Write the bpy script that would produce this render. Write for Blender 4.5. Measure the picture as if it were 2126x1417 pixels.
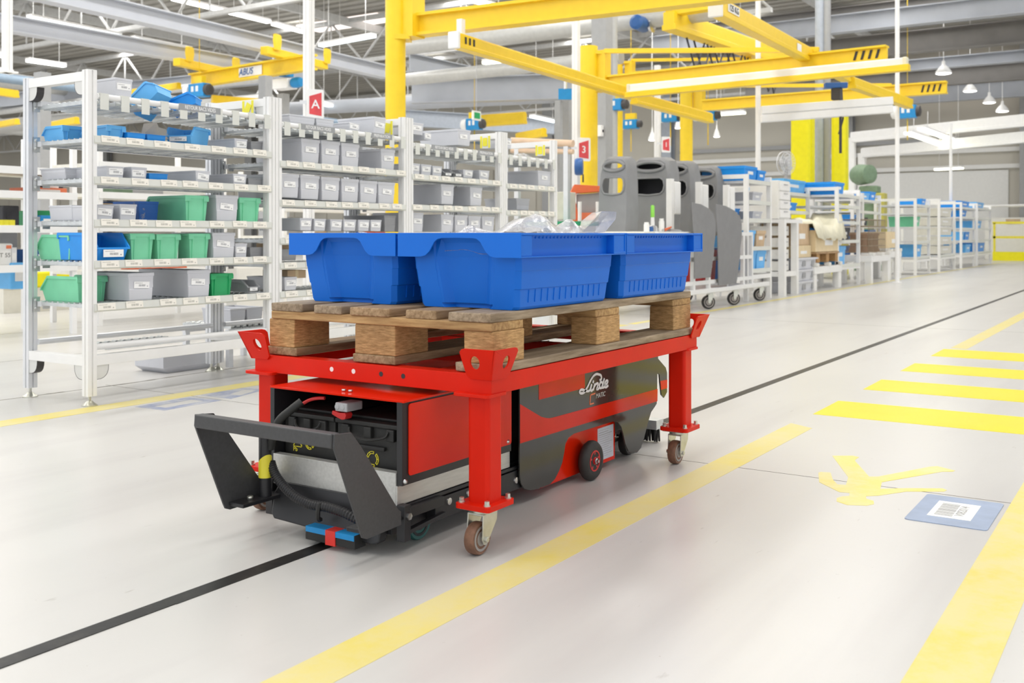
import bpy, math, random
from mathutils import Vector, Matrix
from mathutils.geometry import tessellate_polygon

for o in list(bpy.data.objects):
    bpy.data.objects.remove(o)
random.seed(7)
SC = bpy.context.scene
COL = SC.collection

# ---------------------------------------------------------------- camera, world, lights, exposure
# world axes: x runs along the aisle (the guide tape), y across it towards the storage racks
YAW = math.atan2(1379.0, 2110.0)
FWD = Vector((math.cos(YAW), math.sin(YAW), 0))
RGT = Vector((math.sin(YAW), -math.cos(YAW), 0))
cd = bpy.data.cameras.new('camera')
cam = bpy.data.objects.new('camera', cd)
COL.objects.link(cam)
cam.matrix_world = Matrix((
    (RGT.x, 0, -FWD.x, 0), (RGT.y, 0, -FWD.y, 0), (0, 1, 0, 0.77), (0, 0, 0, 1)))
cd.sensor_fit = 'HORIZONTAL'
cd.sensor_width = 36.0
cd.lens = 36.0 * 2110.0 / 2126.0
cd.shift_y = -221.5 / 2126.0
cd.clip_end = 200
cd.dof.use_dof = True
cd.dof.focus_distance = 3.0
cd.dof.aperture_fstop = 6.3
SC.camera = cam

w = bpy.data.worlds.new('world')
SC.world = w
w.use_nodes = True
bg = w.node_tree.nodes['Background']
bg.inputs[0].default_value = (0.93, 0.96, 1.0, 1)
bg.inputs[1].default_value = 1.05

def area_light(x, y, z, sx, sy, power, col=(1, 0.985, 0.96)):
    l = bpy.data.lights.new('ceiling_fill', 'AREA')
    l.shape = 'RECTANGLE'
    l.size = sx
    l.size_y = sy
    l.energy = power
    l.color = col
    o = bpy.data.objects.new('ceiling_fill', l)
    o.location = (x, y, z)
    COL.objects.link(o)
    return o

FILL_P = 1.0
for yy, pw in ((-3.0, 480), (1.0, 560), (5.5, 760), (10.5, 900), (16.0, 900), (22.0, 900), (30.0, 950), (42.0, 1000), (56.0, 1000), (70.0, 1000)):
    area_light(14.0, yy, 7.05, 36, 0.9, pw * FILL_P)  # fill strips added to light the hall below the closed deck

SC.view_settings.view_transform = 'Standard'
SC.view_settings.look = 'None'
SC.view_settings.gamma = 1
SC.view_settings.use_curve_mapping = False
SC.view_settings.exposure = 0.3

# ---------------------------------------------------------------- materials
def lin(c):
    return tuple((v / 12.92 if v <= 0.04045 else ((v + 0.055) / 1.055) ** 2.4) for v in c)

def hexc(h):
    return lin(tuple(int(h[i:i + 2], 16) / 255 for i in (0, 2, 4)))

M = {}
def mat(name, col, rough=0.5, metal=0.0, var=0.06, scale=12.0, bump=0.0, bscale=80.0, stretch=(1, 1, 1), spec=0.5, emit=None, coat=0.0):
    m = bpy.data.materials.new(name)
    m.use_nodes = True
    nt = m.node_tree
    b = nt.nodes['Principled BSDF']
    if isinstance(col, str):
        col = hexc(col)
    b.inputs['Roughness'].default_value = rough
    b.inputs['Metallic'].default_value = metal
    b.inputs['Specular IOR Level'].default_value = spec
    b.inputs['Coat Weight'].default_value = coat
    tc = nt.nodes.new('ShaderNodeTexCoord')
    mp = nt.nodes.new('ShaderNodeMapping')
    mp.inputs['Scale'].default_value = stretch
    nt.links.new(tc.outputs['Object'], mp.inputs[0])
    nz = nt.nodes.new('ShaderNodeTexNoise')
    nz.inputs['Scale'].default_value = scale
    nz.inputs['Detail'].default_value = 5
    nt.links.new(mp.outputs[0], nz.inputs['Vector'])
    rp = nt.nodes.new('ShaderNodeValToRGB')
    rp.color_ramp.elements[0].position = 0.3
    rp.color_ramp.elements[1].position = 0.7
    lo = tuple(max(0, c * (1 - var)) for c in col)
    hi = tuple(min(1, c * (1 + var)) for c in col)
    rp.color_ramp.elements[0].color = (*lo, 1)
    rp.color_ramp.elements[1].color = (*hi, 1)
    nt.links.new(nz.outputs['Fac'], rp.inputs[0])
    nt.links.new(rp.outputs[0], b.inputs['Base Color'])
    if bump > 0:
        n2 = nt.nodes.new('ShaderNodeTexNoise')
        n2.inputs['Scale'].default_value = bscale
        n2.inputs['Detail'].default_value = 4
        nt.links.new(mp.outputs[0], n2.inputs['Vector'])
        bp = nt.nodes.new('ShaderNodeBump')
        bp.inputs['Strength'].default_value = bump
        bp.inputs['Distance'].default_value = 0.01
        nt.links.new(n2.outputs['Fac'], bp.inputs['Height'])
        nt.links.new(bp.outputs[0], b.inputs['Normal'])
    if emit:
        b.inputs['Emission Color'].default_value = (*emit[0], 1)
        b.inputs['Emission Strength'].default_value = emit[1]
    M[name] = m
    return m

def wood(name, light, dark, stretch, scale=6.0):
    m = mat(name, light, 0.75)
    nt = m.node_tree
    b = nt.nodes['Principled BSDF']
    mp = [n for n in nt.nodes if n.type == 'MAPPING'][0]
    mp.inputs['Scale'].default_value = stretch
    nz = [n for n in nt.nodes if n.type == 'TEX_NOISE'][0]
    nz.inputs['Scale'].default_value = scale
    nz.inputs['Detail'].default_value = 8
    nz.inputs['Roughness'].default_value = 0.65
    rp = [n for n in nt.nodes if n.type == 'VALTORGB'][0]
    rp.color_ramp.elements[0].color = (*hexc(dark), 1)
    rp.color_ramp.elements[1].color = (*hexc(light), 1)
    # broad weathering, different on every board
    oi = nt.nodes.new('ShaderNodeObjectInfo')
    n3 = nt.nodes.new('ShaderNodeTexNoise')
    n3.inputs['Scale'].default_value = 5
    tc = [n for n in nt.nodes if n.type == 'TEX_COORD'][0]
    nt.links.new(tc.outputs['Object'], n3.inputs['Vector'])
    mx = nt.nodes.new('ShaderNodeMix')
    mx.data_type = 'RGBA'
    mx.blend_type = 'MULTIPLY'
    mx.inputs[0].default_value = 0.55
    r2 = nt.nodes.new('ShaderNodeValToRGB')
    r2.color_ramp.elements[0].position = 0.35
    r2.color_ramp.elements[1].position = 0.65
    r2.color_ramp.elements[0].color = (0.5, 0.47, 0.45, 1)
    r2.color_ramp.elements[1].color = (1, 1, 1, 1)
    nt.links.new(n3.outputs['Fac'], r2.inputs[0])
    nt.links.new(rp.outputs[0], mx.inputs[6])
    nt.links.new(r2.outputs[0], mx.inputs[7])
    hs = nt.nodes.new('ShaderNodeHueSaturation')
    mm = nt.nodes.new('ShaderNodeMapRange')
    mm.inputs['To Min'].default_value = 0.8
    mm.inputs['To Max'].default_value = 1.15
    nt.links.new(oi.outputs['Random'], mm.inputs[0])
    nt.links.new(mm.outputs[0], hs.inputs['Value'])
    nt.links.new(mx.outputs[2], hs.inputs['Color'])
    nt.links.new(hs.outputs[0], b.inputs['Base Color'])
    bp = nt.nodes.new('ShaderNodeBump')
    bp.inputs['Strength'].default_value = 0.35
    bp.inputs['Distance'].default_value = 0.004
    nt.links.new(nz.outputs['Fac'], bp.inputs['Height'])
    nt.links.new(bp.outputs[0], b.inputs['Normal'])
    return m

def barcode_mat(name, paper, ink, scale=60.0):
    """a printed paper label: lines of print across, in the label's own generated frame"""
    m = bpy.data.materials.new(name)
    m.use_nodes = True
    nt = m.node_tree
    b = nt.nodes['Principled BSDF']
    b.inputs['Roughness'].default_value = 0.6
    tc = nt.nodes.new('ShaderNodeTexCoord')
    sp = nt.nodes.new('ShaderNodeSeparateXYZ')
    nt.links.new(tc.outputs['Generated'], sp.inputs[0])
    mp = nt.nodes.new('ShaderNodeMapping')
    mp.inputs['Scale'].default_value = (scale, 0, 0.0)
    nt.links.new(tc.outputs['Generated'], mp.inputs[0])
    wn = nt.nodes.new('ShaderNodeTexNoise')
    wn.inputs['Scale'].default_value = 1.0
    wn.inputs['Detail'].default_value = 3
    nt.links.new(mp.outputs[0], wn.inputs['Vector'])
    def cmp(src, lo, hi):
        a = nt.nodes.new('ShaderNodeMath'); a.operation = 'GREATER_THAN'; a.inputs[1].default_value = lo
        c = nt.nodes.new('ShaderNodeMath'); c.operation = 'LESS_THAN'; c.inputs[1].default_value = hi
        nt.links.new(src, a.inputs[0]); nt.links.new(src, c.inputs[0])
        d = nt.nodes.new('ShaderNodeMath'); d.operation = 'MULTIPLY'
        nt.links.new(a.outputs[0], d.inputs[0]); nt.links.new(c.outputs[0], d.inputs[1])
        return d.outputs[0]
    def mul(a, c):
        d = nt.nodes.new('ShaderNodeMath'); d.operation = 'MULTIPLY'
        nt.links.new(a, d.inputs[0]); nt.links.new(c, d.inputs[1])
        return d.outputs[0]
    def add(a, c):
        d = nt.nodes.new('ShaderNodeMath'); d.operation = 'MAXIMUM'
        nt.links.new(a, d.inputs[0]); nt.links.new(c, d.inputs[1])
        return d.outputs[0]
    ink_on = cmp(wn.outputs['Fac'], 0.47, 2.0)
    bars = mul(mul(cmp(sp.outputs[0], 0.30, 0.74), cmp(sp.outputs[2], 0.26, 0.58)), ink_on)
    line = mul(mul(cmp(sp.outputs[0], 0.07, 0.55), cmp(sp.outputs[2], 0.72, 0.82)), ink_on)
    dot = mul(cmp(sp.outputs[0], 0.83, 0.90), cmp(sp.outputs[2], 0.22, 0.38))
    tot = add(add(bars, line), dot)
    mx = nt.nodes.new('ShaderNodeMix')
    mx.data_type = 'RGBA'
    mx.inputs[6].default_value = (*hexc(paper), 1)
    mx.inputs[7].default_value = (*hexc(ink), 1)
    nt.links.new(tot, mx.inputs[0])
    nt.links.new(mx.outputs[2], b.inputs['Base Color'])
    M[name] = m
    return m

# floor: off-white sealed concrete with scuffs and grey wheel smears along the aisle
def floor_mat():
    m = mat('floor_coating', (0.60, 0.589, 0.567), 0.3, var=0.03, scale=0.9)
    nt = m.node_tree
    b = nt.nodes['Principled BSDF']
    rp = [n for n in nt.nodes if n.type == 'VALTORGB'][0]
    tc = [n for n in nt.nodes if n.type == 'TEX_COORD'][0]
    def smear(stretch, scale, lo, hi, dark):
        mp = nt.nodes.new('ShaderNodeMapping')
        mp.inputs['Scale'].default_value = stretch
        nt.links.new(tc.outputs['Object'], mp.inputs[0])
        n = nt.nodes.new('ShaderNodeTexNoise')
        n.inputs['Scale'].default_value = scale
        n.inputs['Detail'].default_value = 6
        nt.links.new(mp.outputs[0], n.inputs['Vector'])
        r = nt.nodes.new('ShaderNodeValToRGB')
        r.color_ramp.elements[0].position = lo
        r.color_ramp.elements[1].position = hi
        r.color_ramp.elements[0].color = (*dark, 1)
        r.color_ramp.elements[1].color = (1, 1, 1, 1)
        nt.links.new(n.outputs['Fac'], r.inputs[0])
        return r.outputs[0]
    prev = rp.outputs[0]
    for s in (smear((0.25, 2.2, 1), 1.6, 0.30, 0.5, (0.90, 0.89, 0.90)),
              smear((1, 3.5, 1), 9.0, 0.20, 0.30, (0.6, 0.57, 0.53)),
              smear((1, 1, 1), 55.0, 0.22, 0.27, (0.62, 0.58, 0.53))):
        mx = nt.nodes.new('ShaderNodeMix')
        mx.data_type = 'RGBA'
        mx.blend_type = 'MULTIPLY'
        mx.inputs[0].default_value = 1
        nt.links.new(prev, mx.inputs[6])
        nt.links.new(s, mx.inputs[7])
        prev = mx.outputs[2]
    nt.links.new(prev, b.inputs['Base Color'])
    n2 = nt.nodes.new('ShaderNodeTexNoise')
    n2.inputs['Scale'].default_value = 25
    n2.inputs['Detail'].default_value = 3
    nt.links.new(tc.outputs['Object'], n2.inputs['Vector'])
    bp = nt.nodes.new('ShaderNodeBump')
    bp.inputs['Strength'].default_value = 0.06
    bp.inputs['Distance'].default_value = 0.004
    nt.links.new(n2.outputs['Fac'], bp.inputs['Height'])
    nt.links.new(bp.outputs[0], b.inputs['Normal'])
floor_mat()

def worn_paint(name, col, under, lo, hi, scale=9.0, rough=0.4):
    m = mat(name, col, rough, var=0.05, scale=3, spec=0.25)
    nt = m.node_tree
    b = nt.nodes['Principled BSDF']
    rp = [n for n in nt.nodes if n.type == 'VALTORGB'][0]
    tc = [n for n in nt.nodes if n.type == 'TEX_COORD'][0]
    n = nt.nodes.new('ShaderNodeTexNoise')
    n.inputs['Scale'].default_value = scale
    n.inputs['Detail'].default_value = 7
    n.inputs['Roughness'].default_value = 0.7
    nt.links.new(tc.outputs['Object'], n.inputs['Vector'])
    r = nt.nodes.new('ShaderNodeValToRGB')
    r.color_ramp.elements[0].position = lo
    r.color_ramp.elements[1].position = hi
    r.color_ramp.elements[0].color = (1, 1, 1, 1)
    r.color_ramp.elements[1].color = (0, 0, 0, 1)
    nt.links.new(n.outputs['Fac'], r.inputs[0])
    mx = nt.nodes.new('ShaderNodeMix')
    mx.data_type = 'RGBA'
    nt.links.new(r.outputs[0], mx.inputs[0])
    nt.links.new(rp.outputs[0], mx.inputs[6])
    mx.inputs[7].default_value = (*under, 1)
    nt.links.new(mx.outputs[2], b.inputs['Base Color'])

worn_paint('line_yellow', (0.75, 0.61, 0.04), (0.73, 0.64, 0.28), 0.42, 0.8, 7)
worn_paint('line_yellow_worn', (0.72, 0.59, 0.07), (0.70, 0.62, 0.30), 0.42, 0.85, 5)
worn_paint('zebra_yellow', (0.78, 0.65, 0.0), (0.78, 0.66, 0.03), 0.3, 0.7, 4)
worn_paint('faded_yellow', (0.80, 0.68, 0.18), (0.78, 0.72, 0.4), 0.3, 0.6, 6)
worn_paint('tape_black', (0.012, 0.011, 0.011), (0.05, 0.045, 0.04), 0.25, 0.5, 14, 0.35)
worn_paint('faded_blue', (0.13, 0.19, 0.40), (0.50, 0.51, 0.55), 0.40, 0.70, 9)

mat('joint', (0.16, 0.15, 0.12), 0.9, var=0.5, scale=30)
mat('cart_red', (0.68, 0.014, 0.002), 0.42, spec=0.2, var=0.05, scale=9, bump=0.02, bscale=60)
mat('agv_red', (0.70, 0.018, 0.002), 0.18, var=0.04, spec=0.2)
mat('agv_dark', (0.042, 0.041, 0.036), 0.13, var=0.05)
mat('agv_black', (0.014, 0.014, 0.016), 0.42, var=0.15, bump=0.02)
mat('handle_grey', (0.05, 0.05, 0.052), 0.5, var=0.1, scale=120)
mat('battery_black', (0.016, 0.016, 0.015), 0.55, var=0.3, scale=25)
mat('rubber', (0.028, 0.026, 0.024), 0.62, var=0.25, scale=40)
mat('tread_brown', (0.20, 0.10, 0.06), 0.6, var=0.25, scale=60)
mat('wheel_grey', (0.36, 0.33, 0.31), 0.5, var=0.2)
mat('green_rubber', (0.02, 0.12, 0.11), 0.5)
mat('wheel_cream', (0.66, 0.6, 0.38), 0.5)
mat('hub_red', (0.55, 0.02, 0.02), 0.35)
mat('zinc', (0.62, 0.62, 0.55), 0.32, metal=0.85, var=0.1, scale=30)
mat('steel', (0.6, 0.6, 0.6), 0.28, metal=1.0, var=0.08, scale=40)
mat('galvanised', (0.60, 0.62, 0.62), 0.4, metal=0.7, var=0.12, scale=25)
mat('aluminium', (0.66, 0.66, 0.65), 0.33, metal=0.75, var=0.05, stretch=(1, 1, 12))
mat('alu_plate', (0.55, 0.55, 0.53), 0.38, metal=0.6, var=0.08, stretch=(1, 10, 10))
mat('rack_white', (0.87, 0.865, 0.85), 0.4, var=0.02)
mat('rack_alu', (0.74, 0.75, 0.77), 0.38, metal=0.35, var=0.04)
mat('rail_cream', (0.70, 0.71, 0.66), 0.45, var=0.03)
mat('rail_white', (0.82, 0.82, 0.81), 0.35, var=0.02)
mat('bracket_pvc', (0.70, 0.70, 0.68), 0.5, var=0.03)
mat('cap_dark', (0.06, 0.055, 0.055), 0.5)
mat('bin_blue_big', (0.006, 0.150, 0.66), 0.40, spec=0.25, var=0.05, scale=3, bump=0.012, bscale=260)
mat('bin_grey', (0.63, 0.64, 0.68), 0.45, var=0.04, scale=6)
mat('bin_grey_dark', (0.34, 0.345, 0.36), 0.5, var=0.06, scale=6)
mat('bin_green', (0.20, 0.65, 0.39), 0.4, var=0.05)
mat('bin_green_deep', (0.015, 0.36, 0.12), 0.4, var=0.05)
mat('bin_blue', (0.01, 0.29, 0.82), 0.38, var=0.05)
mat('bin_lightblue', (0.13, 0.48, 0.90), 0.38, var=0.05)
worn_paint('bin_peeling', (0.05, 0.17, 0.55), (0.55, 0.52, 0.48), 0.36, 0.42, 9)
barcode_mat('tag_paper', 'f3efe4', 'b9b6ac', 70)
barcode_mat('bin_label', 'f6f6f5', 'a0a0a3', 80)
barcode_mat('data_plate', 'c9cdd8', '4a4c58', 8)
mat('plate_blue', (0.55, 0.57, 0.63), 0.35)
mat('paper_white', (0.85, 0.85, 0.84), 0.6, var=0.02)
mat('paper_beige', (0.62, 0.56, 0.47), 0.7)
mat('label_grey', (0.33, 0.34, 0.35), 0.5)
mat('text_white', (0.86, 0.86, 0.86), 0.5)
mat('text_grey', (0.55, 0.55, 0.53), 0.5)
mat('ink_dark', (0.03, 0.03, 0.035), 0.6)
mat('ink_red', (0.72, 0.07, 0.05), 0.6)
mat('sign_red', (0.70, 0.07, 0.08), 0.5, var=0.1, scale=20)
mat('sign_yellow', (0.88, 0.80, 0.05), 0.5)
mat('runway_grey', (0.55, 0.57, 0.62), 0.5, var=0.04, scale=2)
mat('crane_yellow', (0.90, 0.62, 0.02), 0.38, var=0.03)
mat('post_yellow', (0.92, 0.65, 0.02), 0.35, var=0.03)
mat('lime_yellow', (0.84, 0.76, 0.0), 0.4, var=0.04)
mat('hazard_yellow', (0.80, 0.70, 0.05), 0.4)
mat('hoist_blue', (0.01, 0.26, 0.60), 0.4)
mat('motor_blue', (0.03, 0.12, 0.36), 0.4)
mat('red_bright', (0.75, 0.04, 0.03), 0.4)
mat('steel_beam', (0.40, 0.42, 0.46), 0.5, var=0.06, scale=2)
mat('steel_beam_dark', (0.20, 0.19, 0.18), 0.6, var=0.1, scale=2)
mat('duct', (0.52, 0.52, 0.50), 0.4, metal=0.2, var=0.05)
mat('pipe_blue', (0.25, 0.33, 0.42), 0.45)
mat('truss', (0.58, 0.58, 0.57), 0.5)
mat('deck', (0.48, 0.46, 0.42), 0.7, var=0.08, scale=0.6)
mat('deck_rib', (0.40, 0.385, 0.35), 0.7, var=0.08, scale=0.6)
mat('wall_beige', (0.56, 0.535, 0.47), 0.7, var=0.03, scale=0.5)
mat('wall_white', (0.78, 0.78, 0.76), 0.6, var=0.02)
mat('wall_dark', (0.20, 0.20, 0.19), 0.7)
mat('column_grey', (0.36, 0.365, 0.37), 0.5, var=0.04)
mat('column_blue', (0.42, 0.46, 0.52), 0.5)
mat('shell_grey', (0.255, 0.26, 0.27), 0.6, var=0.06, scale=8, bump=0.03, bscale=120)
mat('hollow_shade', (0.02, 0.02, 0.024), 0.7)
mat('panel_grey', (0.225, 0.225, 0.23), 0.55, var=0.05)
mat('machine_white', (0.80, 0.79, 0.75), 0.5, var=0.02)
mat('machine_beige', (0.70, 0.68, 0.60), 0.5)
mat('machine_orange', (0.80, 0.16, 0.05), 0.35)
mat('machine_green', (0.18, 0.27, 0.17), 0.5, var=0.1)
mat('olive', (0.50, 0.46, 0.10), 0.5)
mat('green_paint', (0.02, 0.30, 0.13), 0.5)
mat('lime', (0.30, 0.75, 0.10), 0.4)
mat('cardboard', (0.60, 0.44, 0.28), 0.8, var=0.07, scale=6)
mat('cardboard_light', (0.74, 0.60, 0.38), 0.8, var=0.05)
mat('film_cream', (0.82, 0.78, 0.60), 0.4, bump=0.3, bscale=14)
mat('plastic_grey', (0.42, 0.42, 0.43), 0.5)
mat('table_cream', (0.80, 0.78, 0.70), 0.5)
mat('dark_part', (0.035, 0.035, 0.045), 0.5, var=0.3)
mat('wire_rust', (0.28, 0.22, 0.15), 0.6)
mat('tube_brown', (0.72, 0.53, 0.38), 0.7)
mat('orange_soft', (0.85, 0.22, 0.10), 0.5)
mat('lamp_tube', (0.9, 0.9, 0.9), 0.4, emit=((1.0, 0.98, 0.94), 4.5))
mat('lamp_tube_cool', (0.9, 0.9, 0.9), 0.4, emit=((0.80, 0.93, 1.0), 2.6))
mat('lamp_tube_warm', (0.9, 0.9, 0.9), 0.4, emit=((1.0, 0.97, 0.72), 4.0))
mat('skylight', (0.9, 0.85, 0.82), 0.5, emit=((1.0, 0.88, 0.84), 1.2))
wood('wood_x', '#c8aa84'[1:], '#80633f'[1:], (1.2, 14, 14))
wood('wood_y', '#dbb57c'[1:], '#9c7244'[1:], (14, 1.2, 14))
wood('wood_grey', '#b8a48a'[1:], '#78674f'[1:], (1.2, 14, 14))
wood('wood_block', '#dcb079'[1:], '#95703f'[1:], (5, 5, 34), 8)

def film_mat():
    m = bpy.data.materials.new('clear_film')
    m.use_nodes = True
    nt = m.node_tree
    for n in list(nt.nodes):
        if n.type != 'OUTPUT_MATERIAL':
            nt.nodes.remove(n)
    out = [n for n in nt.nodes if n.type == 'OUTPUT_MATERIAL'][0]
    tr = nt.nodes.new('ShaderNodeBsdfTransparent')
    tr.inputs[0].default_value = (0.93, 0.94, 0.97, 1)
    gl = nt.nodes.new('ShaderNodeBsdfGlossy')
    gl.inputs['Roughness'].default_value = 0.12
    df = nt.nodes.new('ShaderNodeBsdfDiffuse')
    df.inputs[0].default_value = (0.60, 0.61, 0.66, 1)
    lw = nt.nodes.new('ShaderNodeLayerWeight')
    lw.inputs[0].default_value = 0.25
    nz = nt.nodes.new('ShaderNodeTexNoise')
    nz.inputs['Scale'].default_value = 40
    nz.inputs['Detail'].default_value = 4
    bp = nt.nodes.new('ShaderNodeBump')
    bp.inputs['Strength'].default_value = 0.5
    bp.inputs['Distance'].default_value = 0.01
    nt.links.new(nz.outputs['Fac'], bp.inputs['Height'])
    for s in (gl, df, lw):
        nt.links.new(bp.outputs[0], s.inputs['Normal'])
    m1 = nt.nodes.new('ShaderNodeMixShader')
    m1.inputs[0].default_value = 0.38
    nt.links.new(tr.outputs[0], m1.inputs[1])
    nt.links.new(df.outputs[0], m1.inputs[2])
    m2 = nt.nodes.new('ShaderNodeMixShader')
    nt.links.new(lw.outputs['Facing'], m2.inputs[0])
    nt.links.new(m1.outputs[0], m2.inputs[1])
    nt.links.new(gl.outputs[0], m2.inputs[2])
    nt.links.new(m2.outputs[0], out.inputs[0])
    M['clear_film'] = m
film_mat()

# ---------------------------------------------------------------- mesh helpers
class MB:
    """collects shapes in world coordinates; build() links them as ONE mesh object relative to its parent's place"""
    def __init__(s, org=None):
        s.v, s.f, s.m, s.sm, s.mi = [], [], [], [], 0
        s.org = Vector(org) if org is not None else Vector((0, 0, 0))
    def add(s, vs, fs, smooth=False):
        n = len(s.v)
        s.v += [Vector(p) for p in vs]
        for f in fs:
            s.f.append([n + i for i in f])
            s.m.append(s.mi)
            s.sm.append(smooth)
        return s
    def use(s, i):
        s.mi = i
        return s
    def box(s, x0, x1, y0, y1, z0, z1):
        vs = [(x, y, z) for z in (z0, z1) for y in (y0, y1) for x in (x0, x1)]
        return s.add(vs, [(0, 2, 3, 1), (4, 5, 7, 6), (0, 1, 5, 4), (2, 6, 7, 3), (0, 4, 6, 2), (1, 3, 7, 5)])
    def hexa(s, lo, hi):
        """two loops of four points, joined"""
        return s.loft([lo, hi])
    def bar(s, p, q, w, h, up=(0, 0, 1)):
        p, q = Vector(p), Vector(q)
        d = (q - p).normalized()
        sd = d.cross(Vector(up))
        if sd.length < 1e-4:
            sd = d.cross(Vector((1, 0, 0)))
        sd.normalize()
        u = sd.cross(d)
        a, b = sd * (w / 2), u * (h / 2)
        return s.loft([[p - a - b, p + a - b, p + a + b, p - a + b], [q - a - b, q + a - b, q + a + b, q - a + b]])
    def loft(s, rings, cap=True, smooth=False):
        n = len(rings[0])
        vs = [p for r in rings for p in r]
        fs = []
        for k in range(len(rings) - 1):
            for i in range(n):
                j = (i + 1) % n
                fs.append((k * n + i, k * n + j, (k + 1) * n + j, (k + 1) * n + i))
        s.add(vs, fs, smooth)
        if cap:
            s.add(rings[0], [tuple(reversed(range(n)))])
            s.add(rings[-1], [tuple(range(n))])
        return s
    def ring(s, c, ax, r, n):
        ax = Vector(ax).normalized()
        t = Vector((0, 0, 1)) if abs(ax.z) < 0.9 else Vector((1, 0, 0))
        u = ax.cross(t).normalized()
        v = ax.cross(u)
        return [Vector(c) + (u * math.cos(2 * math.pi * i / n) + v * math.sin(2 * math.pi * i / n)) * r for i in range(n)]
    def cyl(s, p, q, r, n=12, r2=None, cap=True):
        p, q = Vector(p), Vector(q)
        return s.loft([s.ring(p, q - p, r, n), s.ring(q, q - p, r if r2 is None else r2, n)], cap, True)
    def lathe(s, c, ax, prof, n=20, cap=True):
        """prof: (distance along ax, radius)"""
        ax = Vector(ax).normalized()
        return s.loft([s.ring(Vector(c) + ax * d, ax, max(r, 1e-4), n) for d, r in prof], cap, True)
    def tube(s, pts, r, n=8):
        pts = [Vector(p) for p in pts]
        rings = []
        for i, p in enumerate(pts):
            d = (pts[min(i + 1, len(pts) - 1)] - pts[max(i - 1, 0)])
            rr = r[i] if isinstance(r, (list, tuple)) else r
            rings.append((p, d.normalized(), rr))
        t = Vector((0, 0, 1))
        if abs(rings[0][1].z) > 0.9:
            t = Vector((1, 0, 0))
        out = []
        u = rings[0][1].cross(t).normalized()
        for p, d, rr in rings:
            u = (u - d * u.dot(d)).normalized()
            v = d.cross(u)
            out.append([p + (u * math.cos(2 * math.pi * i / n) + v * math.sin(2 * math.pi * i / n)) * rr for i in range(n)])
        return s.loft(out, True, True)
    def plate(s, outline, fn, t, holes=(), fn2=None):
        """a flat plate from 2D outline (u, v) with holes; fn(u, v, w) places it, w from 0 to t"""
        loops = [list(outline)] + [list(h) for h in holes]
        flat = [p for l in loops for p in l]
        tris = tessellate_polygon([[Vector((a, b, 0)) for a, b in l] for l in loops])
        n = len(flat)
        g = fn2 or fn
        s.add([fn(a, b, 0) for a, b in flat], [tuple(t_) for t_ in tris])
        s.add([g(a, b, t) for a, b in flat], [tuple(reversed(t_)) for t_ in tris])
        k = 0
        for l in loops:
            m = len(l)
            vs = [fn(a, b, 0) for a, b in l] + [g(a, b, t) for a, b in l]
            s.add(vs, [(i, (i + 1) % m, m + (i + 1) % m, m + i) for i in range(m)])
            k += m
        return s
    def build(s, name, ms, parent=None, bevel=0.0, seg=2, fix=True, smooth=False):
        me = bpy.data.meshes.new(name)
        me.from_pydata([tuple(p - s.org) for p in s.v], [], s.f)
        if not isinstance(ms, (list, tuple)):
            ms = [ms]
        for x in ms:
            me.materials.append(M[x] if isinstance(x, str) else x)
        for i, pl in enumerate(me.polygons):
            pl.material_index = s.m[i]
            pl.use_smooth = s.sm[i] or smooth
        if fix:
            import bmesh
            bm = bmesh.new()
            bm.from_mesh(me)
            bmesh.ops.remove_doubles(bm, verts=bm.verts, dist=1e-5)
            bmesh.ops.recalc_face_normals(bm, faces=bm.faces)
            for e in bm.edges:
                if len(e.link_faces) == 2 and e.calc_face_angle(0) > 0.7:
                    e.smooth = False
            bm.to_mesh(me)
            bm.free()
        me.update()
        o = bpy.data.objects.new(name, me)
        COL.objects.link(o)
        if parent is not None:
            o.parent = parent
        if bevel > 0:
            b = o.modifiers.new('bevel', 'BEVEL')
            b.width = bevel
            b.segments = seg
            b.limit_method = 'ANGLE'
            b.angle_limit = 0.6
        return o

def tag(o, label, cat, group=None):
    o['label'] = label
    o['category'] = cat
    if group:
        o['group'] = group
    return o

def thing(name, label, cat, loc=(0, 0, 0), group=None, rz=0.0):
    o = bpy.data.objects.new(name, None)
    o.empty_display_size = 0.05
    COL.objects.link(o)
    o.location = loc
    o.rotation_euler = (0, 0, rz)
    return tag(o, label, cat, group)

def struct(o):
    o['kind'] = 'structure'
    return o

def dup(o, parent=None):
    c = o.copy()
    COL.objects.link(c)
    if parent is not None:
        c.parent = parent
    for ch in list(o.children):
        dup(ch, c)
    return c

def text(name, body, size, loc, rot, m, parent=None, shear=0.0, extrude=0.0004, align='CENTER', sx=1.0, org=(0, 0, 0)):
    c = bpy.data.curves.new(name, 'FONT')
    c.body = body
    c.size = size
    c.shear = shear
    c.extrude = extrude
    c.align_x = align
    c.align_y = 'CENTER'
    c.offset = size * 0.012
    c.resolution_u = 3
    o = bpy.data.objects.new(name, c)
    c.materials.append(M[m])
    COL.objects.link(o)
    o.location = Vector(loc) - Vector(org)
    o.rotation_euler = rot
    o.scale = (sx, 1, 1)
    if parent is not None:
        o.parent = parent
    return o

FACE_Y = (math.pi / 2, 0, 0)            # reads from the -y side
FACE_X = (math.pi / 2, 0, -math.pi / 2)  # reads from the -x side

def rrect(x0, x1, y0, y1, r, n=4):
    out = []
    for cx, cy, a in ((x1 - r, y1 - r, 0), (x0 + r, y1 - r, 90), (x0 + r, y0 + r, 180), (x1 - r, y0 + r, 270)):
        for i in range(n + 1):
            t = math.radians(a + 90 * i / n)
            out.append((cx + r * math.cos(t), cy + r * math.sin(t)))
    return out

def circ(cx, cy, r, n=16, ry=None):
    return [(cx + r * math.cos(2 * math.pi * i / n), cy + (ry or r) * math.sin(2 * math.pi * i / n)) for i in range(n)]

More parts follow.
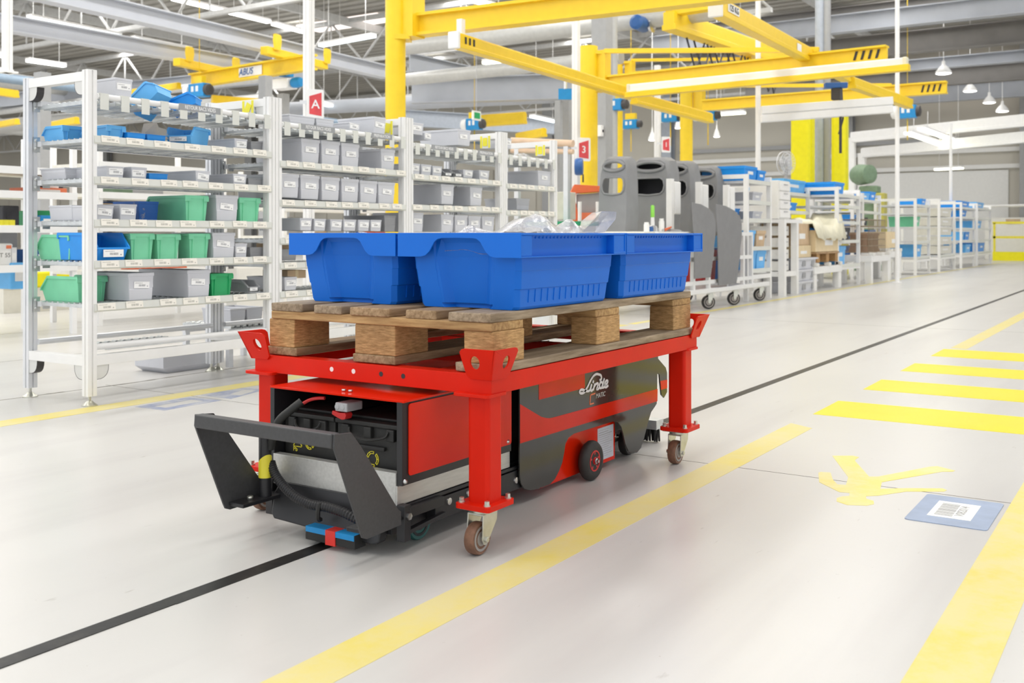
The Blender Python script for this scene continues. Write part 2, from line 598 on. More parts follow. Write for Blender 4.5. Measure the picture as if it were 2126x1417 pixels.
def smooth_path(pts, k=6):
    """Catmull-Rom through points"""
    pts = [Vector(p) for p in pts]
    out = []
    for i in range(len(pts) - 1):
        p0, p1, p2, p3 = pts[max(i - 1, 0)], pts[i], pts[i + 1], pts[min(i + 2, len(pts) - 1)]
        for j in range(k):
            t = j / k
            out.append(0.5 * ((2 * p1) + (p2 - p0) * t + (2 * p0 - 5 * p1 + 4 * p2 - p3) * t * t + (3 * p1 - p0 - 3 * p2 + p3) * t ** 3))
    out.append(pts[-1])
    return out

ORD = ['first', 'second', 'third', 'fourth', 'fifth', 'sixth', 'seventh', 'eighth', 'ninth', 'tenth', 'eleventh', 'twelfth', 'thirteenth', 'fourteenth']

# ---------------------------------------------------------------- the hall: floor and its markings
floor = struct(MB().box(-6, 37, -14, 82, -0.1, 0).build('floor', 'floor_coating'))

def mark(name, poly, z, m, holes=(), label=None):
    mb = MB()
    mb.plate(poly, lambda a, b, w_: (a, b, w_), z, holes)
    o = mb.build(name, m, floor)
    if label:
        o['label'] = label
    return o

def rect(x0, x1, y0, y1):
    return [(x0, y0), (x1, y0), (x1, y1), (x0, y1)]

mark('floor_line', [(-3, 1.213), (4.04, 1.213), (4.10, 1.318), (-3, 1.318)], 0.0007, 'line_yellow_worn', label='worn yellow line beside the trolley')
mark('floor_line', rect(0.5, 3.75, 0.268, 0.397), 0.0007, 'line_yellow', label='broad yellow line by the blue floor label')
mark('floor_line', [(-3, 3.99), (7.8, 3.90), (7.8, 4.02), (-3, 4.12)], 0.0007, 'line_yellow', label='yellow line along the storage racks')
mark('floor_line', [(7.9, 3.90), (33, 4.05), (33, 4.11), (7.9, 3.97)], 0.0007, 'faded_yellow', label='thin yellow line along the far shelves')
mark('floor_line', [(7.40, 1.18), (19, 1.15), (19, 1.27), (7.42, 1.285)], 0.0007, 'line_yellow_worn', label='yellow line running on beyond the stripes')
for xa, xb in ((4.36, 4.765), (5.195, 5.59), (6.015, 6.41), (6.86, 7.32)):
    mark('zebra_stripe', [(xa, -1.2), (xb, -1.2), (xb + 0.01, 1.312), (xa, 1.306)], 0.0008, 'zebra_yellow')
mark('pictogram', [((lambda p: (p[0], p[1]))(p)) for p in [(3.575, 1.003), (3.615, 0.942), (3.603, 0.919), (3.567, 0.920), (3.539, 0.917), (3.330, 0.818), (3.346, 0.795), (3.583, 0.685), (3.605, 0.665), (3.569, 0.604), (3.549, 0.608), (3.529, 0.637), (3.278, 0.767), (3.190, 0.751), (3.241, 0.686), (3.298, 0.593), (3.282, 0.579), (3.260, 0.583), (3.199, 0.677), (3.101, 0.737), (3.077, 0.765), (3.048, 0.757), (3.034, 0.733), (2.998, 0.723), (2.971, 0.736), (2.947, 0.785), (2.970, 0.821), (3.007, 0.831), (3.034, 0.824), (3.053, 0.807), (3.089, 0.816), (3.082, 0.844), (3.171, 0.930), (3.294, 0.969), (3.311, 0.966), (3.319, 0.937), (3.230, 0.905), (3.174, 0.875), (3.181, 0.851), (3.286, 0.872)]], 0.0007, 'faded_yellow', label='faded yellow pictogram of a walking person')
mark('square_marking', [(2.884, 3.903), (3.194, 3.916), (3.219, 3.718), (2.896, 3.712)], 0.0006, 'faded_blue', [[(2.939, 3.839), (3.156, 3.851), (3.161, 3.772), (2.943, 3.768)]])
mark('square_marking', [(3.268, 3.923), (3.532, 3.929), (3.574, 3.800), (3.270, 3.712)], 0.0006, 'faded_blue', [[(3.364, 3.828), (3.509, 3.884), (3.517, 3.806), (3.361, 3.757)]])
jn = MB()
jn.box(3.223, 3.227, -8, 4.6, 0, 0.0003)
jn.box(8.9, 8.905, -8, 4.6, 0, 0.0003)
jn.box(-3, 7, 5.95, 5.956, 0, 0.0003)
jn.box(-3, 7, 7.6, 7.606, 0, 0.0003)
cr = smooth_path([(1.9, 4.66, 0), (2.3, 4.60, 0), (2.8, 4.575, 0), (3.3, 4.545, 0), (3.7, 4.56, 0), (4.3, 4.55, 0), (5.5, 4.56, 0)], 6)
for a, b in zip(cr[:-1], cr[1:]):
    wd = 0.005 + 0.006 * random.random()
    jn.add([(a.x, a.y - wd, 0.0004), (b.x, b.y - wd, 0.0004), (b.x, b.y + wd, 0.0004), (a.x, a.y + wd, 0.0004)], [(0, 1, 2, 3)])
jn.build('floor_joint', 'joint', floor)

gt = MB()
gt.box(-4, 0.99, 1.744, 1.790, 0, 0.0012)
gt.box(0.99, 1.39, 1.746, 1.788, 0, 0.0016)
gt.box(1.39, 22, 1.744, 1.790, 0, 0.0012)
tag(gt.build('guide_tape', 'tape_black'), 'black guide tape stuck along the floor under the red vehicle', 'tape')

# blue floor label with its printed code
fp = thing('floor_label', 'blue rectangular floor label with white barcode print by the broad yellow line', 'sign', (3.04, 0.513, 0))
O = fp.location
MB(O).plate(rrect(2.885, 3.200, 0.411, 0.618, 0.012), lambda a, b, w_: (a, b, w_), 0.002).build('label_plate', mat('floor_blue', (0.31, 0.38, 0.52), 0.5, var=0.1), fp)
pl = MB(O).box(2.955, 3.135, 0.462, 0.573, 0.002, 0.0026).build('paper', 'paper_white', fp)
bars = MB(O)
xx = 2.975
for wd in (3, 1, 2, 1, 4, 1, 1, 2, 5, 1, 2, 1, 3, 2, 1, 4, 1, 2):
    if xx > 3.115:
        break
    bars.box(xx, xx + wd * 0.0016, 0.512, 0.558, 0.0026, 0.0029)
    xx += wd * 0.0016 + 0.0045
bars.build('barcode', mat('ink_grey', (0.32, 0.32, 0.31), 0.6), pl)
text('lettering', 'V082014', 0.032, (3.045, 0.496, 0.0026), (0, 0, 0), 'ink_grey', pl, extrude=0.0002, org=O)

# ---------------------------------------------------------------- red pallet trolley
cart = thing('pallet_trolley', 'red steel pallet trolley on four castors carrying a wooden pallet', 'trolley', (2.615, 1.768, 0))
O = cart.location
X0, X1, Y0, Y1 = 1.998, 3.238, 1.365, 2.170
ZT, ZB = 0.434, 0.387
def rail(name, x0, x1, y0, y1, side):
    mb = MB(O)
    # angle section: upright web outside, flat ledge under the pallet
    if side == 'x-':
        mb.box(x0, x0 + 0.006, y0, y1, ZB, ZT); mb.box(x0 + 0.006, x0 + 0.05, y0, y1, ZT - 0.0062, ZT - 0.0004 * ('x' in side))
        mb.box(x0 + 0.006, x0 + 0.05, y0, y1, ZB + 0.0003 * ('x' in side), ZB + 0.006)
    if side == 'x+':
        mb.box(x1 - 0.006, x1, y0, y1, ZB, ZT); mb.box(x1 - 0.05, x1 - 0.006, y0, y1, ZT - 0.0062, ZT - 0.0004 * ('x' in side))
    if side == 'y-':
        mb.box(x0, x1, y0, y0 + 0.006, ZB, ZT); mb.box(x0, x1, y0 + 0.006, y0 + 0.05, ZT - 0.0062, ZT - 0.0004 * ('x' in side))
        mb.box(x0, x1, y0 + 0.006, y0 + 0.05, ZB + 0.0003 * ('x' in side), ZB + 0.006)
    if side == 'y+':
        mb.box(x0, x1, y1 - 0.006, y1, ZB, ZT); mb.box(x0, x1, y1 - 0.05, y1 - 0.006, ZT - 0.0062, ZT - 0.0004 * ('x' in side))
    return mb.build(name, 'cart_red', cart, bevel=0.0012)
fr = rail('frame_rail', X0, X1, Y0 + 0.0007, Y1 - 0.0007, 'x-')
rail('frame_rail', X0, X1, Y0 + 0.0007, Y1 - 0.0007, 'x+')
rail('frame_rail', X0 + 0.0005, X1 - 0.0005, Y0, Y1, 'y-')
rail('frame_rail', X0 + 0.0005, X1 - 0.0005, Y0, Y1, 'y+')
for yy, m in ((1.878, 'paper_white'), (1.801, 'paper_white'), (1.707, 'ink_dark'), (1.634, 'ink_dark')):
    MB(O).cyl((X0 - 0.0006, yy, 0.413), (X0 + 0.0002, yy, 0.413), 0.0065, 14).build('bolt_hole', m, fr)
for yy in (1.60, 1.93):
    MB(O).box(X0 + 0.05, X1 - 0.05, yy - 0.02, yy + 0.02, 0.392, 0.42).build('cross_bar', 'cart_red', cart, bevel=0.0012)
for xx in (2.45, 2.82):
    MB(O).box(xx - 0.02, xx + 0.02, Y0 + 0.05, Y1 - 0.05, 0.395, 0.423).build('cross_bar', 'cart_red', cart, bevel=0.0012)

def corner_bracket(sx, sy):
    x, y = (X0 if sx < 0 else X1), (Y0 if sy < 0 else Y1)
    lean = 0.028
    z0, z1 = 0.423, 0.499
    W0, W1 = 0.074, 0.090
    t = 0.005
    mb = MB(O)
    def outline():
        # u along the plate away from the corner edge, v up
        o = [(0, 0), (W0 - 0.012, 0), (W0, 0.010)]
        o += [(W0 + (W1 - W0) * 0.72, 0.055), (W1 - 0.002, 0.066), (W1 - 0.008, 0.0735), (W1 - 0.018, z1 - z0)]
        o += [(0, z1 - z0)]
        return o
    hole = circ(0.045, 0.042, 0.0135, 16, 0.0165)
    def fx(u, v, w_):   # plate across y, leaning out in x
        k = v / (z1 - z0) * lean
        return (x + sx * (0.001 + k + w_), y + sy * (0.001 + k + t) - sy * (u + (k if u > 0 else 0) * 0.6), z0 + v)
    def fy(u, v, w_):
        k = v / (z1 - z0) * lean
        return (x + sx * (0.001 + k + t) - sx * (u + (k if u > 0 else 0) * 0.6), y + sy * (0.001 + k + w_), z0 + v)
    mb.plate(outline(), fx, t, [hole])
    mb.plate(outline(), fy, t, [hole])
    mb.build('corner_bracket', 'cart_red', cart, bevel=0.001)
for sx in (-1, 1):
    for sy in (-1, 1):
        corner_bracket(sx, sy)

def caster_parts(mb_fork, mb_wheel, mb_core, c, r, wd, ztop, trail):
    """swivel fork over a wheel whose axle runs along y; c = (x, y) of the wheel on the floor"""
    x, y = c
    xs = x - trail
    f = mb_fork
    f.box(xs - 0.045, xs + 0.045, y - 0.038, y + 0.038, ztop - 0.004, ztop)
    f.cyl((xs, y, ztop - 0.014), (xs, y, ztop - 0.004), 0.030, 18)
    for s in (-1, 1):
        yy = y + s * (wd / 2 + 0.007)
        out = [(xs - 0.030, ztop - 0.014), (xs + 0.030, ztop - 0.014), (xs + 0.028, ztop - 0.035), (x + 0.013, r - 0.006), (x + 0.004, r - 0.014), (x - 0.006, r - 0.012), (x - 0.012, r)]
        out = [(max(a, min(xs - 0.03, x - 0.014)), b) for a, b in out]
        f.plate(out, lambda a, b, w_, yy=yy, s=s: (a, yy + s * w_, b), 0.0035)
    f.box(xs - 0.030, xs + 0.030, y - wd / 2 - 0.009, y + wd / 2 + 0.009, ztop - 0.018, ztop - 0.013)
    f.cyl((x, y - wd / 2 - 0.018, r), (x, y + wd / 2 + 0.018, r), 0.007, 6)
    h = wd / 2
    mb_wheel.lathe((x, y, r), (0, 1, 0), [(-h + 0.001, r * 0.74), (-h, r * 0.93), (-h + 0.004, r * 0.985), (0, r), (h - 0.004, r * 0.985), (h, r * 0.93), (h - 0.001, r * 0.74)], 28)
    mb_core.lathe((x, y, r), (0, 1, 0), [(-h - 0.0005, r * 0.2), (-h - 0.0005, r * 0.44), (-h + 0.003, r * 0.46), (-h + 0.003, r * 0.6), (-h - 0.0005, r * 0.62), (-h - 0.0005, r * 0.76), (h + 0.0005, r * 0.76), (h + 0.0005, r * 0.62), (h - 0.003, r * 0.6), (h - 0.003, r * 0.46), (h + 0.0005, r * 0.44), (h + 0.0005, r * 0.2)], 24)

for lx in (2.030, 3.189):
    for ly in (1.405, 2.130):
        lg = MB(O)
        ring = rrect(lx - 0.031, lx + 0.031, ly - 0.031, ly + 0.031, 0.010, 4)
        lg.loft([[(a, b, 0.126) for a, b in ring], [(a, b, ZB + 0.002) for a, b in ring]], smooth=False)
        leg = lg.build('leg', 'cart_red', cart)
        pb = MB(O)
        pb.plate(rrect(lx - 0.058, lx + 0.058, ly - 0.05, ly + 0.05, 0.010), lambda a, b, w_: (a, b, 0.113 + w_), 0.013)
        pb.build('base_plate', 'cart_red', leg, bevel=0.0015)
        for ax in (-0.045, 0.045):
            for ay in (-0.037, 0.037):
                bo = MB(O)
                bo.cyl((lx + ax, ly + ay, 0.126), (lx + ax, ly + ay, 0.129), 0.0085, 14)
                bo.cyl((lx + ax, ly + ay, 0.129), (lx + ax, ly + ay, 0.138), 0.0065, 6)
                bo.build('bolt', 'zinc', leg)
        # ear plates where the leg meets the frame
        sx = -1 if lx < 2.5 else 1
        ear = MB(O)
        e0 = ly + (0.0 if ly < 1.7 else 0.0)
        ear.plate(rrect(*( (lx - 0.055, lx + 0.035) if sx < 0 else (lx - 0.035, lx + 0.055)), ly - 0.045, ly + 0.06, 0.012), lambda a, b, w_: (a, b, 0.382 + w_), 0.008)
        ear.build('gusset_plate', 'cart_red', leg, bevel=0.0015)
        cx = lx - 0.024
        cy = ly + (0.006 if ly < 1.7 else 0.012)
        cf = thing_fork, thing_wheel, thing_core = MB(O), MB(O), MB(O)
        caster_parts(thing_fork, thing_wheel, thing_core, (cx, cy), 0.0395, 0.027, 0.113, -0.022)
        fk = thing_fork.build('castor_fork', 'zinc', cart, bevel=0.0008, seg=1)
        wh = thing_wheel.build('castor_wheel', 'tread_brown', cart)
        thing_core.build('wheel_core', 'wheel_grey', wh)

# ---------------------------------------------------------------- wooden pallet
pal = thing('wooden_pallet', 'worn brown wooden pallet lying on the red trolley', 'pallet', (2.61, 1.768, 0.4355))
O = pal.location
PX0, PX1 = 2.012, 3.212
PZ = 0.4355
def board(name, x0, x1, y0, y1, z0, z1, m):
    c = Vector(((x0 + x1) / 2, (y0 + y1) / 2, (z0 + z1) / 2))
    mb = MB()
    n = 6
    long_x = (x1 - x0) > (y1 - y0)
    rings = []
    for i in range(n + 1):
        t = i / n
        j = lambda s: random.uniform(-s, s)
        if long_x:
            x = x0 + (x1 - x0) * t - c.x
            rings.append([Vector((x, y0 - c.y + j(0.0015), z0 - c.z)), Vector((x, y1 - c.y + j(0.0015), z0 - c.z)), Vector((x, y1 - c.y + j(0.0015), z1 - c.z + j(0.0006))), Vector((x, y0 - c.y + j(0.0015), z1 - c.z + j(0.0006)))])
        else:
            y = y0 + (y1 - y0) * t - c.y
            rings.append([Vector((x0 - c.x + j(0.0012), y, z0 - c.z)), Vector((x1 - c.x + j(0.0012), y, z0 - c.z)), Vector((x1 - c.x + j(0.0012), y, z1 - c.z)), Vector((x0 - c.x + j(0.0012), y, z1 - c.z))])
    mb.loft(rings)
    o = mb.build(name, m, pal, bevel=0.003)
    o.location = c - O
    return o
Y_B = ((2.002, 2.122), (1.858, 1.958), (1.690, 1.826), (1.542, 1.640), (1.374, 1.502))
for (a, b), m in zip(Y_B, ('wood_grey', 'wood_grey', 'wood_x', 'wood_x', 'wood_grey')):
    dx = random.uniform(-0.004, 0.004)
    board('top_board', PX0 + dx, PX1 + dx, a, b, PZ + 0.1225, PZ + 0.1445, m)
for a in (PX0 + 0.002, 2.540, PX1 - 0.147):
    board('stringer_board', a, a + 0.145, 1.376, 2.122, PZ + 0.1005, PZ + 0.1225, 'wood_y')
for a in (PX0 + 0.006, 2.543, PX1 - 0.148):
    for b, wd in ((1.374, 0.085), (1.678, 0.136), (2.036, 0.098)):
        board('block', a, a + 0.14, b, b + wd, PZ + 0.022, PZ + 0.1005, 'wood_block')
for b, wd, m in ((1.366, 0.118, 'wood_grey'), (1.676, 0.145, 'wood_x'), (2.026, 0.114, 'wood_x')):
    board('bottom_board', PX0 + 0.004, PX1 - 0.004, b, b + wd, PZ, PZ + 0.022, m)

# ---------------------------------------------------------------- big blue transport bins
def blue_bin(x0, y0, L, W, label, rect_side=True):
    z0 = PZ + 0.145
    root = thing('transport_bin', label, 'bin', (x0 + L / 2, y0 + W / 2, z0), 'big blue transport bins on the pallet')
    O = root.location
    H = 0.194
    zr = z0 + 0.132   # underside of the rim
    zt = z0 + H
    x1, y1 = x0 + L, y0 + W
    def sec(inset, z, rec):
        k = (z - z0) / H
        fi = 0.046 + (0.024 - 0.046) * min(1, k * 1.08) if inset > 0.019 else inset   # the ends taper evenly, only the sides are stepped
        if inset > 0.0295 and z > zr - 0.001:
            fi = inset
        a0, a1, b0, b1 = x0 + fi, x1 - fi, y0 + inset, y1 - inset
        pw = 0.075
        r = 0.012
        pts = []
        # front (x-) wall from b1 to b0, with a recessed middle
        pts += [(a0 + r, b1), (a0, b1 - r), (a0, b1 - pw), (a0 + rec, b1 - pw - 0.022), (a0 + rec, b0 + pw + 0.022), (a0, b0 + pw), (a0, b0 + r), (a0 + r, b0)]
        pts += [(a1 - r, b0), (a1, b0 + r), (a1, b0 + pw), (a1 - rec, b0 + pw + 0.022), (a1 - rec, b1 - pw - 0.022), (a1, b1 - pw), (a1, b1 - r), (a1 - r, b1)]
        return [(a, b, z) for a, b in pts]
    tub = MB(O)
    rings = [sec(0.046, z0, 0.024), sec(0.040, z0 + 0.008, 0.028), sec(0.036, z0 + 0.052, 0.028), sec(0.0325, z0 + 0.053, 0.028), sec(0.028, z0 + 0.098, 0.028), sec(0.0265, z0 + 0.099, 0.028), sec(0.025, zr + 0.02, 0.020), sec(0.024, zt - 0.012, 0.004), sec(0.018, zt, 0.0)]
    # inside
    rings += [sec(0.030, zt, 0.0), sec(0.032, zr, 0.014), sec(0.048, z0 + 0.012, 0.018)]
    tub.loft(rings)
    body = tub.build('tub', 'bin_blue_big', root, bevel=0.002)
    rim = MB(O)
    # top lip
    outer = rrect(x0 + 0.0006, x1 - 0.0006, y0 + 0.0006, y1 - 0.0006, 0.010, 3)
    inner = rrect(x0 + 0.022, x1 - 0.022, y0 + 0.022, y1 - 0.022, 0.010, 3)
    rim.plate(outer, lambda a, b, w_: (a, b, zt - 0.006 + w_), 0.006, [inner])
    # end aprons with the arched hand grip
    hw = W / 2
    half = [(0, 0.049), (0.050, 0.0485), (0.064, 0.046), (0.074, 0.039), (0.082, 0.027), (0.091, 0.014), (0.104, 0.004), (0.122, 0.0)]
    k = W / 0.40
    arch = [(hw - 0.0, 0.0)] + [(-u * k, v) for u, v in reversed(half)][0:0]
    hw -= 0.0003
    prof = [(-hw, 0.0625), (-hw, 0.0)] + [(-u * k, v) for u, v in reversed(half)] + [(u * k, v) for u, v in half[1:]] + [(hw, 0.0), (hw, 0.0625)]
    ym = (y0 + y1) / 2
    for xa, sg in ((x0, 1), (x1, -1)):
        rim.plate(prof, lambda a, b, w_, xa=xa, sg=sg: (xa + sg * w_, ym + a, zr + b), 0.004)
    # long sides: lower lip, end blocks, recessed web
    for ya, sg in ((y0, 1), (y1, -1)):
        lo, hi = sorted((ya + sg * 0.0009, ya + sg * 0.030))
        rim.box(x0 + 0.0011, x1 - 0.0011, lo, hi, zr + 0.0004, zr + 0.004)
        for xa, xb in ((x0 + 0.0016, x0 + 0.055), (x1 - 0.075, x1 - 0.0025)):
            rim.box(xa, xb, *sorted((ya + sg * 0.003, ya + sg * 0.030)), zr + 0.004, zt - 0.006)
        # proud frame on the far end block
        for xa, xb in ((x1 - 0.0753, x1 - 0.069), (x1 - 0.006, x1 - 0.0014)):
            rim.box(xa, xb, *sorted((ya + sg * 0.0003, ya + sg * 0.004)), zr + 0.004, zt - 0.006)
        rim.box(x1 - 0.074, x1 - 0.003, *sorted((ya + sg * 0.0005, ya + sg * 0.0042)), zr + 0.0036, zr + 0.010)
        rim.box(x0 + 0.055, x1 - 0.075, *sorted((ya + sg * 0.024, ya + sg * 0.032)), zr, zt - 0.002)
        n = 22
        for i in range(n):
            xx = x0 + 0.065 + i * (L - 0.16) / n
            rim.box(xx, xx + 0.006, *sorted((ya + sg * 0.021, ya + sg * 0.026)), zt - 0.014, zt - 0.006)
    rim.build('rim', 'bin_blue_big', body, bevel=0.0012, seg=2)
    # row of upright slots low on both long sides (dark ribs stand in shallow relief)
    for ya, sg in ((y0, 1), (y1, -1)):
        sl = MB(O)
        for i in range(13):
            xx = x0 + 0.095 + i * (L - 0.19) / 12
            i0, i1 = 0.0392, 0.0366
            sl.loft([[(xx - 0.003, ya + sg * (i0 - 0.0022), z0 + 0.018), (xx + 0.003, ya + sg * (i0 - 0.0022), z0 + 0.018), (xx + 0.003, ya + sg * (i0 + 0.004), z0 + 0.018), (xx - 0.003, ya + sg * (i0 + 0.004), z0 + 0.018)],
                     [(xx - 0.003, ya + sg * (i1 - 0.0022), z0 + 0.050), (xx + 0.003, ya + sg * (i1 - 0.0022), z0 + 0.050), (xx + 0.003, ya + sg * (i1 + 0.004), z0 + 0.050), (xx - 0.003, ya + sg * (i1 + 0.004), z0 + 0.050)]])
        o = sl.build('rib_row', 'bin_blue_big', body)
        o['kind'] = 'stuff'
    return root
blue_bin(2.085, 1.336, 0.565, 0.389, 'big blue transport bin on the near pallet corner, filled with bagged black parts')
blue_bin(2.085, 1.732, 0.565, 0.394, 'big blue transport bin on the front pallet edge nearest the storage racks')
blue_bin(2.655, 1.336, 0.565, 0.389, 'big blue transport bin at the far end of the pallet')

# plastic bags of parts heaped in the bins
def bag(name, x0, x1, y0, y1, zb, peaks, label, seed, nx=34, ny=26, skirt=0.05):
    rnd = random.Random(seed)
    root = thing(name, label, 'bag', ((x0 + x1) / 2, (y0 + y1) / 2, zb))
    mb = MB(root.location)
    # crumple: sum of random ridges
    rid = [(rnd.uniform(0, math.pi), rnd.uniform(14, 42), rnd.uniform(0, 6.28), rnd.uniform(0.001, 0.0045)) for _ in range(9)]
    vs, fs = [], []
    for j in range(ny + 1):
        for i in range(nx + 1):
            x = x0 + (x1 - x0) * i / nx
            y = y0 + (y1 - y0) * j / ny
            e = min(i, nx - i, j, ny - j) / 5
            h = 0
            for px, py, ph, rx, ry in peaks:
                d = ((x - px) / rx) ** 2 + ((y - py) / ry) ** 2
                h = max(h, ph * max(0, 1 - d ** 0.55))
            z = zb + h
            for a, fq, ps, am in rid:
                z += am * abs(math.sin((x * math.cos(a) + y * math.sin(a)) * fq + ps)) * (0.4 + min(1, h * 20))
            z -= max(0, 1 - e) * 0.03
            vs.append((x + rnd.uniform(-0.002, 0.002), y + rnd.uniform(-0.002, 0.002), z))
    for j in range(ny):
        for i in range(nx):
            a = j * (nx + 1) + i
            fs.append((a, a + 1, a + nx + 2, a + nx + 1))
    mb.add(vs, fs, False)
    film = mb.build('film', 'clear_film', root, fix=False, smooth=True)
    return root

bag('plastic_bag', 2.125, 2.610, 1.385, 1.690, 0.742, [(2.430, 1.52, 0.062, 0.17, 0.16), (2.201, 1.56, 0.034, 0.10, 0.12), (2.53, 1.46, 0.045, 0.16, 0.13)],
    'clear crumpled plastic bag heaped in the near blue bin', 3)
bag('plastic_bag', 2.13, 2.52, 1.79, 2.05, 0.742, [(2.136, 1.90, 0.046, 0.09, 0.1)], 'small clear plastic bag poking out of the blue bin by the racks', 5, 24, 18)
bag('plastic_bag', 2.72, 3.16, 1.385, 1.69, 0.735, [(2.9, 1.52, 0.02, 0.2, 0.15)], 'clear plastic bag lying flat in the far blue bin', 9, 24, 18)
# the upright torn corner of the near bag
flap = thing('bag_flap', 'clear plastic film flap standing up from the near blue bin', 'bag', (2.58, 1.52, 0.74))
fm = MB(flap.location)
q = [[2.68, 1.5, 0.777], [2.848, 1.5, 0.778], [2.88, 1.5, 0.819], [2.907, 1.5, 0.844], [2.825, 1.5, 0.844], [2.762, 1.5, 0.816], [2.722, 1.5, 0.798]]
fm.loft([[Vector(p_) + Vector((0, 0.012 * math.sin(i * 2.1), 0)) for i, p_ in enumerate(q)], [Vector(p_) + Vector((0.02, 0.05 + 0.012 * math.sin(i * 1.7), -0.004)) for i, p_ in enumerate(q)]], cap=False, smooth=True)
fm.add([Vector(p_) + Vector((0, 0.012 * math.sin(i * 2.1), 0)) for i, p_ in enumerate(q)], [tuple(range(len(q)))], True)
fm.build('film', 'clear_film', flap, fix=False)
for i, (cx, cy, cz, L, W, rz) in enumerate(((2.351, 1.50, 0.770, 0.15, 0.10, 0.3), (2.599, 1.53, 0.757, 0.12, 0.08, -0.5), (2.50, 1.43, 0.742, 0.11, 0.05, 0.1))):
    dpt = thing('black_part', ('black moulded part wrapped in the heaped plastic bag, the largest in view', 'black moulded part in the plastic bag, behind the largest one', 'black moulded part in the plastic bag, by the side rim of the bin')[i], 'part', (cx, cy, cz), 'black parts in the near bin', rz)
    mb = MB()
    prof = [(-L / 2, -0.03), (L / 2, -0.03), (L / 2 - 0.02, 0.008), (0.02, 0.020), (-L / 2 + 0.03, 0.004)]
    mb.plate(prof, lambda a, b, w_, W=W: (a, w_ - W / 2, b), W)
    mb.build('shell', 'dark_part', dpt, bevel=0.006)

# ---------------------------------------------------------------- automated tow vehicle under the trolley
agv = thing('tow_vehicle', 'low red and black automated tow vehicle driving under the red trolley', 'vehicle', (2.4, 1.775, 0))
O = agv.location
YR, YL = 1.552, 2.000
BX, BE = 1.895, 2.372
# battery box walls
bw = MB(O)
bw.box(BX, BE, YR + 0.001, YR + 0.018, 0.167, 0.368)
bw.box(BX, BE, YL - 0.015, YL, 0.167, 0.368)
bw.box(BE - 0.01, BE, YR + 0.018, YL - 0.015, 0.167, 0.368)
bw.box(BX + 0.01, BE - 0.01, YR + 0.018, YL - 0.015, 0.167, 0.175)
box = bw.build('battery_box', 'agv_black', agv, bevel=0.0008)
MB(O).plate(rrect(1.917, BE - 0.003, 0.188, 0.362, 0.008), lambda a, b, w_: (a, YR - w_, b), 0.002).build('side_panel', 'agv_red', box)
lid = MB(O).box(BX, 2.62, YR - 0.003, YL + 0.002, 0.3665, 0.372).build('lid', 'agv_red', agv, bevel=0.0008)
for a in (1.772, 1.750):
    MB(O).cyl((1.93, a, 0.372), (1.93, a, 0.378), 0.006, 8).build('bolt', 'steel', agv)
for xx, zz in ((1.906, 0.176), (2.352, 0.197), (2.352, 0.355)):
    MB(O).lathe((xx, YR + 0.001, zz), (0, -1, 0), [(0, 0.007), (0.004, 0.0055), (0.006, 0.002)], 10).build('bolt', 'steel', agv)
for ya, yb in ((1.802, 1.982), (1.576, 1.794)):
    bt = MB(O)
    bt.box(1.93, 2.20, ya, yb, 0.176, 0.292)
    bt.box(1.922, 2.21, ya - 0.002, yb + 0.002, 0.292, 0.304)
    # lid step, rounded terminals cover and front ribs
    bt.box(1.95, 2.19, ya + 0.012, yb - 0.012, 0.304, 0.312)
    for k in range(3):
        yy = ya + 0.035 + k * (yb - ya - 0.07) / 2
        bt.box(1.918, 1.932, yy - 0.012, yy + 0.012, 0.262, 0.292)
    bt.box(1.920, 1.930, ya + 0.055, yb - 0.025, 0.236, 0.246)
    b_ = bt.build('battery', 'battery_black', agv, bevel=0.003)
    ha = MB(O)
    ym = (ya + yb) / 2
    ha.tube(smooth_path([(1.918, yb - 0.05, 0.286), (1.912, yb - 0.06, 0.272), (1.909, ym, 0.262), (1.912, ya + 0.05, 0.272), (1.918, ya + 0.04, 0.286)], 4), 0.0035, 6)
    ha.build('battery_handle', 'battery_black', b_)
# recycling marks printed in yellow on the battery fronts
def ring_mark(cy, cz, r, kind):
    mk = MB(O)
    x = 1.9292
    if kind == 'tri':
        P = [(cy - r, cz - r * 0.75), (cy + r, cz - r * 0.75), (cy, cz + r)]
        for i in range(3):
            a, b = P[i], P[(i + 1) % 3]
            for f0, f1 in ((0.06, 0.62), (0.72, 0.94)):
                p = Vector((x, a[0] + (b[0] - a[0]) * f0, a[1] + (b[1] - a[1]) * f0)); q_ = Vector((x, a[0] + (b[0] - a[0]) * f1, a[1] + (b[1] - a[1]) * f1))
                mk.bar(p, q_, 0.0016, r * 0.3, (1, 0, 0))
    else:
        for k in range(3):
            for rr in (r, r * 0.72):
                pts = [Vector((x, cy + rr * math.cos(t), cz + rr * math.sin(t))) for t in [math.radians(120 * k + 12 + 9 * i) for i in range(11)]]
                for a, b in zip(pts[:-1], pts[1:]):
                    mk.bar(a, b, 0.0016, r * 0.16, (1, 0, 0))
            for t in (120 * k + 12, 120 * k + 102, 120 * k + 57):
                t = math.radians(t)
                mk.bar((x, cy + r * 0.68 * math.cos(t), cz + r * 0.68 * math.sin(t)), (x, cy + r * 1.04 * math.cos(t), cz + r * 1.04 * math.sin(t)), 0.0016, r * 0.14, (1, 0, 0))
    return mk.build('recycling_mark', 'hazard_yellow', agv, fix=False)
ring_mark(1.933, 0.226, 0.016, 'tri')
ring_mark(1.890, 0.226, 0.015, 'ring')
ring_mark(1.675, 0.212, 0.019, 'ring')
text('lettering', 'Pb', 0.016, (1.9288, 1.942, 0.206), FACE_X, 'hazard_yellow', agv, org=O)
zz_ = MB(O)
Zp = [(1.737, 0.232), (1.712, 0.236), (1.728, 0.218), (1.708, 0.222)]
for a, b in zip(Zp[:-1], Zp[1:]):
    zz_.bar((1.9288, *a), (1.9288, *b), 0.0014, 0.005, (1, 0, 0))
zz_.build('recycling_mark', 'hazard_yellow', agv, fix=False)

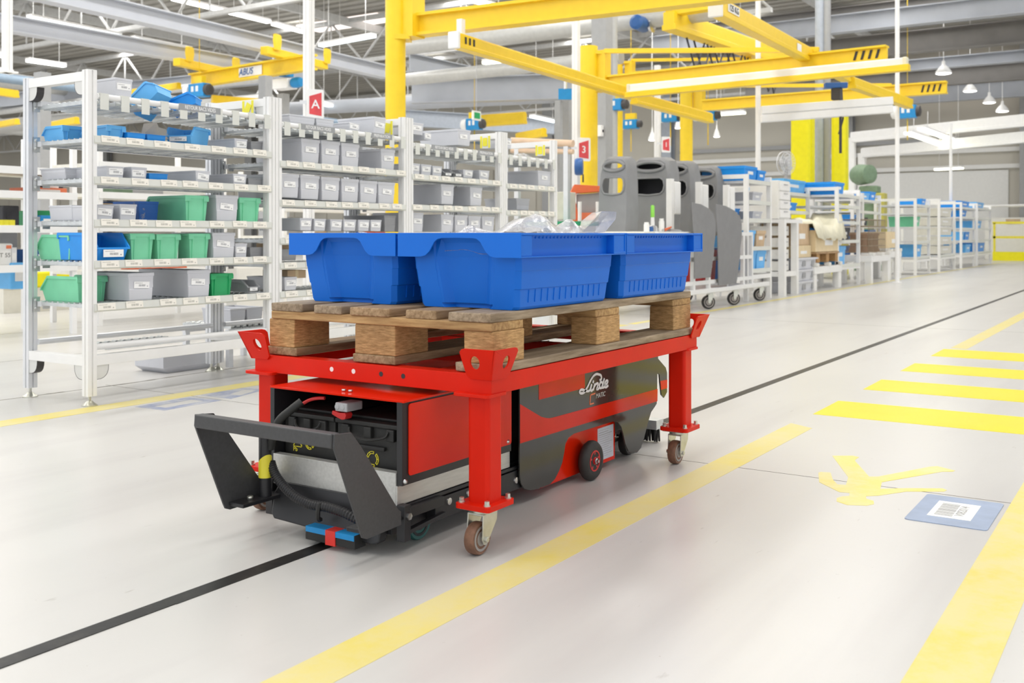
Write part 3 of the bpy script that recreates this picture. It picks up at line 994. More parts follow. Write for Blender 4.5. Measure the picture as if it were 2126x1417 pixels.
# aluminium tray
tr = MB(O)
tr.box(BX - 0.003, 2.385, 1.566, 1.985, 0.118, 0.166)
tr.box(BX - 0.004, BX + 0.02, 1.570, 1.985, 0.118, 0.197)
tr.build('battery_tray', 'alu_plate', agv, bevel=0.0012)
ch = MB(O)
ch.box(BX, 2.60, 1.585, 1.965, 0.045, 0.118)
ch.box(2.03, 2.55, 1.556, 1.585, 0.052, 0.106)
ch.box(1.90, 2.55, 1.560, 1.566, 0.108, 0.117)
ch.box(2.03, 2.55, 1.965, 1.99, 0.052, 0.106)
ch.box(2.37, 3.30, 1.60, 1.95, 0.10, 0.335)
cs = ch.build('chassis', 'agv_black', agv, bevel=0.0015)
for xx, zz in ((2.085, 0.090), (2.172, 0.092), (2.30, 0.094), (2.40, 0.08)):
    MB(O).lathe((xx, 1.556, zz), (0, -1, 0), [(0, 0.010), (0.004, 0.009), (0.0045, 0.003)], 14).build('rivet', 'steel', cs)
MB(O).box(1.888, 1.912, 1.985, 2.010, 0.036, 0.130).build('front_bracket', 'agv_black', agv, bevel=0.0012)
br = MB(O)
br.box(1.888, 1.912, 1.540, 1.565, 0.036, 0.122)
br.box(1.905, 2.05, 1.545, 1.562, 0.088, 0.112)
br.loft([[(1.905, 1.545, 0.048), (1.905, 1.562, 0.048), (1.905, 1.562, 0.058), (1.905, 1.545, 0.058)], [(2.06, 1.545, 0.060), (2.06, 1.562, 0.060), (2.06, 1.562, 0.070), (2.06, 1.545, 0.070)]])
bk = br.build('front_bracket', 'agv_black', agv, bevel=0.0012)
MB(O).lathe((1.902, 1.540, 0.096), (0, -1, 0), [(0, 0.009), (0.006, 0.009), (0.0065, 0.003)], 6).build('bolt', 'steel', bk)
# front apron with slanted cover
ap = MB(O)
ap.plate([(1.600, 0.128), (1.955, 0.128), (1.970, 0.100), (1.968, 0.050), (1.955, 0.036), (1.62, 0.024), (1.60, 0.03)], lambda a, b, w_: (1.862 + (b - 0.03) * 0.25 + w_, a, b), 0.03)
ap.build('front_apron', 'agv_black', agv, bevel=0.004)
# line sensor
sn = MB(O).box(1.835, 1.875, 1.650, 1.813, 0.014, 0.047).build('line_sensor', 'battery_black', agv, bevel=0.001)
MB(O).box(1.8335, 1.875, 1.652, 1.811, 0.034, 0.0475).build('sensor_band', 'hoist_blue', sn)
MB(O).box(1.8325, 1.872, 1.712, 1.744, 0.012, 0.048).build('sensor_head', 'red_bright', sn)
# handle bumper
hb = MB(O)
hb.box(1.645, 1.672, YR - 0.004, YL - 0.002, 0.301, 0.333)
hb.build('bumper_bar', 'handle_grey', agv, bevel=0.003)
ARM = [(1.650, 0.333), (1.705, 0.328), (1.737, 0.292), (1.868, 0.120), (1.879, 0.112), (1.879, 0.080), (1.757, 0.077), (1.742, 0.083), (1.736, 0.095), (1.648, 0.305)]
for ya, sg in ((YR - 0.010, 1), (YL - 0.003, 1)):
    am = MB(O)
    am.plate(ARM, lambda a, b, w_, ya=ya: (a, ya + w_, b), 0.006)
    arm = am.build('bumper_arm', 'handle_grey', agv, bevel=0.0015)
    ft = MB(O)
    if ya < 1.7:
        ft.box(1.750, 1.905, 1.548, 1.600, 0.088, 0.098)
        bp_ = [(1.80, 1.575), (1.77, 1.575)]
    else:
        ft.box(1.752, 1.915, 1.945, 1.997, 0.088, 0.098)
        bp_ = [(1.80, 1.972), (1.85, 1.972)]
    ft.build('arm_foot', 'agv_black', arm, bevel=0.002)
    for a, b in bp_:
        MB(O).cyl((a, b, 0.098), (a, b, 0.106), 0.008, 6).build('bolt', 'zinc', arm)
# emergency post
ep = MB(O)
ep.cyl((1.845, 1.966, 0.098), (1.845, 1.966, 0.262), 0.0165, 20)
post = ep.build('warning_post', 'agv_black', agv)
ys = MB(O)
R_ = 0.0172
lo, hi = [], []
for i in range(20):
    t = 2 * math.pi * i / 20
    c_, s_ = math.cos(t), math.sin(t)
    lo.append((1.845 + R_ * c_, 1.966 + R_ * s_, 0.146))
    hi.append((1.845 + R_ * c_, 1.966 + R_ * s_, 0.190 - 0.9 * (R_ * s_ + 0.3 * R_ * c_)))
ys.loft([lo, hi], smooth=True)
ys.build('yellow_band', 'hazard_yellow', post)
MB(O).lathe((1.845, 1.966, 0.2545), (0, 0, 1), [(0, R_), (0.002, R_)], 20).build('yellow_ring', 'hazard_yellow', post)
# hose and cables
def conduit(name, pts, r, m, ridged=True):
    P = smooth_path(pts, 14)
    if ridged:
        rr = [r if (i % 2) else r * 0.86 for i in range(len(P))]
    else:
        rr = r
    return MB(O).tube(P, rr, 10).build(name, m, agv)
conduit('conduit', [(1.855, 1.956, 0.184), (1.850, 1.934, 0.155), (1.845, 1.897, 0.130), (1.842, 1.852, 0.110), (1.842, 1.802, 0.100), (1.845, 1.748, 0.100), (1.850, 1.697, 0.093), (1.860, 1.652, 0.076)], 0.0125, 'agv_black')
conduit('cable_sleeve', [(1.880, 1.871, 0.344), (1.860, 1.887, 0.325), (1.845, 1.915, 0.297), (1.845, 1.935, 0.260), (1.850, 1.951, 0.221)], 0.0105, 'battery_black', False)
conduit('red_cable', [(1.900, 1.893, 0.331), (1.905, 1.867, 0.345), (1.910, 1.843, 0.351), (1.915, 1.824, 0.352)], 0.0045, 'hub_red', False)
MB(O).tube(smooth_path([(1.846, 1.764, 0.100), (1.835, 1.766, 0.104), (1.832, 1.768, 0.088), (1.835, 1.770, 0.070), (1.846, 1.772, 0.066)], 4), 0.006, 6).build('hose_clip', 'battery_black', agv)
pg = MB(O)
pg.box(1.90, 1.96, 1.735, 1.775, 0.326, 0.348)
pg.cyl((1.898, 1.768, 0.337), (1.905, 1.768, 0.337), 0.008, 12)
pg.cyl((1.898, 1.750, 0.337), (1.905, 1.750, 0.337), 0.008, 12)
pg.build('power_connector', 'plastic_grey', agv, bevel=0.003)
pk = MB(O)
pk.plate([(1.738, 0.318), (1.742, 0.324), (1.760, 0.322), (1.784, 0.326), (1.786, 0.317), (1.77, 0.311), (1.752, 0.306), (1.742, 0.308)], lambda a, b, w_: (1.90 + w_, a, b), 0.025)
pk.build('connector_latch', 'hub_red', agv, bevel=0.001)

# side skirts
def skirt_outline():
    o = [(2.406, 0.368), (2.406, 0.094), (2.412, 0.070), (2.430, 0.050), (2.458, 0.040), (2.491, 0.036), (2.530, 0.034), (2.572, 0.034), (2.600, 0.044), (2.622, 0.062), (2.642, 0.084), (2.655, 0.115), (2.662, 0.139), (2.680, 0.153), (2.715, 0.160)]
    o += [(2.969, 0.158), (3.005, 0.150), (3.030, 0.132), (3.045, 0.105), (3.060, 0.070), (3.085, 0.040), (3.117, 0.027), (3.150, 0.024), (3.180, 0.035), (3.205, 0.065), (3.234, 0.112), (3.261, 0.146), (3.290, 0.160), (3.307, 0.170), (3.311, 0.233), (3.313, 0.293), (3.318, 0.33), (3.325, 0.368)]
    return o
for ya in (YR - 0.006, YL + 0.002):
    sk = MB(O)
    sk.plate(skirt_outline(), lambda a, b, w_, ya=ya: (a, ya + w_, b), 0.005)
    s_ = sk.build('side_skirt', 'agv_dark', agv, bevel=0.0006, seg=1)
    yo = ya - 0.0008 if ya < 1.8 else ya + 0.005
    bd = MB(O)
    bd.plate([(2.4065, 0.2935), (2.4065, 0.1830), (3.3105, 0.1780), (3.3122, 0.2215), (2.62, 0.2285), (2.585, 0.2290), (2.566, 0.2300), (2.545, 0.2340), (2.52, 0.2410)], lambda a, b, w_: (a, yo + w_, b), 0.0008)
    bd.plate([(2.507, 0.367), (2.507, 0.292), (2.780, 0.292), (2.780, 0.367)], lambda a, b, w_: (a, yo + w_, b), 0.0008)
    bd.build('red_band', 'agv_red', s_)
# script wordmark and the smaller line below it
lg = MB(O)
def LP(pts):
    return [(2.4, 0, 0)]
STROKES = [
    [(2.876, 0.305), (2.886, 0.307), (2.888, 0.313), (2.883, 0.320), (2.870, 0.324), (2.855, 0.327), (2.840, 0.325), (2.828, 0.320), (2.813, 0.309), (2.799, 0.296), (2.787, 0.287), (2.777, 0.280), (2.765, 0.278), (2.753, 0.279), (2.746, 0.283), (2.747, 0.287), (2.756, 0.290), (2.770, 0.287), (2.784, 0.282), (2.796, 0.280), (2.808, 0.280), (2.814, 0.285), (2.821, 0.297)],
    [(2.823, 0.299), (2.818, 0.289), (2.816, 0.281), (2.824, 0.278), (2.832, 0.282)],
    [(2.844, 0.298), (2.838, 0.288), (2.833, 0.278)],
    [(2.838, 0.288), (2.848, 0.295), (2.859, 0.297), (2.865, 0.294), (2.860, 0.285), (2.856, 0.279), (2.865, 0.278), (2.873, 0.281)],
    [(2.894, 0.295), (2.885, 0.298), (2.878, 0.295), (2.874, 0.287), (2.878, 0.280), (2.887, 0.279), (2.894, 0.285)],
    [(2.908, 0.307), (2.900, 0.296), (2.893, 0.283), (2.894, 0.279), (2.903, 0.279), (2.909, 0.283)],
    [(2.908, 0.285), (2.921, 0.287), (2.930, 0.292), (2.929, 0.297), (2.920, 0.298), (2.912, 0.293), (2.908, 0.285), (2.911, 0.279), (2.921, 0.277), (2.934, 0.281)],
]
for st in STROKES:
    P = smooth_path([(a, 0, b) for a, b in st], 5)
    rings = []
    yk = YR - 0.0072 - 0.00007 * STROKES.index(st)
    for i, a in enumerate(P):
        d_ = (P[min(i + 1, len(P) - 1)] - P[max(i - 1, 0)]).normalized()
        n_ = Vector((-d_.z, 0, d_.x)) * 0.0038
        c_ = Vector((a.x, yk, a.z))
        h_ = Vector((0, 0.0007, 0))
        rings.append([c_ - n_ - h_, c_ + n_ - h_, c_ + n_ + h_, c_ - n_ + h_])
    lg.loft(rings)
lg.cyl((2.833, YR - 0.0079, 0.305), (2.833, YR - 0.0065, 0.305), 0.005, 12)
lg.build('lettering', 'text_white', agv, fix=False)
cm = MB(O)
for a, b in (((2.817, 0.2655), (2.848, 0.2665)), ((2.817, 0.2655), (2.812, 0.2365)), ((2.812, 0.2365), (2.838, 0.2365))):
    cm.bar((a[0], YR - 0.0066, a[1]), (b[0], YR - 0.0066, b[1]), 0.0045, 0.001, (0, 1, 0))
cm.build('lettering', 'orange_soft', agv, fix=False)
text('lettering', 'MATIC', 0.021, (2.884, YR - 0.0063, 0.256), FACE_Y, 'text_grey', agv, shear=0.2, org=O)

# rear fin with its notch and latch
fn_ = MB(O)
fn_.plate([(3.328, 0.368), (3.344, 0.340), (3.440, 0.282), (3.452, 0.262), (3.452, 0.190), (3.425, 0.172), (3.402, 0.186), (3.390, 0.235), (3.385, 0.262), (3.372, 0.268), (3.352, 0.262), (3.328, 0.268)], lambda a, b, w_: (a, YR + 0.02 + w_, b), 0.005)
fin = fn_.build('rear_fin', 'agv_dark', agv, bevel=0.0006, seg=1)
MB(O).plate([(3.391, 0.238), (3.4515, 0.236), (3.4515, 0.205), (3.398, 0.205)], lambda a, b, w_: (a, YR + 0.0192 + w_, b), 0.0008).build('red_band', 'agv_red', fin)
hk = MB(O)
hk.plate([(3.318, 0.240), (3.352, 0.236), (3.360, 0.215), (3.345, 0.196), (3.318, 0.190)], lambda a, b, w_: (a, YR + 0.03 + w_, b), 0.02)
hk.build('rear_hook', 'agv_dark', agv, bevel=0.001)
MB(O).box(3.315, 3.36, YR + 0.05, YR + 0.09, 0.245, 0.262).build('rear_latch', 'hub_red', agv, bevel=0.001)
tp = MB(O)
tp.box(2.62, 3.30, YR + 0.03, YL - 0.03, 0.335, 0.350)
tp.build('top_cover', 'agv_dark', agv, bevel=0.0015)

# drive unit, plate and wheel
du = MB(O)
du.box(2.56, 3.036, 1.572, 1.98, 0.020, 0.162)
drive = du.build('drive_unit', 'agv_red', agv, bevel=0.003)
dp = MB(O)
dp.box(2.912, 3.022, 1.5708, 1.572, 0.034, 0.140)
plate_ = dp.build('data_plate', 'plate_blue', drive)
for k in range(13):
    ln = MB(O)
    zl = 0.132 - k * 0.0072
    ln.box(2.919, 2.919 + random.uniform(0.06, 0.094), 1.5702, 1.5709, zl - (0.0018 if k in (1, 2) else 0.0007), zl)
    o = ln.build('print_line', 'ink_grey', plate_)
for ya, sg in ((1.538, 1), (2.012, -1)):
    tw = MB(O)
    c = (2.806, ya, 0.0625)
    tw.lathe(c, (0, 1, 0), [(-0.014, 0.032), (-0.017, 0.045), (-0.015, 0.055), (-0.008, 0.061), (0, 0.0625), (0.008, 0.061), (0.015, 0.055), (0.017, 0.045), (0.014, 0.032)], 36)
    wheel = tw.build('drive_wheel', 'rubber', agv)
    hu = MB(O)
    n = 24
    hu.lathe(c, (0, -sg, 0), [(0.010, 0.012), (0.016, 0.012), (0.016, 0.009), (0.0185, 0.009)], 16)
    hu.lathe(c, (0, -sg, 0), [(0.006, 0.033), (0.0155, 0.033), (0.0155, 0.0285), (0.006, 0.0265)], n)
    hu.lathe(c, (0, -sg, 0), [(0.000, 0.028), (0.005, 0.028), (0.006, 0.01)], n)
    for k in range(5):
        t = 2 * math.pi * k / 5 + 0.3
        hu.bar((c[0] + 0.010 * math.cos(t), ya - sg * 0.010, c[2] + 0.010 * math.sin(t)), (c[0] + 0.029 * math.cos(t), ya - sg * 0.012, c[2] + 0.029 * math.sin(t)), 0.006, 0.006, (0, 1, 0))
    hu.build('wheel_hub', 'hub_red', wheel)
    ax = MB(O)
    ax.lathe(c, (0, -sg, 0), [(0.012, 0.009), (0.021, 0.009), (0.022, 0.005), (0.028, 0.005)], 8)
    ax.build('axle_nut', 'steel', wheel)
# castors of the vehicle: two green-tyred in front, two at the rear
for cx, cy, m1, m2 in ((2.02, 1.610, 'green_rubber', 'agv_black'), (2.02, 1.945, 'green_rubber', 'agv_black'), (3.205, 1.612, 'rubber', 'wheel_cream'), (3.205, 1.94, 'rubber', 'wheel_cream')):
    f_, w_1, c_1 = MB(O), MB(O), MB(O)
    caster_parts(f_, w_1, c_1, (cx, cy), 0.046, 0.028, 0.118, -0.028 if cx > 2.5 else 0.01)
    f_.build('castor_fork', 'zinc' if cx > 2.5 else 'agv_black', agv)
    wo = w_1.build('castor_wheel', m1, agv)
    c_1.build('wheel_core', m2, wo)
# rear towing bracket with brush
rb = MB(O)
rb.box(3.30, 3.46, 1.66, 1.86, 0.080, 0.086)
rb.box(3.42, 3.48, 1.60, 1.90, 0.052, 0.086)
rb.box(3.28, 3.30, 1.64, 1.88, 0.05, 0.12)
cpl = rb.build('tow_bracket', 'galvanised', agv, bevel=0.001)
bb = MB(O)
for i in range(60):
    yy = 1.605 + i * 0.29 / 60
    bb.bar((3.45 + random.uniform(-0.006, 0.006), yy, 0.053), (3.452 + random.uniform(-0.014, 0.014), yy + random.uniform(-0.004, 0.004), 0.004), 0.006, 0.006)
o = bb.build('brush', 'battery_black', cpl, fix=False)
o['kind'] = 'stuff'

# ---------------------------------------------------------------- flow racks for small bins
YF, YB = 4.094, 4.556
def profile(cx, cy, s=0.045):
    h, g, d = s / 2, 0.004, 0.006
    q = [(-h, -h), (-g, -h), (-g, -h + d), (g, -h + d), (g, -h), (h, -h)]
    out = []
    for k in range(4):
        c_, s_ = (1, 0, -1, 0)[k], (0, 1, 0, -1)[k]
        out += [(cx + a * c_ - b * s_, cy + a * s_ + b * c_) for a, b in q[:-1]]
    return out

_tr = MB()
_tr.box(-0.042, 0.042, 0, 0.425, -0.013, -0.011)
for sx in (-1, 1):
    _tr.box(sx * 0.042 - 0.001, sx * 0.042 + 0.001, 0, 0.425, -0.013, 0.004)
    _tr.box(sx * 0.014 - 0.001, sx * 0.014 + 0.001, 0, 0.425, -0.016, -0.013)
for i in range(10):
    yy = 0.02 + i * 0.043
    for sx in (-0.022, 0.022):
        _tr.cyl((sx - 0.014, yy, -0.001), (sx + 0.014, yy, -0.001), 0.011, 7)
TRACK = _tr.build('roller_track', 'galvanised', fix=False).data
bpy.data.objects.remove(bpy.data.objects['roller_track'])
_tg = MB().box(-0.046, 0.046, -0.0016, 0, -0.015, 0.016)
TAG = _tg.build('shelf_tag', 'tag_paper').data
bpy.data.objects.remove(bpy.data.objects['shelf_tag'])
_cl = MB()
_cl.box(-0.022, 0.022, -0.017, -0.015, -0.058, 0.012)
_cl.box(-0.022, 0.022, -0.015, 0.010, 0.011, 0.0165)
CLIP = _cl.build('retainer_clip', 'rail_cream', bevel=0.0).data
bpy.data.objects.remove(bpy.data.objects['retainer_clip'])

def inst(name, me, loc, parent):
    o = bpy.data.objects.new(name, me)
    COL.objects.link(o)
    o.location = loc
    o.parent = parent
    return o

def brace(O, mb, corner, u, v, r=0.062, wd=0.036):
    """quarter-round corner bracket between directions u and v"""
    c, u, v = Vector(corner), Vector(u), Vector(v)
    n_ = u.cross(v).normalized()
    arc = []
    for i in range(7):
        t = math.pi / 2 * i / 6
        arc.append((r * (math.cos(t) ** 0.75 if i < 6 else 0), r * (math.sin(t) ** 0.75 if i else 0)))
    poly = [(0, 0)] + arc
    mb.use(0).plate(poly, lambda a, b, w_: c + u * a + v * b + n_ * (w_ - wd / 2), wd)
    mb.use(1)
    for (a0, b0), (a1, b1) in zip(arc[:-1], arc[1:]):
        p0, p1 = c + u * a0 + v * b0, c + u * a1 + v * b1
        o0, o1 = c + (u * a0 + v * b0) * 1.03, c + (u * a1 + v * b1) * 1.03
        s_ = n_ * (wd / 2 + 0.0005)
        mb.loft([[p0 - s_, p0 + s_, o0 + s_, o0 - s_], [p1 - s_, p1 + s_, o1 + s_, o1 - s_]])
    mb.use(0)

def rack(label, xa, xb, levels, signs, tagstep=0.15, braces=True):
    """xa, xb: outer faces of the left and right posts; levels: heights of the front rails, the first one the return lane"""
    root = thing('flow_rack', label, 'rack', ((xa + xb) / 2, YB, 0))
    O = root.location
    pl_, pr_ = xa + 0.0225, xb - 0.0225
    k = 0
    for px in (pl_, pr_):
        for py in (YF, YB):
            po = MB(O)
            pr = profile(px, py)
            po.loft([[(a, b, 0.045) for a, b in pr], [(a, b, 1.508) for a, b in pr]])
            po.box(px - 0.0225, px + 0.0225, py - 0.0225, py + 0.0225, 1.508, 1.511)
            post = po.build('post', 'rack_white' if py == YF else 'rack_alu', root)
            fo = MB(O)
            fo.cyl((px, py, 0.02), (px, py, 0.045), 0.007, 8)
            fo.lathe((px, py, 0), (0, 0, 1), [(0, 0.034), (0.006, 0.034), (0.014, 0.022), (0.020, 0.016), (0.024, 0.012)], 18)
            fo.build('foot', 'zinc', post)
    for px in (pl_, pr_):
        for za, zb in ((1.462, 1.504), (0.180, 0.222)):
            MB(O).box(px - 0.0215, px + 0.0215, YF + 0.0225, YB - 0.0225, za, zb).build('side_beam', 'rack_white', root, bevel=0.001)
    MB(O).box(pl_ + 0.0225, pr_ - 0.0225, YF - 0.0215, YF + 0.0215, 0.180, 0.226).build('bottom_beam', 'rack_white', root, bevel=0.001)
    MB(O).cyl((pl_ + 0.02, YF + 0.004, 0.262), (pr_ - 0.02, YF + 0.004, 0.258), 0.0145, 14).build('tube', 'rail_white', root)
    MB(O).cyl((pl_ + 0.02, YB - 0.03, 0.262), (pr_ - 0.02, YB - 0.03, 0.262), 0.014, 12).build('tube', 'rack_alu', root)
    if braces:
        for c, u, v in (((pl_, YB - 0.0225, 1.462), (0, -1, 0), (0, 0, -1)), ((pl_, YF + 0.0225, 1.462), (0, 1, 0), (0, 0, -1)), ((pr_, YF + 0.0225, 1.462), (0, 1, 0), (0, 0, -1)),
                        ((pl_, YB - 0.0225, 0.180), (0, -1, 0), (0, 0, -1)), ((pl_, YF + 0.0225, 0.180), (0, 1, 0), (0, 0, -1)), ((pl_ + 0.0225, YF, 0.180), (1, 0, 0), (0, 0, -1))):
            b = MB(O)
            brace(O, b, c, u, v)
            b.build('corner_brace', ['bracket_pvc', 'cap_dark'], root, fix=False)
    for li, z in enumerate(levels):
        sh = MB(O)
        if li == 0:
            sh.cyl((xa + 0.045, YF - 0.018, z + 0.004), (xb - 0.045, YF - 0.018, z + 0.004), 0.0145, 14)
            sh.lathe((xb - 0.052, YF - 0.018, z + 0.004), (1, 0, 0), [(0, 0.018), (0.012, 0.018), (0.016, 0.012)], 14)
            shelf = sh.build('shelf', 'rail_white', root)
        else:
            x0, x1 = xa + 0.030, xb - 0.030
            sh.loft([[(x, YF - 0.030, z - 0.013), (x, YF - 0.026, z + 0.016), (x, YF - 0.018, z + 0.019), (x, YF + 0.004, z + 0.016), (x, YF + 0.004, z - 0.020), (x, YF - 0.024, z - 0.020)] for x in (x0, x1)])
            shelf = sh.build('shelf', 'rail_cream', root)
        bk = MB(O)
        bk.box(xa + 0.04, xb - 0.04, YB - 0.060, YB - 0.030, z - 0.012, z + 0.012)
        bk.build('back_rail', 'rack_alu', shelf)
        n = max(2, int(round((xb - xa - 0.12) / 0.112)))
        for i in range(n):
            x = xa + 0.09 + (xb - xa - 0.18) * i / (n - 1)
            inst('roller_track', TRACK, Vector((x, YF + 0.012, z + (0.006 if li else -0.012))) - O, shelf)
        if li == 0:
            m_ = int((xb - xa - 0.10) / 0.098)
            for i in range(m_):
                x = xa + 0.075 + (xb - xa - 0.14) * i / (m_ - 1)
                inst('retainer_clip', CLIP, Vector((x, YF - 0.018, z + 0.003)) - O, shelf)
        else:
            m_ = int((xb - xa - 0.12) / tagstep)
            for i in range(m_ + 1):
                x = xa + 0.10 + (xb - xa - 0.20) * i / m_ + random.uniform(-0.022, 0.022)
                t = inst('shelf_tag', TAG, Vector((x, YF - 0.0302, z + 0.002 + random.uniform(-0.001, 0.003))) - O, shelf)
                t.rotation_euler = (-0.13, 0, 0)
        # zinc connector on the back-left post
        cn = MB(O)
        cn.box(pl_ + 0.0, pl_ + 0.034, YB - 0.026, YB - 0.0225, z - 0.038, z + 0.034)
        cn.box(pl_ + 0.034, pl_ + 0.070, YB - 0.05, YB - 0.046, z - 0.024, z + 0.014)
        for dz in (-0.02, 0.018):
            cn.lathe((pl_ + 0.012, YB - 0.026, z + dz), (0, -1, 0), [(0, 0.0085), (0.003, 0.0075), (0.006, 0.004)], 10)
        cn.build('shelf_connector', 'galvanised', root)
    # grey name strips on the return lane
    for xm, body, wd in signs:
        s_ = MB(O)
        s_.box(xm - wd / 2, xm + wd / 2, YF - 0.036, YF - 0.0335, levels[0] - 0.012, levels[0] + 0.020)
        st = s_.build('name_strip', 'label_grey', root)
        text('lettering', body, 0.026, (xm, YF - 0.0365, levels[0] + 0.004), FACE_Y, 'text_white', st, org=O, sx=min(1.0, wd * 0.86 / (0.0165 * len(body))))
    return root

r1 = rack('nearest white storage rack with blue, green and grey bins on six levels', 2.766, 3.893, [1.390, 1.199, 1.015, 0.821, 0.635, 0.442], [(3.38, 'RETOUR BACS VIDES', 0.255)])
r2 = rack('second white storage rack from the open end, behind the blue transport bins', 3.897, 5.030, [1.366, 1.155, 0.942, 0.735, 0.600, 0.443], [(4.21, 'RETOUR BACS VIDES', 0.27), (4.76, 'PREPARATION', 0.19)], braces=False)
r3 = rack('third white storage rack, filled with small grey bins', 5.035, 6.120, [1.338, 1.139, 0.945, 0.735], [(5.39, 'RETOUR BACS VIDES', 0.27), (5.88, 'PREPARATION', 0.2)], braces=False)
r4 = rack('last white storage rack of the row, with bagged parts in its big grey bin', 6.125, 6.880, [1.334, 1.125, 0.930], [], braces=False)
# card holders on the end beams
def card(root, x, y0, y1, z0, z1, tilt):
    O = root.location
    c = MB(O).box(x - 0.004, x - 0.002, y0, y1, z0, z1).build('card_holder', 'paper_white', root)
    MB(O).box(x - 0.006, x - 0.004, y0 + 0.002, y0 + 0.018, z0 + 0.002, z1 - 0.002).build('card_edge', 'sign_yellow', c)
    MB(O).box(x - 0.006, x - 0.004, y1 - 0.018, y1 - 0.002, z0 + 0.002, z1 - 0.002).build('card_edge', 'sign_yellow', c)
    ym, zm = (y0 + y1) / 2, (z0 + z1) / 2
    m_ = MB(O)
    cs_, sn_ = math.cos(tilt), math.sin(tilt)
    m_.plate([(ym + a * cs_ - b * sn_, zm + a * sn_ + b * cs_) for a, b in ((-0.02, -0.03), (0.02, -0.03), (0.02, 0.03), (-0.02, 0.03))], lambda a, b, w_: (x - 0.0065 - w_, a, b), 0.0015)
    m_.build('card', 'sign_yellow', c)
card(r1, 3.826, 4.160, 4.250, 1.405, 1.497, 0.5)
card(r2, 4.963, 4.140, 4.220, 1.400, 1.490, 0.2)
card(r3, 6.053, 4.140, 4.230, 1.395, 1.485, 0.0)
card(r4, 6.813, 4.140, 4.230, 1.390, 1.475, 0.0)

# ---------------------------------------------------------------- bins
def label_plate(O, x0, x1, y, z0, z1, parent, m='bin_label'):
    MB(O).box(x0, x1, y - 0.0012, y, z0, z1).build('label', m, parent)

def grey_bin(x0, x1, z0, z1, y0, d, label, group, m='bin_grey', lab=True, name='storage_bin', lo=False):
    wd, h = x1 - x0, z1 - z0
    root = thing(name, label, 'bin', ((x0 + x1) / 2, y0 + d / 2, z0), group)
    O = root.location
    tp = min(0.012, wd * 0.07)
    def sec(i, z, fy=0):
        return [(x0 + i, y0 + i * 0.5 + fy, z), (x1 - i, y0 + i * 0.5 + fy, z), (x1 - i, y0 + d - i, z), (x0 + i, y0 + d - i, z)]
    t = MB(O)
    t.loft([sec(tp, z0), sec(tp * 0.35, z1 - 0.02), sec(tp * 0.35, z1 - 0.001), sec(tp * 0.35 + 0.004, z1 - 0.001), sec(tp + 0.005, z0 + 0.006)])
    tub = t.build('tub', m, root, bevel=0.0015, seg=1)
    r = MB(O)
    rh = h * 0.13
    o_ = [(x0, y0), (x1, y0), (x1, y0 + d), (x0, y0 + d)]
    i_ = [(x0 + 0.008, y0 + 0.008), (x1 - 0.008, y0 + 0.008), (x1 - 0.008, y0 + d - 0.008), (x0 + 0.008, y0 + d - 0.008)]
    r.plate(o_, lambda a, b, w_: (a, b, z1 - rh + w_), rh, [i_])
    # front corner ribs leave a recessed label field
    for a, b in ((x0 + tp * 0.5, x0 + tp * 0.5 + 0.007), (x1 - tp * 0.5 - 0.007, x1 - tp * 0.5)):
        r.box(a, b, y0 + 0.0014, y0 + 0.008, z0 + h * 0.45, z1 - rh + 0.001)
    r.loft([[(x0 + tp * 0.8, y0 + 0.001, z0 + h * 0.40), (x1 - tp * 0.8, y0 + 0.001, z0 + h * 0.40), (x1 - tp * 0.8, y0 + 0.008, z0 + h * 0.47), (x0 + tp * 0.8, y0 + 0.008, z0 + h * 0.47)],
            [(x0 + tp, y0 + 0.004, z0 + 0.004), (x1 - tp, y0 + 0.004, z0 + 0.004), (x1 - tp, y0 + 0.010, z0 + 0.004), (x0 + tp, y0 + 0.010, z0 + 0.004)]])
    r.build('rim', m, tub, bevel=0.001, seg=1)
    if lab:
        lz = z0 + h * (0.56 if not lo else 0.36)
        lw = min(wd * 0.76, 0.085)
        xm = (x0 + x1) / 2 + random.uniform(-0.05, 0.05) * wd
        lb = MB(O)
        lb.box(-lw / 2, lw / 2, -0.0012, 0, -0.0155, 0.0155)
        ob = lb.build('label', 'bin_label', tub)
        for vtx in ob.data.vertices:
            vtx.co += O
        ob.location = Vector((xm, y0 + 0.001, lz)) - O
        ob.rotation_euler = (0, random.uniform(-0.05, 0.12), 0)
    return root

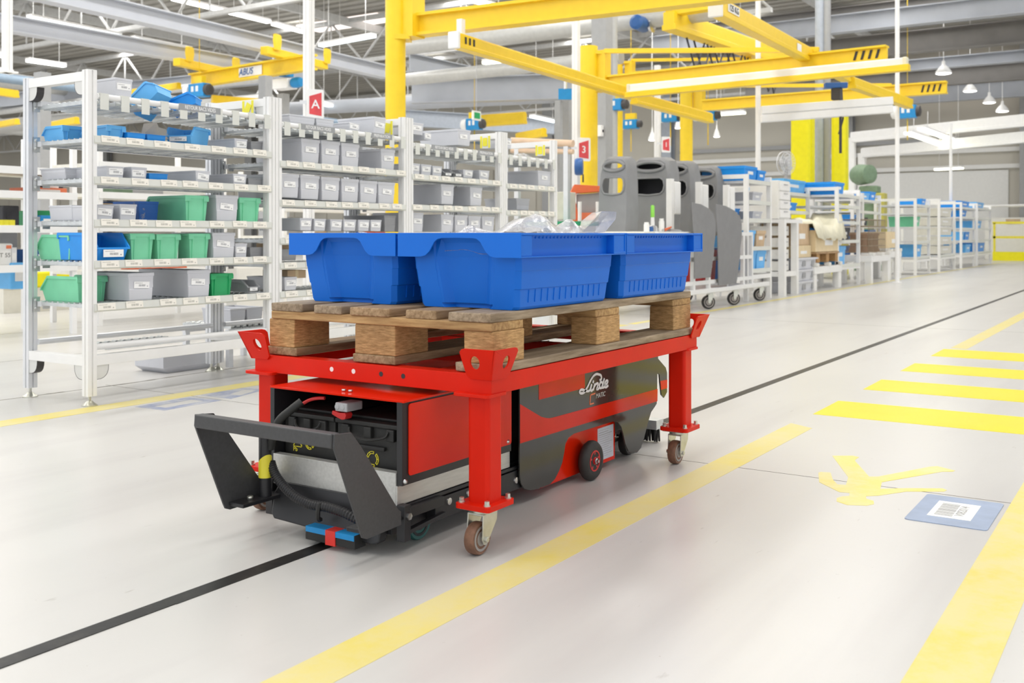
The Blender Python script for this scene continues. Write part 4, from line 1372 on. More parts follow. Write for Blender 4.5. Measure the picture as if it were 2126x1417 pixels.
def open_bin(x0, x1, z0, z1, y0, d, label, group, m, front=False, lab=None, name='open_front_bin'):
    """pick bin with one cut-away end; front=True: the cut-away end faces the aisle (-y)"""
    root = thing(name, label, 'bin', ((x0 + x1) / 2, y0 + d / 2, z0), group)
    O = root.location
    h = z1 - z0
    Y = (lambda u: y0 + d - u) if front else (lambda u: y0 + u)   # u = 0 at the tall end, d at the open end
    tp = 0.010
    t = 0.004
    prof = [(tp * 0.8, 0), (d * 0.93, 0), (d, h * 0.42), (d * 0.98, h * 0.50), (d * 0.86, h * 0.98), (d * 0.82, h), (0.002, h), (0.002, h * 0.88)]
    tub = MB(O)
    for sx, xx in ((1, x0), (-1, x1)):
        tub.plate(prof, lambda u, v, w_, sx=sx, xx=xx: (xx + sx * (tp * (1 - v / h) + 0.004 + w_), Y(u), z0 + v), t)
    xi0, xi1 = x0 + 0.005, x1 - 0.005
    def quad(u0, v0, u1, v1, th):
        a0, a1 = tp * (1 - v0 / h), tp * (1 - v1 / h)
        tub.loft([[(xi0 + a0, Y(u0), z0 + v0), (xi1 - a0, Y(u0), z0 + v0), (xi1 - a0, Y(u0 + th), z0 + v0), (xi0 + a0, Y(u0 + th), z0 + v0)],
                  [(xi0 + a1, Y(u1), z0 + v1), (xi1 - a1, Y(u1), z0 + v1), (xi1 - a1, Y(u1 + th), z0 + v1), (xi0 + a1, Y(u1 + th), z0 + v1)]])
    quad(tp * 0.8, 0, 0.002, h, t)                   # tall end
    quad(d * 0.93 - t, 0, d - t, h * 0.42, t)        # low end
    tub.box(xi0 + tp, xi1 - tp, *sorted((Y(tp * 0.8), Y(d * 0.93))), z0, z0 + 0.004)
    body = tub.build('tub', m, root, bevel=0.0008, seg=1)
    r = MB(O)
    for a, b in ((x0, x0 + 0.010), (x1 - 0.010, x1)):
        r.box(a, b, *sorted((Y(0.001), Y(d * 0.82))), z1 - 0.012, z1 + 0.0006)
        r.loft([[(a, Y(d * 0.82), z1 - 0.012), (b, Y(d * 0.82), z1 - 0.012), (b, Y(d * 0.82), z1), (a, Y(d * 0.82), z1)],
                [(a, Y(d * 1.0), z0 + h * 0.44), (b, Y(d * 1.0), z0 + h * 0.44), (b, Y(d * 1.01), z0 + h * 0.5), (a, Y(d * 1.01), z0 + h * 0.5)]])
    r.box(x0 + 0.0004, x1 - 0.0004, *sorted((Y(0), Y(0.010))), z1 - 0.016, z1 + 0.0012)
    wd = x1 - x0
    # ribs and tabs on the tall end
    for a in (x0 + wd * 0.17, x1 - wd * 0.17 - 0.004):
        r.loft([[(a, Y(-0.003), z1 - 0.02), (a + 0.004, Y(-0.003), z1 - 0.02), (a + 0.004, Y(0.006), z1 - 0.02), (a, Y(0.006), z1 - 0.02)],
                [(a, Y(0.0035), z0 + 0.003), (a + 0.004, Y(0.0035), z0 + 0.003), (a + 0.004, Y(0.012), z0 + 0.003), (a, Y(0.012), z0 + 0.003)]])
    for a, b in ((x0 - 0.0006, x0 + wd * 0.22), (x1 - wd * 0.22, x1 + 0.0006)):
        r.box(a, b, *sorted((Y(-0.003), Y(0.008))), z1 - 0.028, z1 - 0.004)
    r.box(x0 - 0.001, x1 + 0.001, *sorted((Y(d * 0.97), Y(d * 1.012))), z0 + h * 0.40, z0 + h * 0.47)
    r.build('rim', m, body, bevel=0.0008, seg=1)
    if lab:
        yy = Y(d) - 0.001 if front else Y(0) - 0.004
        zl = z0 + h * 0.24 if front else z0 + h * 0.6
        xm = (x0 + x1) / 2
        lb = MB(O).box(xm - wd * 0.30, xm + wd * 0.30, yy - 0.003, yy, zl - h * 0.12, zl + h * 0.15).build('label', lab if isinstance(lab, str) else 'bin_label', body)
        if lab == 'bin_label_red':
            pass
    return root

LEVEL = {'top': 'return lane on top', 'a': 'first full shelf', 'b': 'second full shelf', 'c': 'third full shelf', 'd': 'fourth full shelf', 'e': 'lowest shelf'}
NAMES = {'g': 'grey bin with white label', 'k': 'dark grey bin', 'G': 'green bin turned backwards', 'D': 'deep green bin turned backwards', 'b': 'blue bin', 'l': 'light blue bin', 'o': 'open blue bin facing outwards', 'p': 'peeling blue bin', 'q': 'small open dark bin', 'u': 'grey bin without label'}
def fill(rackname, shelf, items):
    """items: (kind, (x0, x1, z0, z1), y0, depth)"""
    n = len(items)
    for i, (kd, (x0, x1, z0, z1), y0, d) in enumerate(items):
        lab = NAMES[kd] + ', ' + ('alone' if n == 1 else ORD[i] + ' from left') + ' on the ' + shelf + ' of the ' + rackname
        grp = 'bins on the ' + shelf + ' of the ' + rackname
        if kd == 'g':
            grey_bin(x0, x1, z0, z1, y0, d, lab, grp)
        elif kd == 'u':
            grey_bin(x0, x1, z0, z1, y0, d, lab, grp, lab=False)
        elif kd == 'k':
            grey_bin(x0, x1, z0, z1, y0, d, lab, grp, 'bin_grey_dark', lab=False)
        elif kd == 'b':
            grey_bin(x0, x1, z0, z1, y0, d, lab, grp, 'bin_blue', lab=False)
        elif kd == 'p':
            grey_bin(x0, x1, z0, z1, y0, d, lab, grp, 'bin_peeling', lab=False)
        elif kd == 'G':
            open_bin(x0, x1, z0, z1, y0, d, lab, grp, 'bin_green')
        elif kd == 'D':
            open_bin(x0, x1, z0, z1, y0, d, lab, grp, 'bin_green_deep')
        elif kd == 'l':
            open_bin(x0, x1, z0, z1, y0, d, lab, grp, 'bin_lightblue')
        elif kd == 'o':
            open_bin(x0, x1, z0, z1, y0, d, lab, grp, 'bin_blue', front=True, lab=True)
        elif kd == 'q':
            open_bin(x0, x1, z0, z1, y0, d, lab, grp, 'bin_grey_dark', front=True, lab=True)

fill('nearest rack', 'top lane', [('g', (2.945, 3.042, 1.414, 1.502), 4.13, 0.25)])
fill('nearest rack', 'highest shelf', [
    ('l', (2.835, 3.00, 1.212, 1.284), 4.373, 0.165),
    ('l', (2.910, 3.010, 1.220, 1.278), 4.14, 0.2),
    ('b', (3.004, 3.107, 1.217, 1.251), 4.12, 0.16),
    ('b', (3.128, 3.239, 1.219, 1.254), 4.14, 0.18),
    ('g', (3.644, 3.733, 1.210, 1.273), 4.11, 0.33),
    ('k', (3.775, 3.860, 1.207, 1.269), 4.13, 0.3)])
fill('nearest rack', 'second shelf', [
    ('u', (2.835, 2.985, 1.032, 1.085), 4.354, 0.2),
    ('g', (2.893, 2.988, 1.034, 1.087), 4.12, 0.3),
    ('g', (3.026, 3.114, 1.024, 1.090), 4.12, 0.26),
    ('b', (3.139, 3.251, 1.030, 1.067), 4.14, 0.14),
    ('g', (3.393, 3.484, 1.023, 1.092), 4.11, 0.36),
    ('g', (3.635, 3.728, 1.025, 1.088), 4.11, 0.34),
    ('k', (3.755, 3.860, 1.020, 1.072), 4.13, 0.3)])
fill('nearest rack', 'third shelf', [
    ('u', (2.835, 2.925, 0.838, 0.908), 4.30, 0.18),
    ('g', (2.837, 2.933, 0.836, 0.905), 4.12, 0.3),
    ('g', (2.963, 3.058, 0.836, 0.913), 4.12, 0.28),
    ('p', (3.154, 3.274, 0.834, 0.934), 4.24, 0.2),
    ('G', (3.320, 3.466, 0.840, 0.965), 4.10, 0.34),
    ('g', (3.512, 3.662, 0.840, 0.974), 4.10, 0.33),
    ('G', (3.668, 3.815, 0.839, 0.964), 4.10, 0.3)])
fill('nearest rack', 'fourth shelf', [
    ('G', (2.822, 2.868, 0.652, 0.770), 4.305, 0.26),
    ('b', (2.870, 3.010, 0.652, 0.768), 4.29, 0.24),
    ('o', (2.820, 2.995, 0.653, 0.779), 4.09, 0.3),
    ('G', (3.005, 3.141, 0.652, 0.775), 4.10, 0.28),
    ('G', (3.152, 3.293, 0.652, 0.772), 4.10, 0.28),
    ('G', (3.343, 3.475, 0.652, 0.775), 4.10, 0.26),
    ('g', (3.490, 3.642, 0.651, 0.781), 4.10, 0.32),
    ('g', (3.649, 3.731, 0.647, 0.725), 4.11, 0.3),
    ('k', (3.768, 3.860, 0.643, 0.703), 4.13, 0.3)])
fill('nearest rack', 'lowest shelf', [
    ('G', (2.830, 2.99, 0.457, 0.575), 4.25, 0.29),
    ('g', (2.994, 3.139, 0.460, 0.590), 4.10, 0.36),
    ('g', (3.334, 3.480, 0.459, 0.594), 4.10, 0.38),
    ('D', (3.481, 3.626, 0.458, 0.570), 4.10, 0.22),
    ('q', (3.730, 3.817, 0.465, 0.527), 4.11, 0.24)])
# tilted empties on the return lane
ob = open_bin(-0.075, 0.075, 0, 0.10, -0.1, 0.20, "light blue bin tipped backwards, left one of two on the top lane, nearest rack", 'tipped blue bins on the top lane', 'bin_lightblue', front=True)
ob.location = (3.215, 4.200, 1.401)
ob.scale = (0.9, 0.9, 0.9)
ob.rotation_euler = (-0.75, 0.15, 0.25)
ob = open_bin(-0.055, 0.055, 0, 0.08, -0.09, 0.18, "bright blue bin tipped sideways, right one of two on the top lane, nearest rack", 'tipped blue bins on the top lane', 'bin_blue', front=True)
ob.location = (3.385, 4.170, 1.398)
ob.scale = (0.85, 0.85, 0.85)
ob.rotation_euler = (-0.4, 0.1, 0.5)
ob = open_bin(-0.075, 0.075, 0, 0.085, -0.1, 0.2, 'light blue bin turned to the left, on the highest shelf of the nearest rack', 'bins on the highest shelf of the nearest rack', 'bin_lightblue', front=True, lab=True)
ob.location = (3.418, 4.200, 1.225)
ob.rotation_euler = (0, 0, -1.15)
pf = thing('paper_scrap', 'crumpled beige papers lying on the highest shelf of the nearest rack', 'paper', (3.225, 4.220, 1.247))
mb = MB()
mb.loft([[(-0.07, 0, 0.0), (0.05, 0.0, -0.005), (0.06, 0.01, 0.0), (-0.06, 0.02, 0.006)], [(-0.055, 0.0, 0.065), (0.0, -0.02, 0.075), (0.01, -0.015, 0.077), (-0.05, 0.006, 0.067)]])
mb.loft([[(0.0, -0.01, 0.0), (0.09, -0.01, 0.0), (0.09, -0.006, 0.0), (0.0, -0.006, 0.0)], [(0.03, 0.02, 0.06), (0.085, 0.01, 0.05), (0.086, 0.014, 0.05), (0.03, 0.024, 0.06)]])
mb.build('sheet', 'paper_beige', pf)
wp = thing('paper_bag', 'white paper bag standing between green bins on the fourth shelf', 'bag', (3.265, 4.2, 0.652))
mb = MB()
mb.loft([[(-0.022, -0.09, 0), (0.022, -0.09, 0), (0.022, 0.09, 0), (-0.022, 0.09, 0)], [(-0.028, -0.085, 0.06), (0.026, -0.088, 0.06), (0.024, 0.09, 0.06), (-0.026, 0.088, 0.06)], [(-0.018, -0.08, 0.10), (0.02, -0.07, 0.108), (0.018, 0.08, 0.11), (-0.016, 0.085, 0.10)]])
mb.build('paper', 'paper_white', wp, bevel=0.004)

fill('second rack', 'top lane', [
    ('u', (4.101, 4.312, 1.389, 1.450), 4.18, 0.2),
    ('u', (4.316, 4.469, 1.395, 1.451), 4.18, 0.2),
    ('g', (4.566, 4.665, 1.395, 1.444), 4.15, 0.25),
    ('g', (4.754, 4.868, 1.386, 1.496), 4.12, 0.3)])
fill('second rack', 'highest shelf', [
    ('g', (4.117, 4.266, 1.176, 1.310), 4.10, 0.38),
    ('g', (4.276, 4.434, 1.172, 1.311), 4.10, 0.36),
    ('g', (4.443, 4.602, 1.170, 1.310), 4.10, 0.36),
    ('g', (4.798, 4.934, 1.174, 1.300), 4.10, 0.38)])
fill('second rack', 'second shelf', [('g', v, 4.10, 0.36) for v in (
    (3.965, 4.102, 0.975, 1.106), (4.110, 4.264, 0.970, 1.105), (4.276, 4.432, 0.968, 1.103),
    (4.443, 4.598, 0.964, 1.101), (4.606, 4.767, 0.963, 1.097), (4.771, 4.934, 0.961, 1.096))])
fill('second rack', 'third shelf', [('g', v, 4.10, 0.34) for v in (
    (4.108, 4.204, 0.794, 0.864), (4.218, 4.315, 0.793, 0.861), (4.351, 4.453, 0.792, 0.860),
    (4.461, 4.574, 0.793, 0.860), (4.591, 4.693, 0.792, 0.860), (4.702, 4.805, 0.792, 0.861))]
    + [('k', (4.854, 4.966, 0.791, 0.891), 4.12, 0.34)])
fill('second rack', 'fourth shelf', [('k', (3.988, 4.105, 0.628, 0.690), 4.12, 0.3)])
fill('second rack', 'lowest shelf', [('g', (3.989, 4.085, 0.464, 0.536), 4.10, 0.3)])
for (xa, xb, za, zb), lb_ in (((4.062, 4.204, 0.685, 0.721), 'flat brown cardboard tray above a dark bin in the second rack'), ((4.110, 4.254, 0.522, 0.568), 'brown cardboard box behind a grey bin low in the second rack')):
    cb_ = thing('cardboard_box', lb_, 'box', ((xa + xb) / 2, 4.3, za))
    mb = MB()
    mb.box(-(xb - xa) / 2, (xb - xa) / 2, -0.1, 0.1, 0, zb - za)
    c_ = mb.build('carton', 'cardboard', cb_, bevel=0.001)
    MB().box(-0.012, 0.012, -0.1008, 0.1008, 0, zb - za + 0.0006).build('tape_strip', 'cardboard_light', c_)
fill('third rack', 'top lane', [
    ('g', (5.150, 5.275, 1.423, 1.499), 4.14, 0.22),
    ('g', (5.281, 5.358, 1.397, 1.442), 4.14, 0.22),
    ('g', (5.623, 5.779, 1.386, 1.496), 4.12, 0.34)])
fill('third rack', 'highest shelf', [('q' if 3 <= i <= 4 else 'g', v, 4.11, 0.22) for i, v in enumerate((
    (5.112, 5.199, 1.162, 1.230), (5.209, 5.319, 1.161, 1.229), (5.330, 5.437, 1.162, 1.226), (5.448, 5.554, 1.163, 1.218),
    (5.565, 5.668, 1.164, 1.216), (5.676, 5.794, 1.164, 1.219), (5.867, 5.996, 1.160, 1.226)))])
fill('third rack', 'second shelf', [('g', (5.411, 5.557, 0.974, 1.107), 4.10, 0.36), ('g', (5.742, 5.891, 0.972, 1.102), 4.10, 0.36)])
fill('third rack', 'third shelf', [('g', v, 4.10, 0.33) for v in (
    (5.100, 5.222, 0.789, 0.913), (5.411, 5.554, 0.789, 0.906), (5.565, 5.716, 0.790, 0.904), (5.725, 5.876, 0.790, 0.901), (5.888, 6.046, 0.791, 0.900))])
fill('last rack', 'top lane', [('g', (6.244, 6.331, 1.412, 1.484), 4.14, 0.2)])
fill('last rack', 'highest shelf', [('g', (6.638, 6.832, 1.147, 1.263), 4.10, 0.4)])
fill('last rack', 'second shelf', [('u', (6.487, 6.679, 0.959, 1.048), 4.2, 0.3)])
bag('plastic_bag', 6.50, 6.83, 4.12, 4.4, 1.335, [(6.66, 4.24, 0.05, 0.2, 0.14)], 'clear crumpled plastic bag bulging out of the big grey bin in the last rack', 21, 16, 12)
# bins at the back of the second rack, near the floor, and one on the floor below the first
fill('second rack', 'low back lane', [('u', (4.064, 4.185, 0.249, 0.336), 4.62, 0.25), ('u', (4.189, 4.318, 0.239, 0.337), 4.62, 0.25)])
ln_ = thing('roller_lane', 'low roller lane carrying two grey bins behind the second rack', 'roller', (4.264, 4.60, 0.235))
for k in range(5):
    o = inst('roller_track', TRACK, (-0.17 + 0.092 * k, 0, 0), ln_)
MB().box(-0.23, 0.26, 0.0, 0.03, -0.05, -0.016).build('lane_beam', 'rack_alu', ln_)
MB().box(-0.23, 0.26, 0.38, 0.41, -0.05, -0.016).build('lane_beam', 'rack_alu', ln_)
for xx in (-0.21, 0.24):
    for yy in (0.015, 0.395):
        MB().box(xx - 0.015, xx + 0.015, yy - 0.015, yy + 0.015, -ln_.location.z, -0.05).build('leg', 'rack_alu', ln_)
fl = thing('storage_bin', 'grey bin standing on the floor behind the nearest rack', 'bin', (3.848, 4.811, 0))
fb = MB()
fb.loft([[(-0.16, -0.11, 0), (0.16, -0.11, 0), (0.16, 0.11, 0), (-0.16, 0.11, 0)], [(-0.20, -0.125, 0.03), (0.19, -0.125, 0.03), (0.19, 0.125, 0.03), (-0.20, 0.125, 0.03)], [(-0.20, -0.125, 0.11), (0.19, -0.125, 0.11), (0.19, 0.125, 0.11), (-0.20, 0.125, 0.11)], [(-0.19, -0.115, 0.11), (0.18, -0.115, 0.11), (0.18, 0.115, 0.11), (-0.19, 0.115, 0.11)], [(-0.17, -0.10, 0.01), (0.16, -0.10, 0.01), (0.16, 0.10, 0.01), (-0.17, 0.10, 0.01)]])
fb.build('tub', 'bin_grey', fl, bevel=0.002)
# short roller lane lying in the bottom of the nearest rack
sl = thing('roller_lane', 'short loose roller lane lying in the bottom of the nearest rack', 'roller', (3.05, 4.19, 0.246))
for k in range(2):
    o = inst('roller_track', TRACK, (0, 0, 0), sl)
    o.rotation_euler = (0, 0, -math.pi / 2)
    o.location = (-0.16, -0.05 + 0.1 * k, 0.01)

# ---------------------------------------------------------------- hall shell
wl = MB()
wl.box(-6, 37, 81.8, 82, 0, 7.4)
WL = struct(wl.build('wall_left', 'wall_beige'))
wf = MB()
wf.box(36.8, 37, -14, 82, 0, 7.4)
WF = struct(wf.build('wall_far', 'wall_beige'))
# sheet panels, doors and bands on the far wall
def wall_part(name, y0, y1, z0, z1, m, t=0.06):
    return MB().box(36.8 - t, 36.8, y0, y1, z0, z1).build(name, m, WF)
for i in range(56):
    wall_part('panel', 16.2 + i * 1.1, 17.25 + i * 1.1, 0.1, 3.6, 'wall_beige', 0.05)
wall_part('white_panel', -8, 3.4, 0, 3.0, 'wall_white', 0.08)
wall_part('white_panel', 4.6, 9.5, 0, 2.9, 'wall_white', 0.05)
wall_part('white_panel', 9.9, 16.0, 0, 2.7, 'machine_white', 0.05)
for z in (2.95, 3.5, 3.9):
    wall_part('rail_band', -8, 16.2, z, z + 0.14, 'wall_white' if z < 3.8 else 'column_grey', 0.14)
for y, wd, m in ((4.0, 0.45, 'column_grey'), (9.7, 0.4, 'column_grey'), (16.6, 0.4, 'column_blue'), (22.0, 0.5, 'column_grey'), (30.0, 0.5, 'column_blue'), (40.0, 0.5, 'column_grey'), (52.0, 0.5, 'column_grey'), (66.0, 0.5, 'column_grey'), (-3.0, 0.4, 'column_grey')):
    c = MB()
    c.box(36.35, 36.37, y - wd / 2, y + wd / 2, 0, 7.2); c.box(36.7, 36.72, y - wd / 2, y + wd / 2, 0, 7.2); c.box(36.37, 36.7, y - 0.02, y + 0.02, 0, 7.2)
    struct(c.build('column', m))
for x in (6, 18, 30):
    c = MB()
    c.box(x - 0.2, x + 0.2, 81.3, 81.32, 0, 7.2); c.box(x - 0.2, x + 0.2, 81.7, 81.72, 0, 7.2); c.box(x - 0.02, x + 0.02, 81.32, 81.7, 0, 7.2)
    struct(c.build('column', 'column_grey'))
wb = MB()
wb.box(-6, 36, 81.7, 81.8, 2.6, 4.4)
wb.build('window_band', 'column_blue', WL)

dk = MB()
dk.box(-6, 37, -14, 82, 7.2, 7.3)
ceil_ = struct(dk.build('ceiling', 'deck'))
rb_ = MB()
for i in range(96):
    x = -5.8 + i * 0.445
    rb_.box(x, x + 0.2, -14, 82, 7.14, 7.2)
o = rb_.build('deck_rib', 'deck_rib', ceil_, fix=False)
o['kind'] = 'stuff'

# roof trusses across the hall, every piece a member
def truss(x, y0, y1, zb, zt, n):
    t = MB()
    t.bar((x, y0, zb), (x, y1, zb), 0.12, 0.10)
    t.bar((x, y0, zt), (x, y1, zt), 0.14, 0.12)
    for i in range(n):
        ya, yb = y0 + (y1 - y0) * i / n, y0 + (y1 - y0) * (i + 1) / n
        ym = (ya + yb) / 2
        t.cyl((x, ya, zb), (x, ym, zt), 0.035, 6)
        t.cyl((x, ym, zt), (x, yb, zb), 0.035, 6)
        t.cyl((x, ym, zb), (x, ym, zt), 0.022, 6)
    o = t.build('roof_truss', 'truss')
    struct(o)
    return o
for x in (9.0, 15.5, 22.0, 28.5, 34.5):
    truss(x, 7.5, 79.5, 5.75, 6.95, 30)
for yy in (8.0, 14.0, 20.0, 26.0, 34.0, 44.0, 56.0):
    struct(MB().bar((0, yy, 6.9), (36, yy, 6.9), 0.12, 0.22).build('roof_beam', 'truss'))

def beam(name, p, q, w_, h, m, up=(0, 0, 1), flange=0.0):
    """I-section or box girder between two points"""
    b = MB()
    p, q = Vector(p), Vector(q)
    if flange:
        d = (q - p).normalized()
        sd = d.cross(Vector(up)).normalized()
        u = sd.cross(d)
        b.bar(p, q, flange, h - 0.04, up)
        b.bar(p + u * (h / 2 - 0.012), q + u * (h / 2 - 0.012), w_, 0.024, up)
        b.bar(p - u * (h / 2 - 0.012), q - u * (h / 2 - 0.012), w_, 0.024, up)
    else:
        b.bar(p, q, w_, h, up)
    return b.build(name, m)

# heavy grey roof girders across the aisle
for x, zb, h, m in ((24.3, 5.52, 0.42, 'steel_beam'), (25.6, 5.9, 0.5, 'steel_beam_dark'), (27.0, 5.35, 0.55, 'steel_beam_dark'), (29.6, 5.30, 0.30, 'steel_beam'), (31.2, 5.05, 0.5, 'steel_beam_dark'), (35.0, 5.05, 0.55, 'steel_beam')):
    struct(beam('roof_girder', (x, -12, zb + h / 2), (x, 11.5, zb + h / 2), 0.30, h, m, flange=0.02))
# long pipes and a duct running across
def pipe(p, q, r, m, name='trim_1'):
    o = MB().cyl(p, q, r, 12).build(name, m)
    return struct(o)
pipe((16.216, 13.162, 4.600), (16.517, 6.495, 4.600), 0.16, 'duct')
pipe((16.537, 13.359, 4.900), (17.042, 6.972, 4.900), 0.10, 'pipe_blue')
pipe((16.521, 13.410, 4.000), (16.548, 8.441, 4.000), 0.13, 'duct')
pipe((19.746, 20.863, 4.200), (21.820, 11.917, 4.200), 0.18, 'steel_beam')
pipe((17.794, 30.702, 4.600), (17.464, 18.452, 4.600), 0.10, 'truss')
pipe((18.060, 31.162, 4.200), (18.463, 19.508, 4.200), 0.22, 'duct')
for y_, z_, r_ in ((24.0, 4.6, 0.12), (27.5, 5.1, 0.22), (33.0, 4.3, 0.15), (38.0, 5.0, 0.25)):
    pipe((2, y_, z_), (36.4, y_, z_), r_, 'duct' if r_ > 0.13 else 'pipe_blue')
gb = [(((17.490, 31.801, 4.900)), ((18.810, 18.486, 4.900)), 0.25, 0.4, 'steel_beam'), ((17.971, 14.447, 4.000), (19.418, 10.605, 4.000), 0.3, 0.55, 'steel_beam'), ((17.699, 14.297, 4.600), (25.685, 14.028, 4.600), 0.25, 0.4, 'steel_beam'), ((24.664, 20.115, 4.400), (29.927, 17.274, 4.400), 0.3, 0.5, 'column_blue')]
for p, q, w_, h, m in gb:
    struct(beam('roof_girder', p, q, w_, h, m, flange=0.03))
# brown-grey building column by the third sign and the pipe beside it
cl = MB()
a = (14.612, 7.803, 1.450)
cl.box(a[0] - 0.12, a[0] + 0.12, a[1] - 0.13, a[1] + 0.13, 0, 7.2)
struct(cl.build('column', 'column_grey'))
b = (15.597, 8.123, 1.492)
pipe((b[0], b[1], 0), (b[0], b[1], 5.0), 0.085, 'duct', 'trim_2')
for px, d in ((1180,24), (1165,26)):
    pass
for p, zt_ in (((19.939, 11.533, 1.718), 4.2), ((21.556, 12.715, 1.801), 4.4), ((11.974, 12.753, 2.277), 3.42), ((13.565, 13.975, 2.454), 3.4), ((8.180, 13.074, 2.011), 3.0)):
    c = MB()
    c.box(p[0] - 0.08, p[0] + 0.08, p[1] - 0.08, p[1] + 0.08, 0, zt_)
    struct(c.build('column', 'column_grey'))

# ---------------------------------------------------------------- strip lights
def strip_light(p, q, label, wd=0.12, m='lamp_tube', group='ceiling strip lights', hang=None):
    p, q = Vector(p), Vector(q)
    root = thing('strip_light', label, 'lamp', (p + q) / 2, group)
    O = root.location
    hb_ = MB(O)
    d = (q - p)
    up = Vector((0, 0, 1))
    hb_.bar(p + up * 0.05, q + up * 0.05, wd * 1.2, 0.05)
    if hang:
        for t in (0.15, 0.85):
            c = p + d * t
            hb_.cyl(c + up * 0.07, (c.x, c.y, hang), 0.008, 5)
    hb_.build('housing', 'rack_white', root)
    MB(O).bar(p, q, wd, 0.05).build('tube', m, root)
    return root
LS = [
    ((15.342, 19.353, 6.200), (16.910, 19.359, 6.200), 'long white strip light at the upper left, first of the bright pair', 'lamp_tube'),
    ((16.959, 19.382, 6.200), (18.346, 19.418, 6.200), 'long white strip light at the upper left, second of the bright pair', 'lamp_tube'),
    ((18.582, 19.492, 6.200), (19.787, 19.588, 6.200), 'white strip light just left of the pole with the A sign', 'lamp_tube'),
    ((13.039, 21.354, 5.600), (15.479, 21.531, 5.600), 'pale strip light at the upper left behind the roof truss', 'lamp_tube_cool'),
    ((15.851, 21.517, 5.600), (17.612, 21.563, 5.600), 'pale strip light above the small yellow crane', 'lamp_tube_cool'),
    ((14.247, 23.393, 5.000), (15.204, 23.349, 5.000), 'short white strip light above the nearest rack', 'lamp_tube'),
    ((13.039, 23.095, 5.000), (13.656, 23.318, 5.000), 'white strip light cut by the left edge of the view', 'lamp_tube'),
    ((12.835, 22.932, 4.600), (13.682, 23.160, 4.600), 'pale strip light low at the left edge of the view', 'lamp_tube_cool'),
    ((19.087, 18.318, 5.600), (18.865, 16.349, 5.600), 'pale strip light right of the A sign pole', 'lamp_tube_cool'),
    ((19.527, 18.758, 4.200), (20.688, 19.031, 4.200), 'dim strip light below the A sign', 'lamp_tube_cool'),
    ((18.225, 13.196, 6.000), (19.371, 13.097, 6.000), 'white strip light above the yellow jib arm', 'lamp_tube'),
    ((18.661, 12.941, 4.600), (18.657, 12.486, 4.600), 'short warm strip light under the grey pipes', 'lamp_tube_warm'),
    ((23.588, 14.755, 4.000), (25.075, 14.871, 4.000), 'cool strip light above the wooden roll', 'lamp_tube_cool'),
    ((25.928, 10.359, 4.000), (25.923, 9.575, 4.000), 'warm strip light left of the white lifting beam', 'lamp_tube_warm'),
    ((27.628, 11.748, 5.000), (27.186, 10.195, 5.000), 'thin cool strip light behind the yellow jib arms', 'lamp_tube_cool'),
    ((25.514, 5.379, 3.200), (29.821, 5.306, 3.200), 'warm strip light under the white gantry, nearer one', 'lamp_tube_warm'),
    ((26.667, 5.304, 3.400), (31.514, 5.168, 3.400), 'broad warm strip light under the white gantry', 'lamp_tube_warm'),
    ((34.622, 6.449, 2.850), (34.331, 5.602, 2.850), 'warm strip light low on the far wall', 'lamp_tube_warm'),
]
for p, q, l, m in LS:
    strip_light(p, q, l, 0.16, m, hang=7.135 if 'gantry' not in l else p[2] + 0.5)
# skylights in the roof
for i, (p, l) in enumerate((((26.478, 15.116, 6.900), 'pale roof skylight above the third sign'), ((34.885, 5.877, 6.900), 'pale roof skylight at the right, nearest'), ((41.533, 5.581, 6.900), 'pale roof skylight at the right, farthest'), ((22.769, 20.791, 6.900), 'pale roof skylight beside the A sign pole'))):
    s_ = MB()
    s_.box(p[0] - 0.5, p[0] + 0.5, p[1] - 1.6, p[1] + 1.6, 7.08, 7.13)
    tag(s_.build('roof_skylight', 'skylight'), l, 'skylight', 'roof skylights')
# bell lamps
def bell_lamp(p, label, r=0.28):
    root = thing('bell_lamp', label, 'lamp', p, 'bell lamps over the far aisle')
    O = root.location
    b_ = MB(O)
    b_.lathe(p, (0, 0, 1), [(-0.02, r), (0.03, r * 0.96), (0.14, r * 0.55), (0.2, r * 0.25), (0.30, r * 0.2)], 18)
    b_.cyl((p[0], p[1], p[2] + 0.3), (p[0], p[1], 7.135), 0.010, 5)
    b_.build('shade', 'rack_white', root)
    MB(O).lathe(p, (0, 0, 1), [(-0.035, r * 0.7), (-0.022, r * 0.92)], 18).build('lens', 'lamp_tube', root)
for p, l, r in (((27.804, 4.982, 4.910), 'bell lamp hanging highest at the far right', 0.2), ((32.510, 5.094, 5.021), 'bell lamp on the grey girder at the far right', 0.2), ((33.915, 4.772, 4.810), 'bell lamp at the far right, second from the edge', 0.19), ((34.132, 4.440, 4.546), 'bell lamp at the far right, lowest, nearest the edge', 0.19),
                ((23.726, 11.222, 3.210), 'bell lamp hanging left of the 1 sign', 0.1), ((24.090, 10.665, 3.518), 'bell lamp against the right-hand yellow crane post', 0.09), ((26.524, 10.597, 3.490), 'bell lamp beside the grey wall column', 0.09)):
    bell_lamp(p, l, r)

# ---------------------------------------------------------------- yellow crane posts and jibs
def crane_post(p, r, ztop, label, brk=None, brk_dir=None):
    root = thing('crane_post', label, 'crane', (p[0], p[1], 0))
    O = root.location
    MB(O).cyl((p[0], p[1], 0.02), (p[0], p[1], ztop), r, 24).build('pole', 'post_yellow', root)
    b_ = MB(O)
    b_.cyl((p[0], p[1], 0), (p[0], p[1], 0.025), r * 2, 20)
    for i in range(8):
        t = i * math.pi / 4
        b_.cyl((p[0] + r * 1.6 * math.cos(t), p[1] + r * 1.6 * math.sin(t), 0.025), (p[0] + r * 1.6 * math.cos(t), p[1] + r * 1.6 * math.sin(t), 0.05), 0.02, 6)
    b_.build('base_plate', 'crane_yellow', root)
    return root

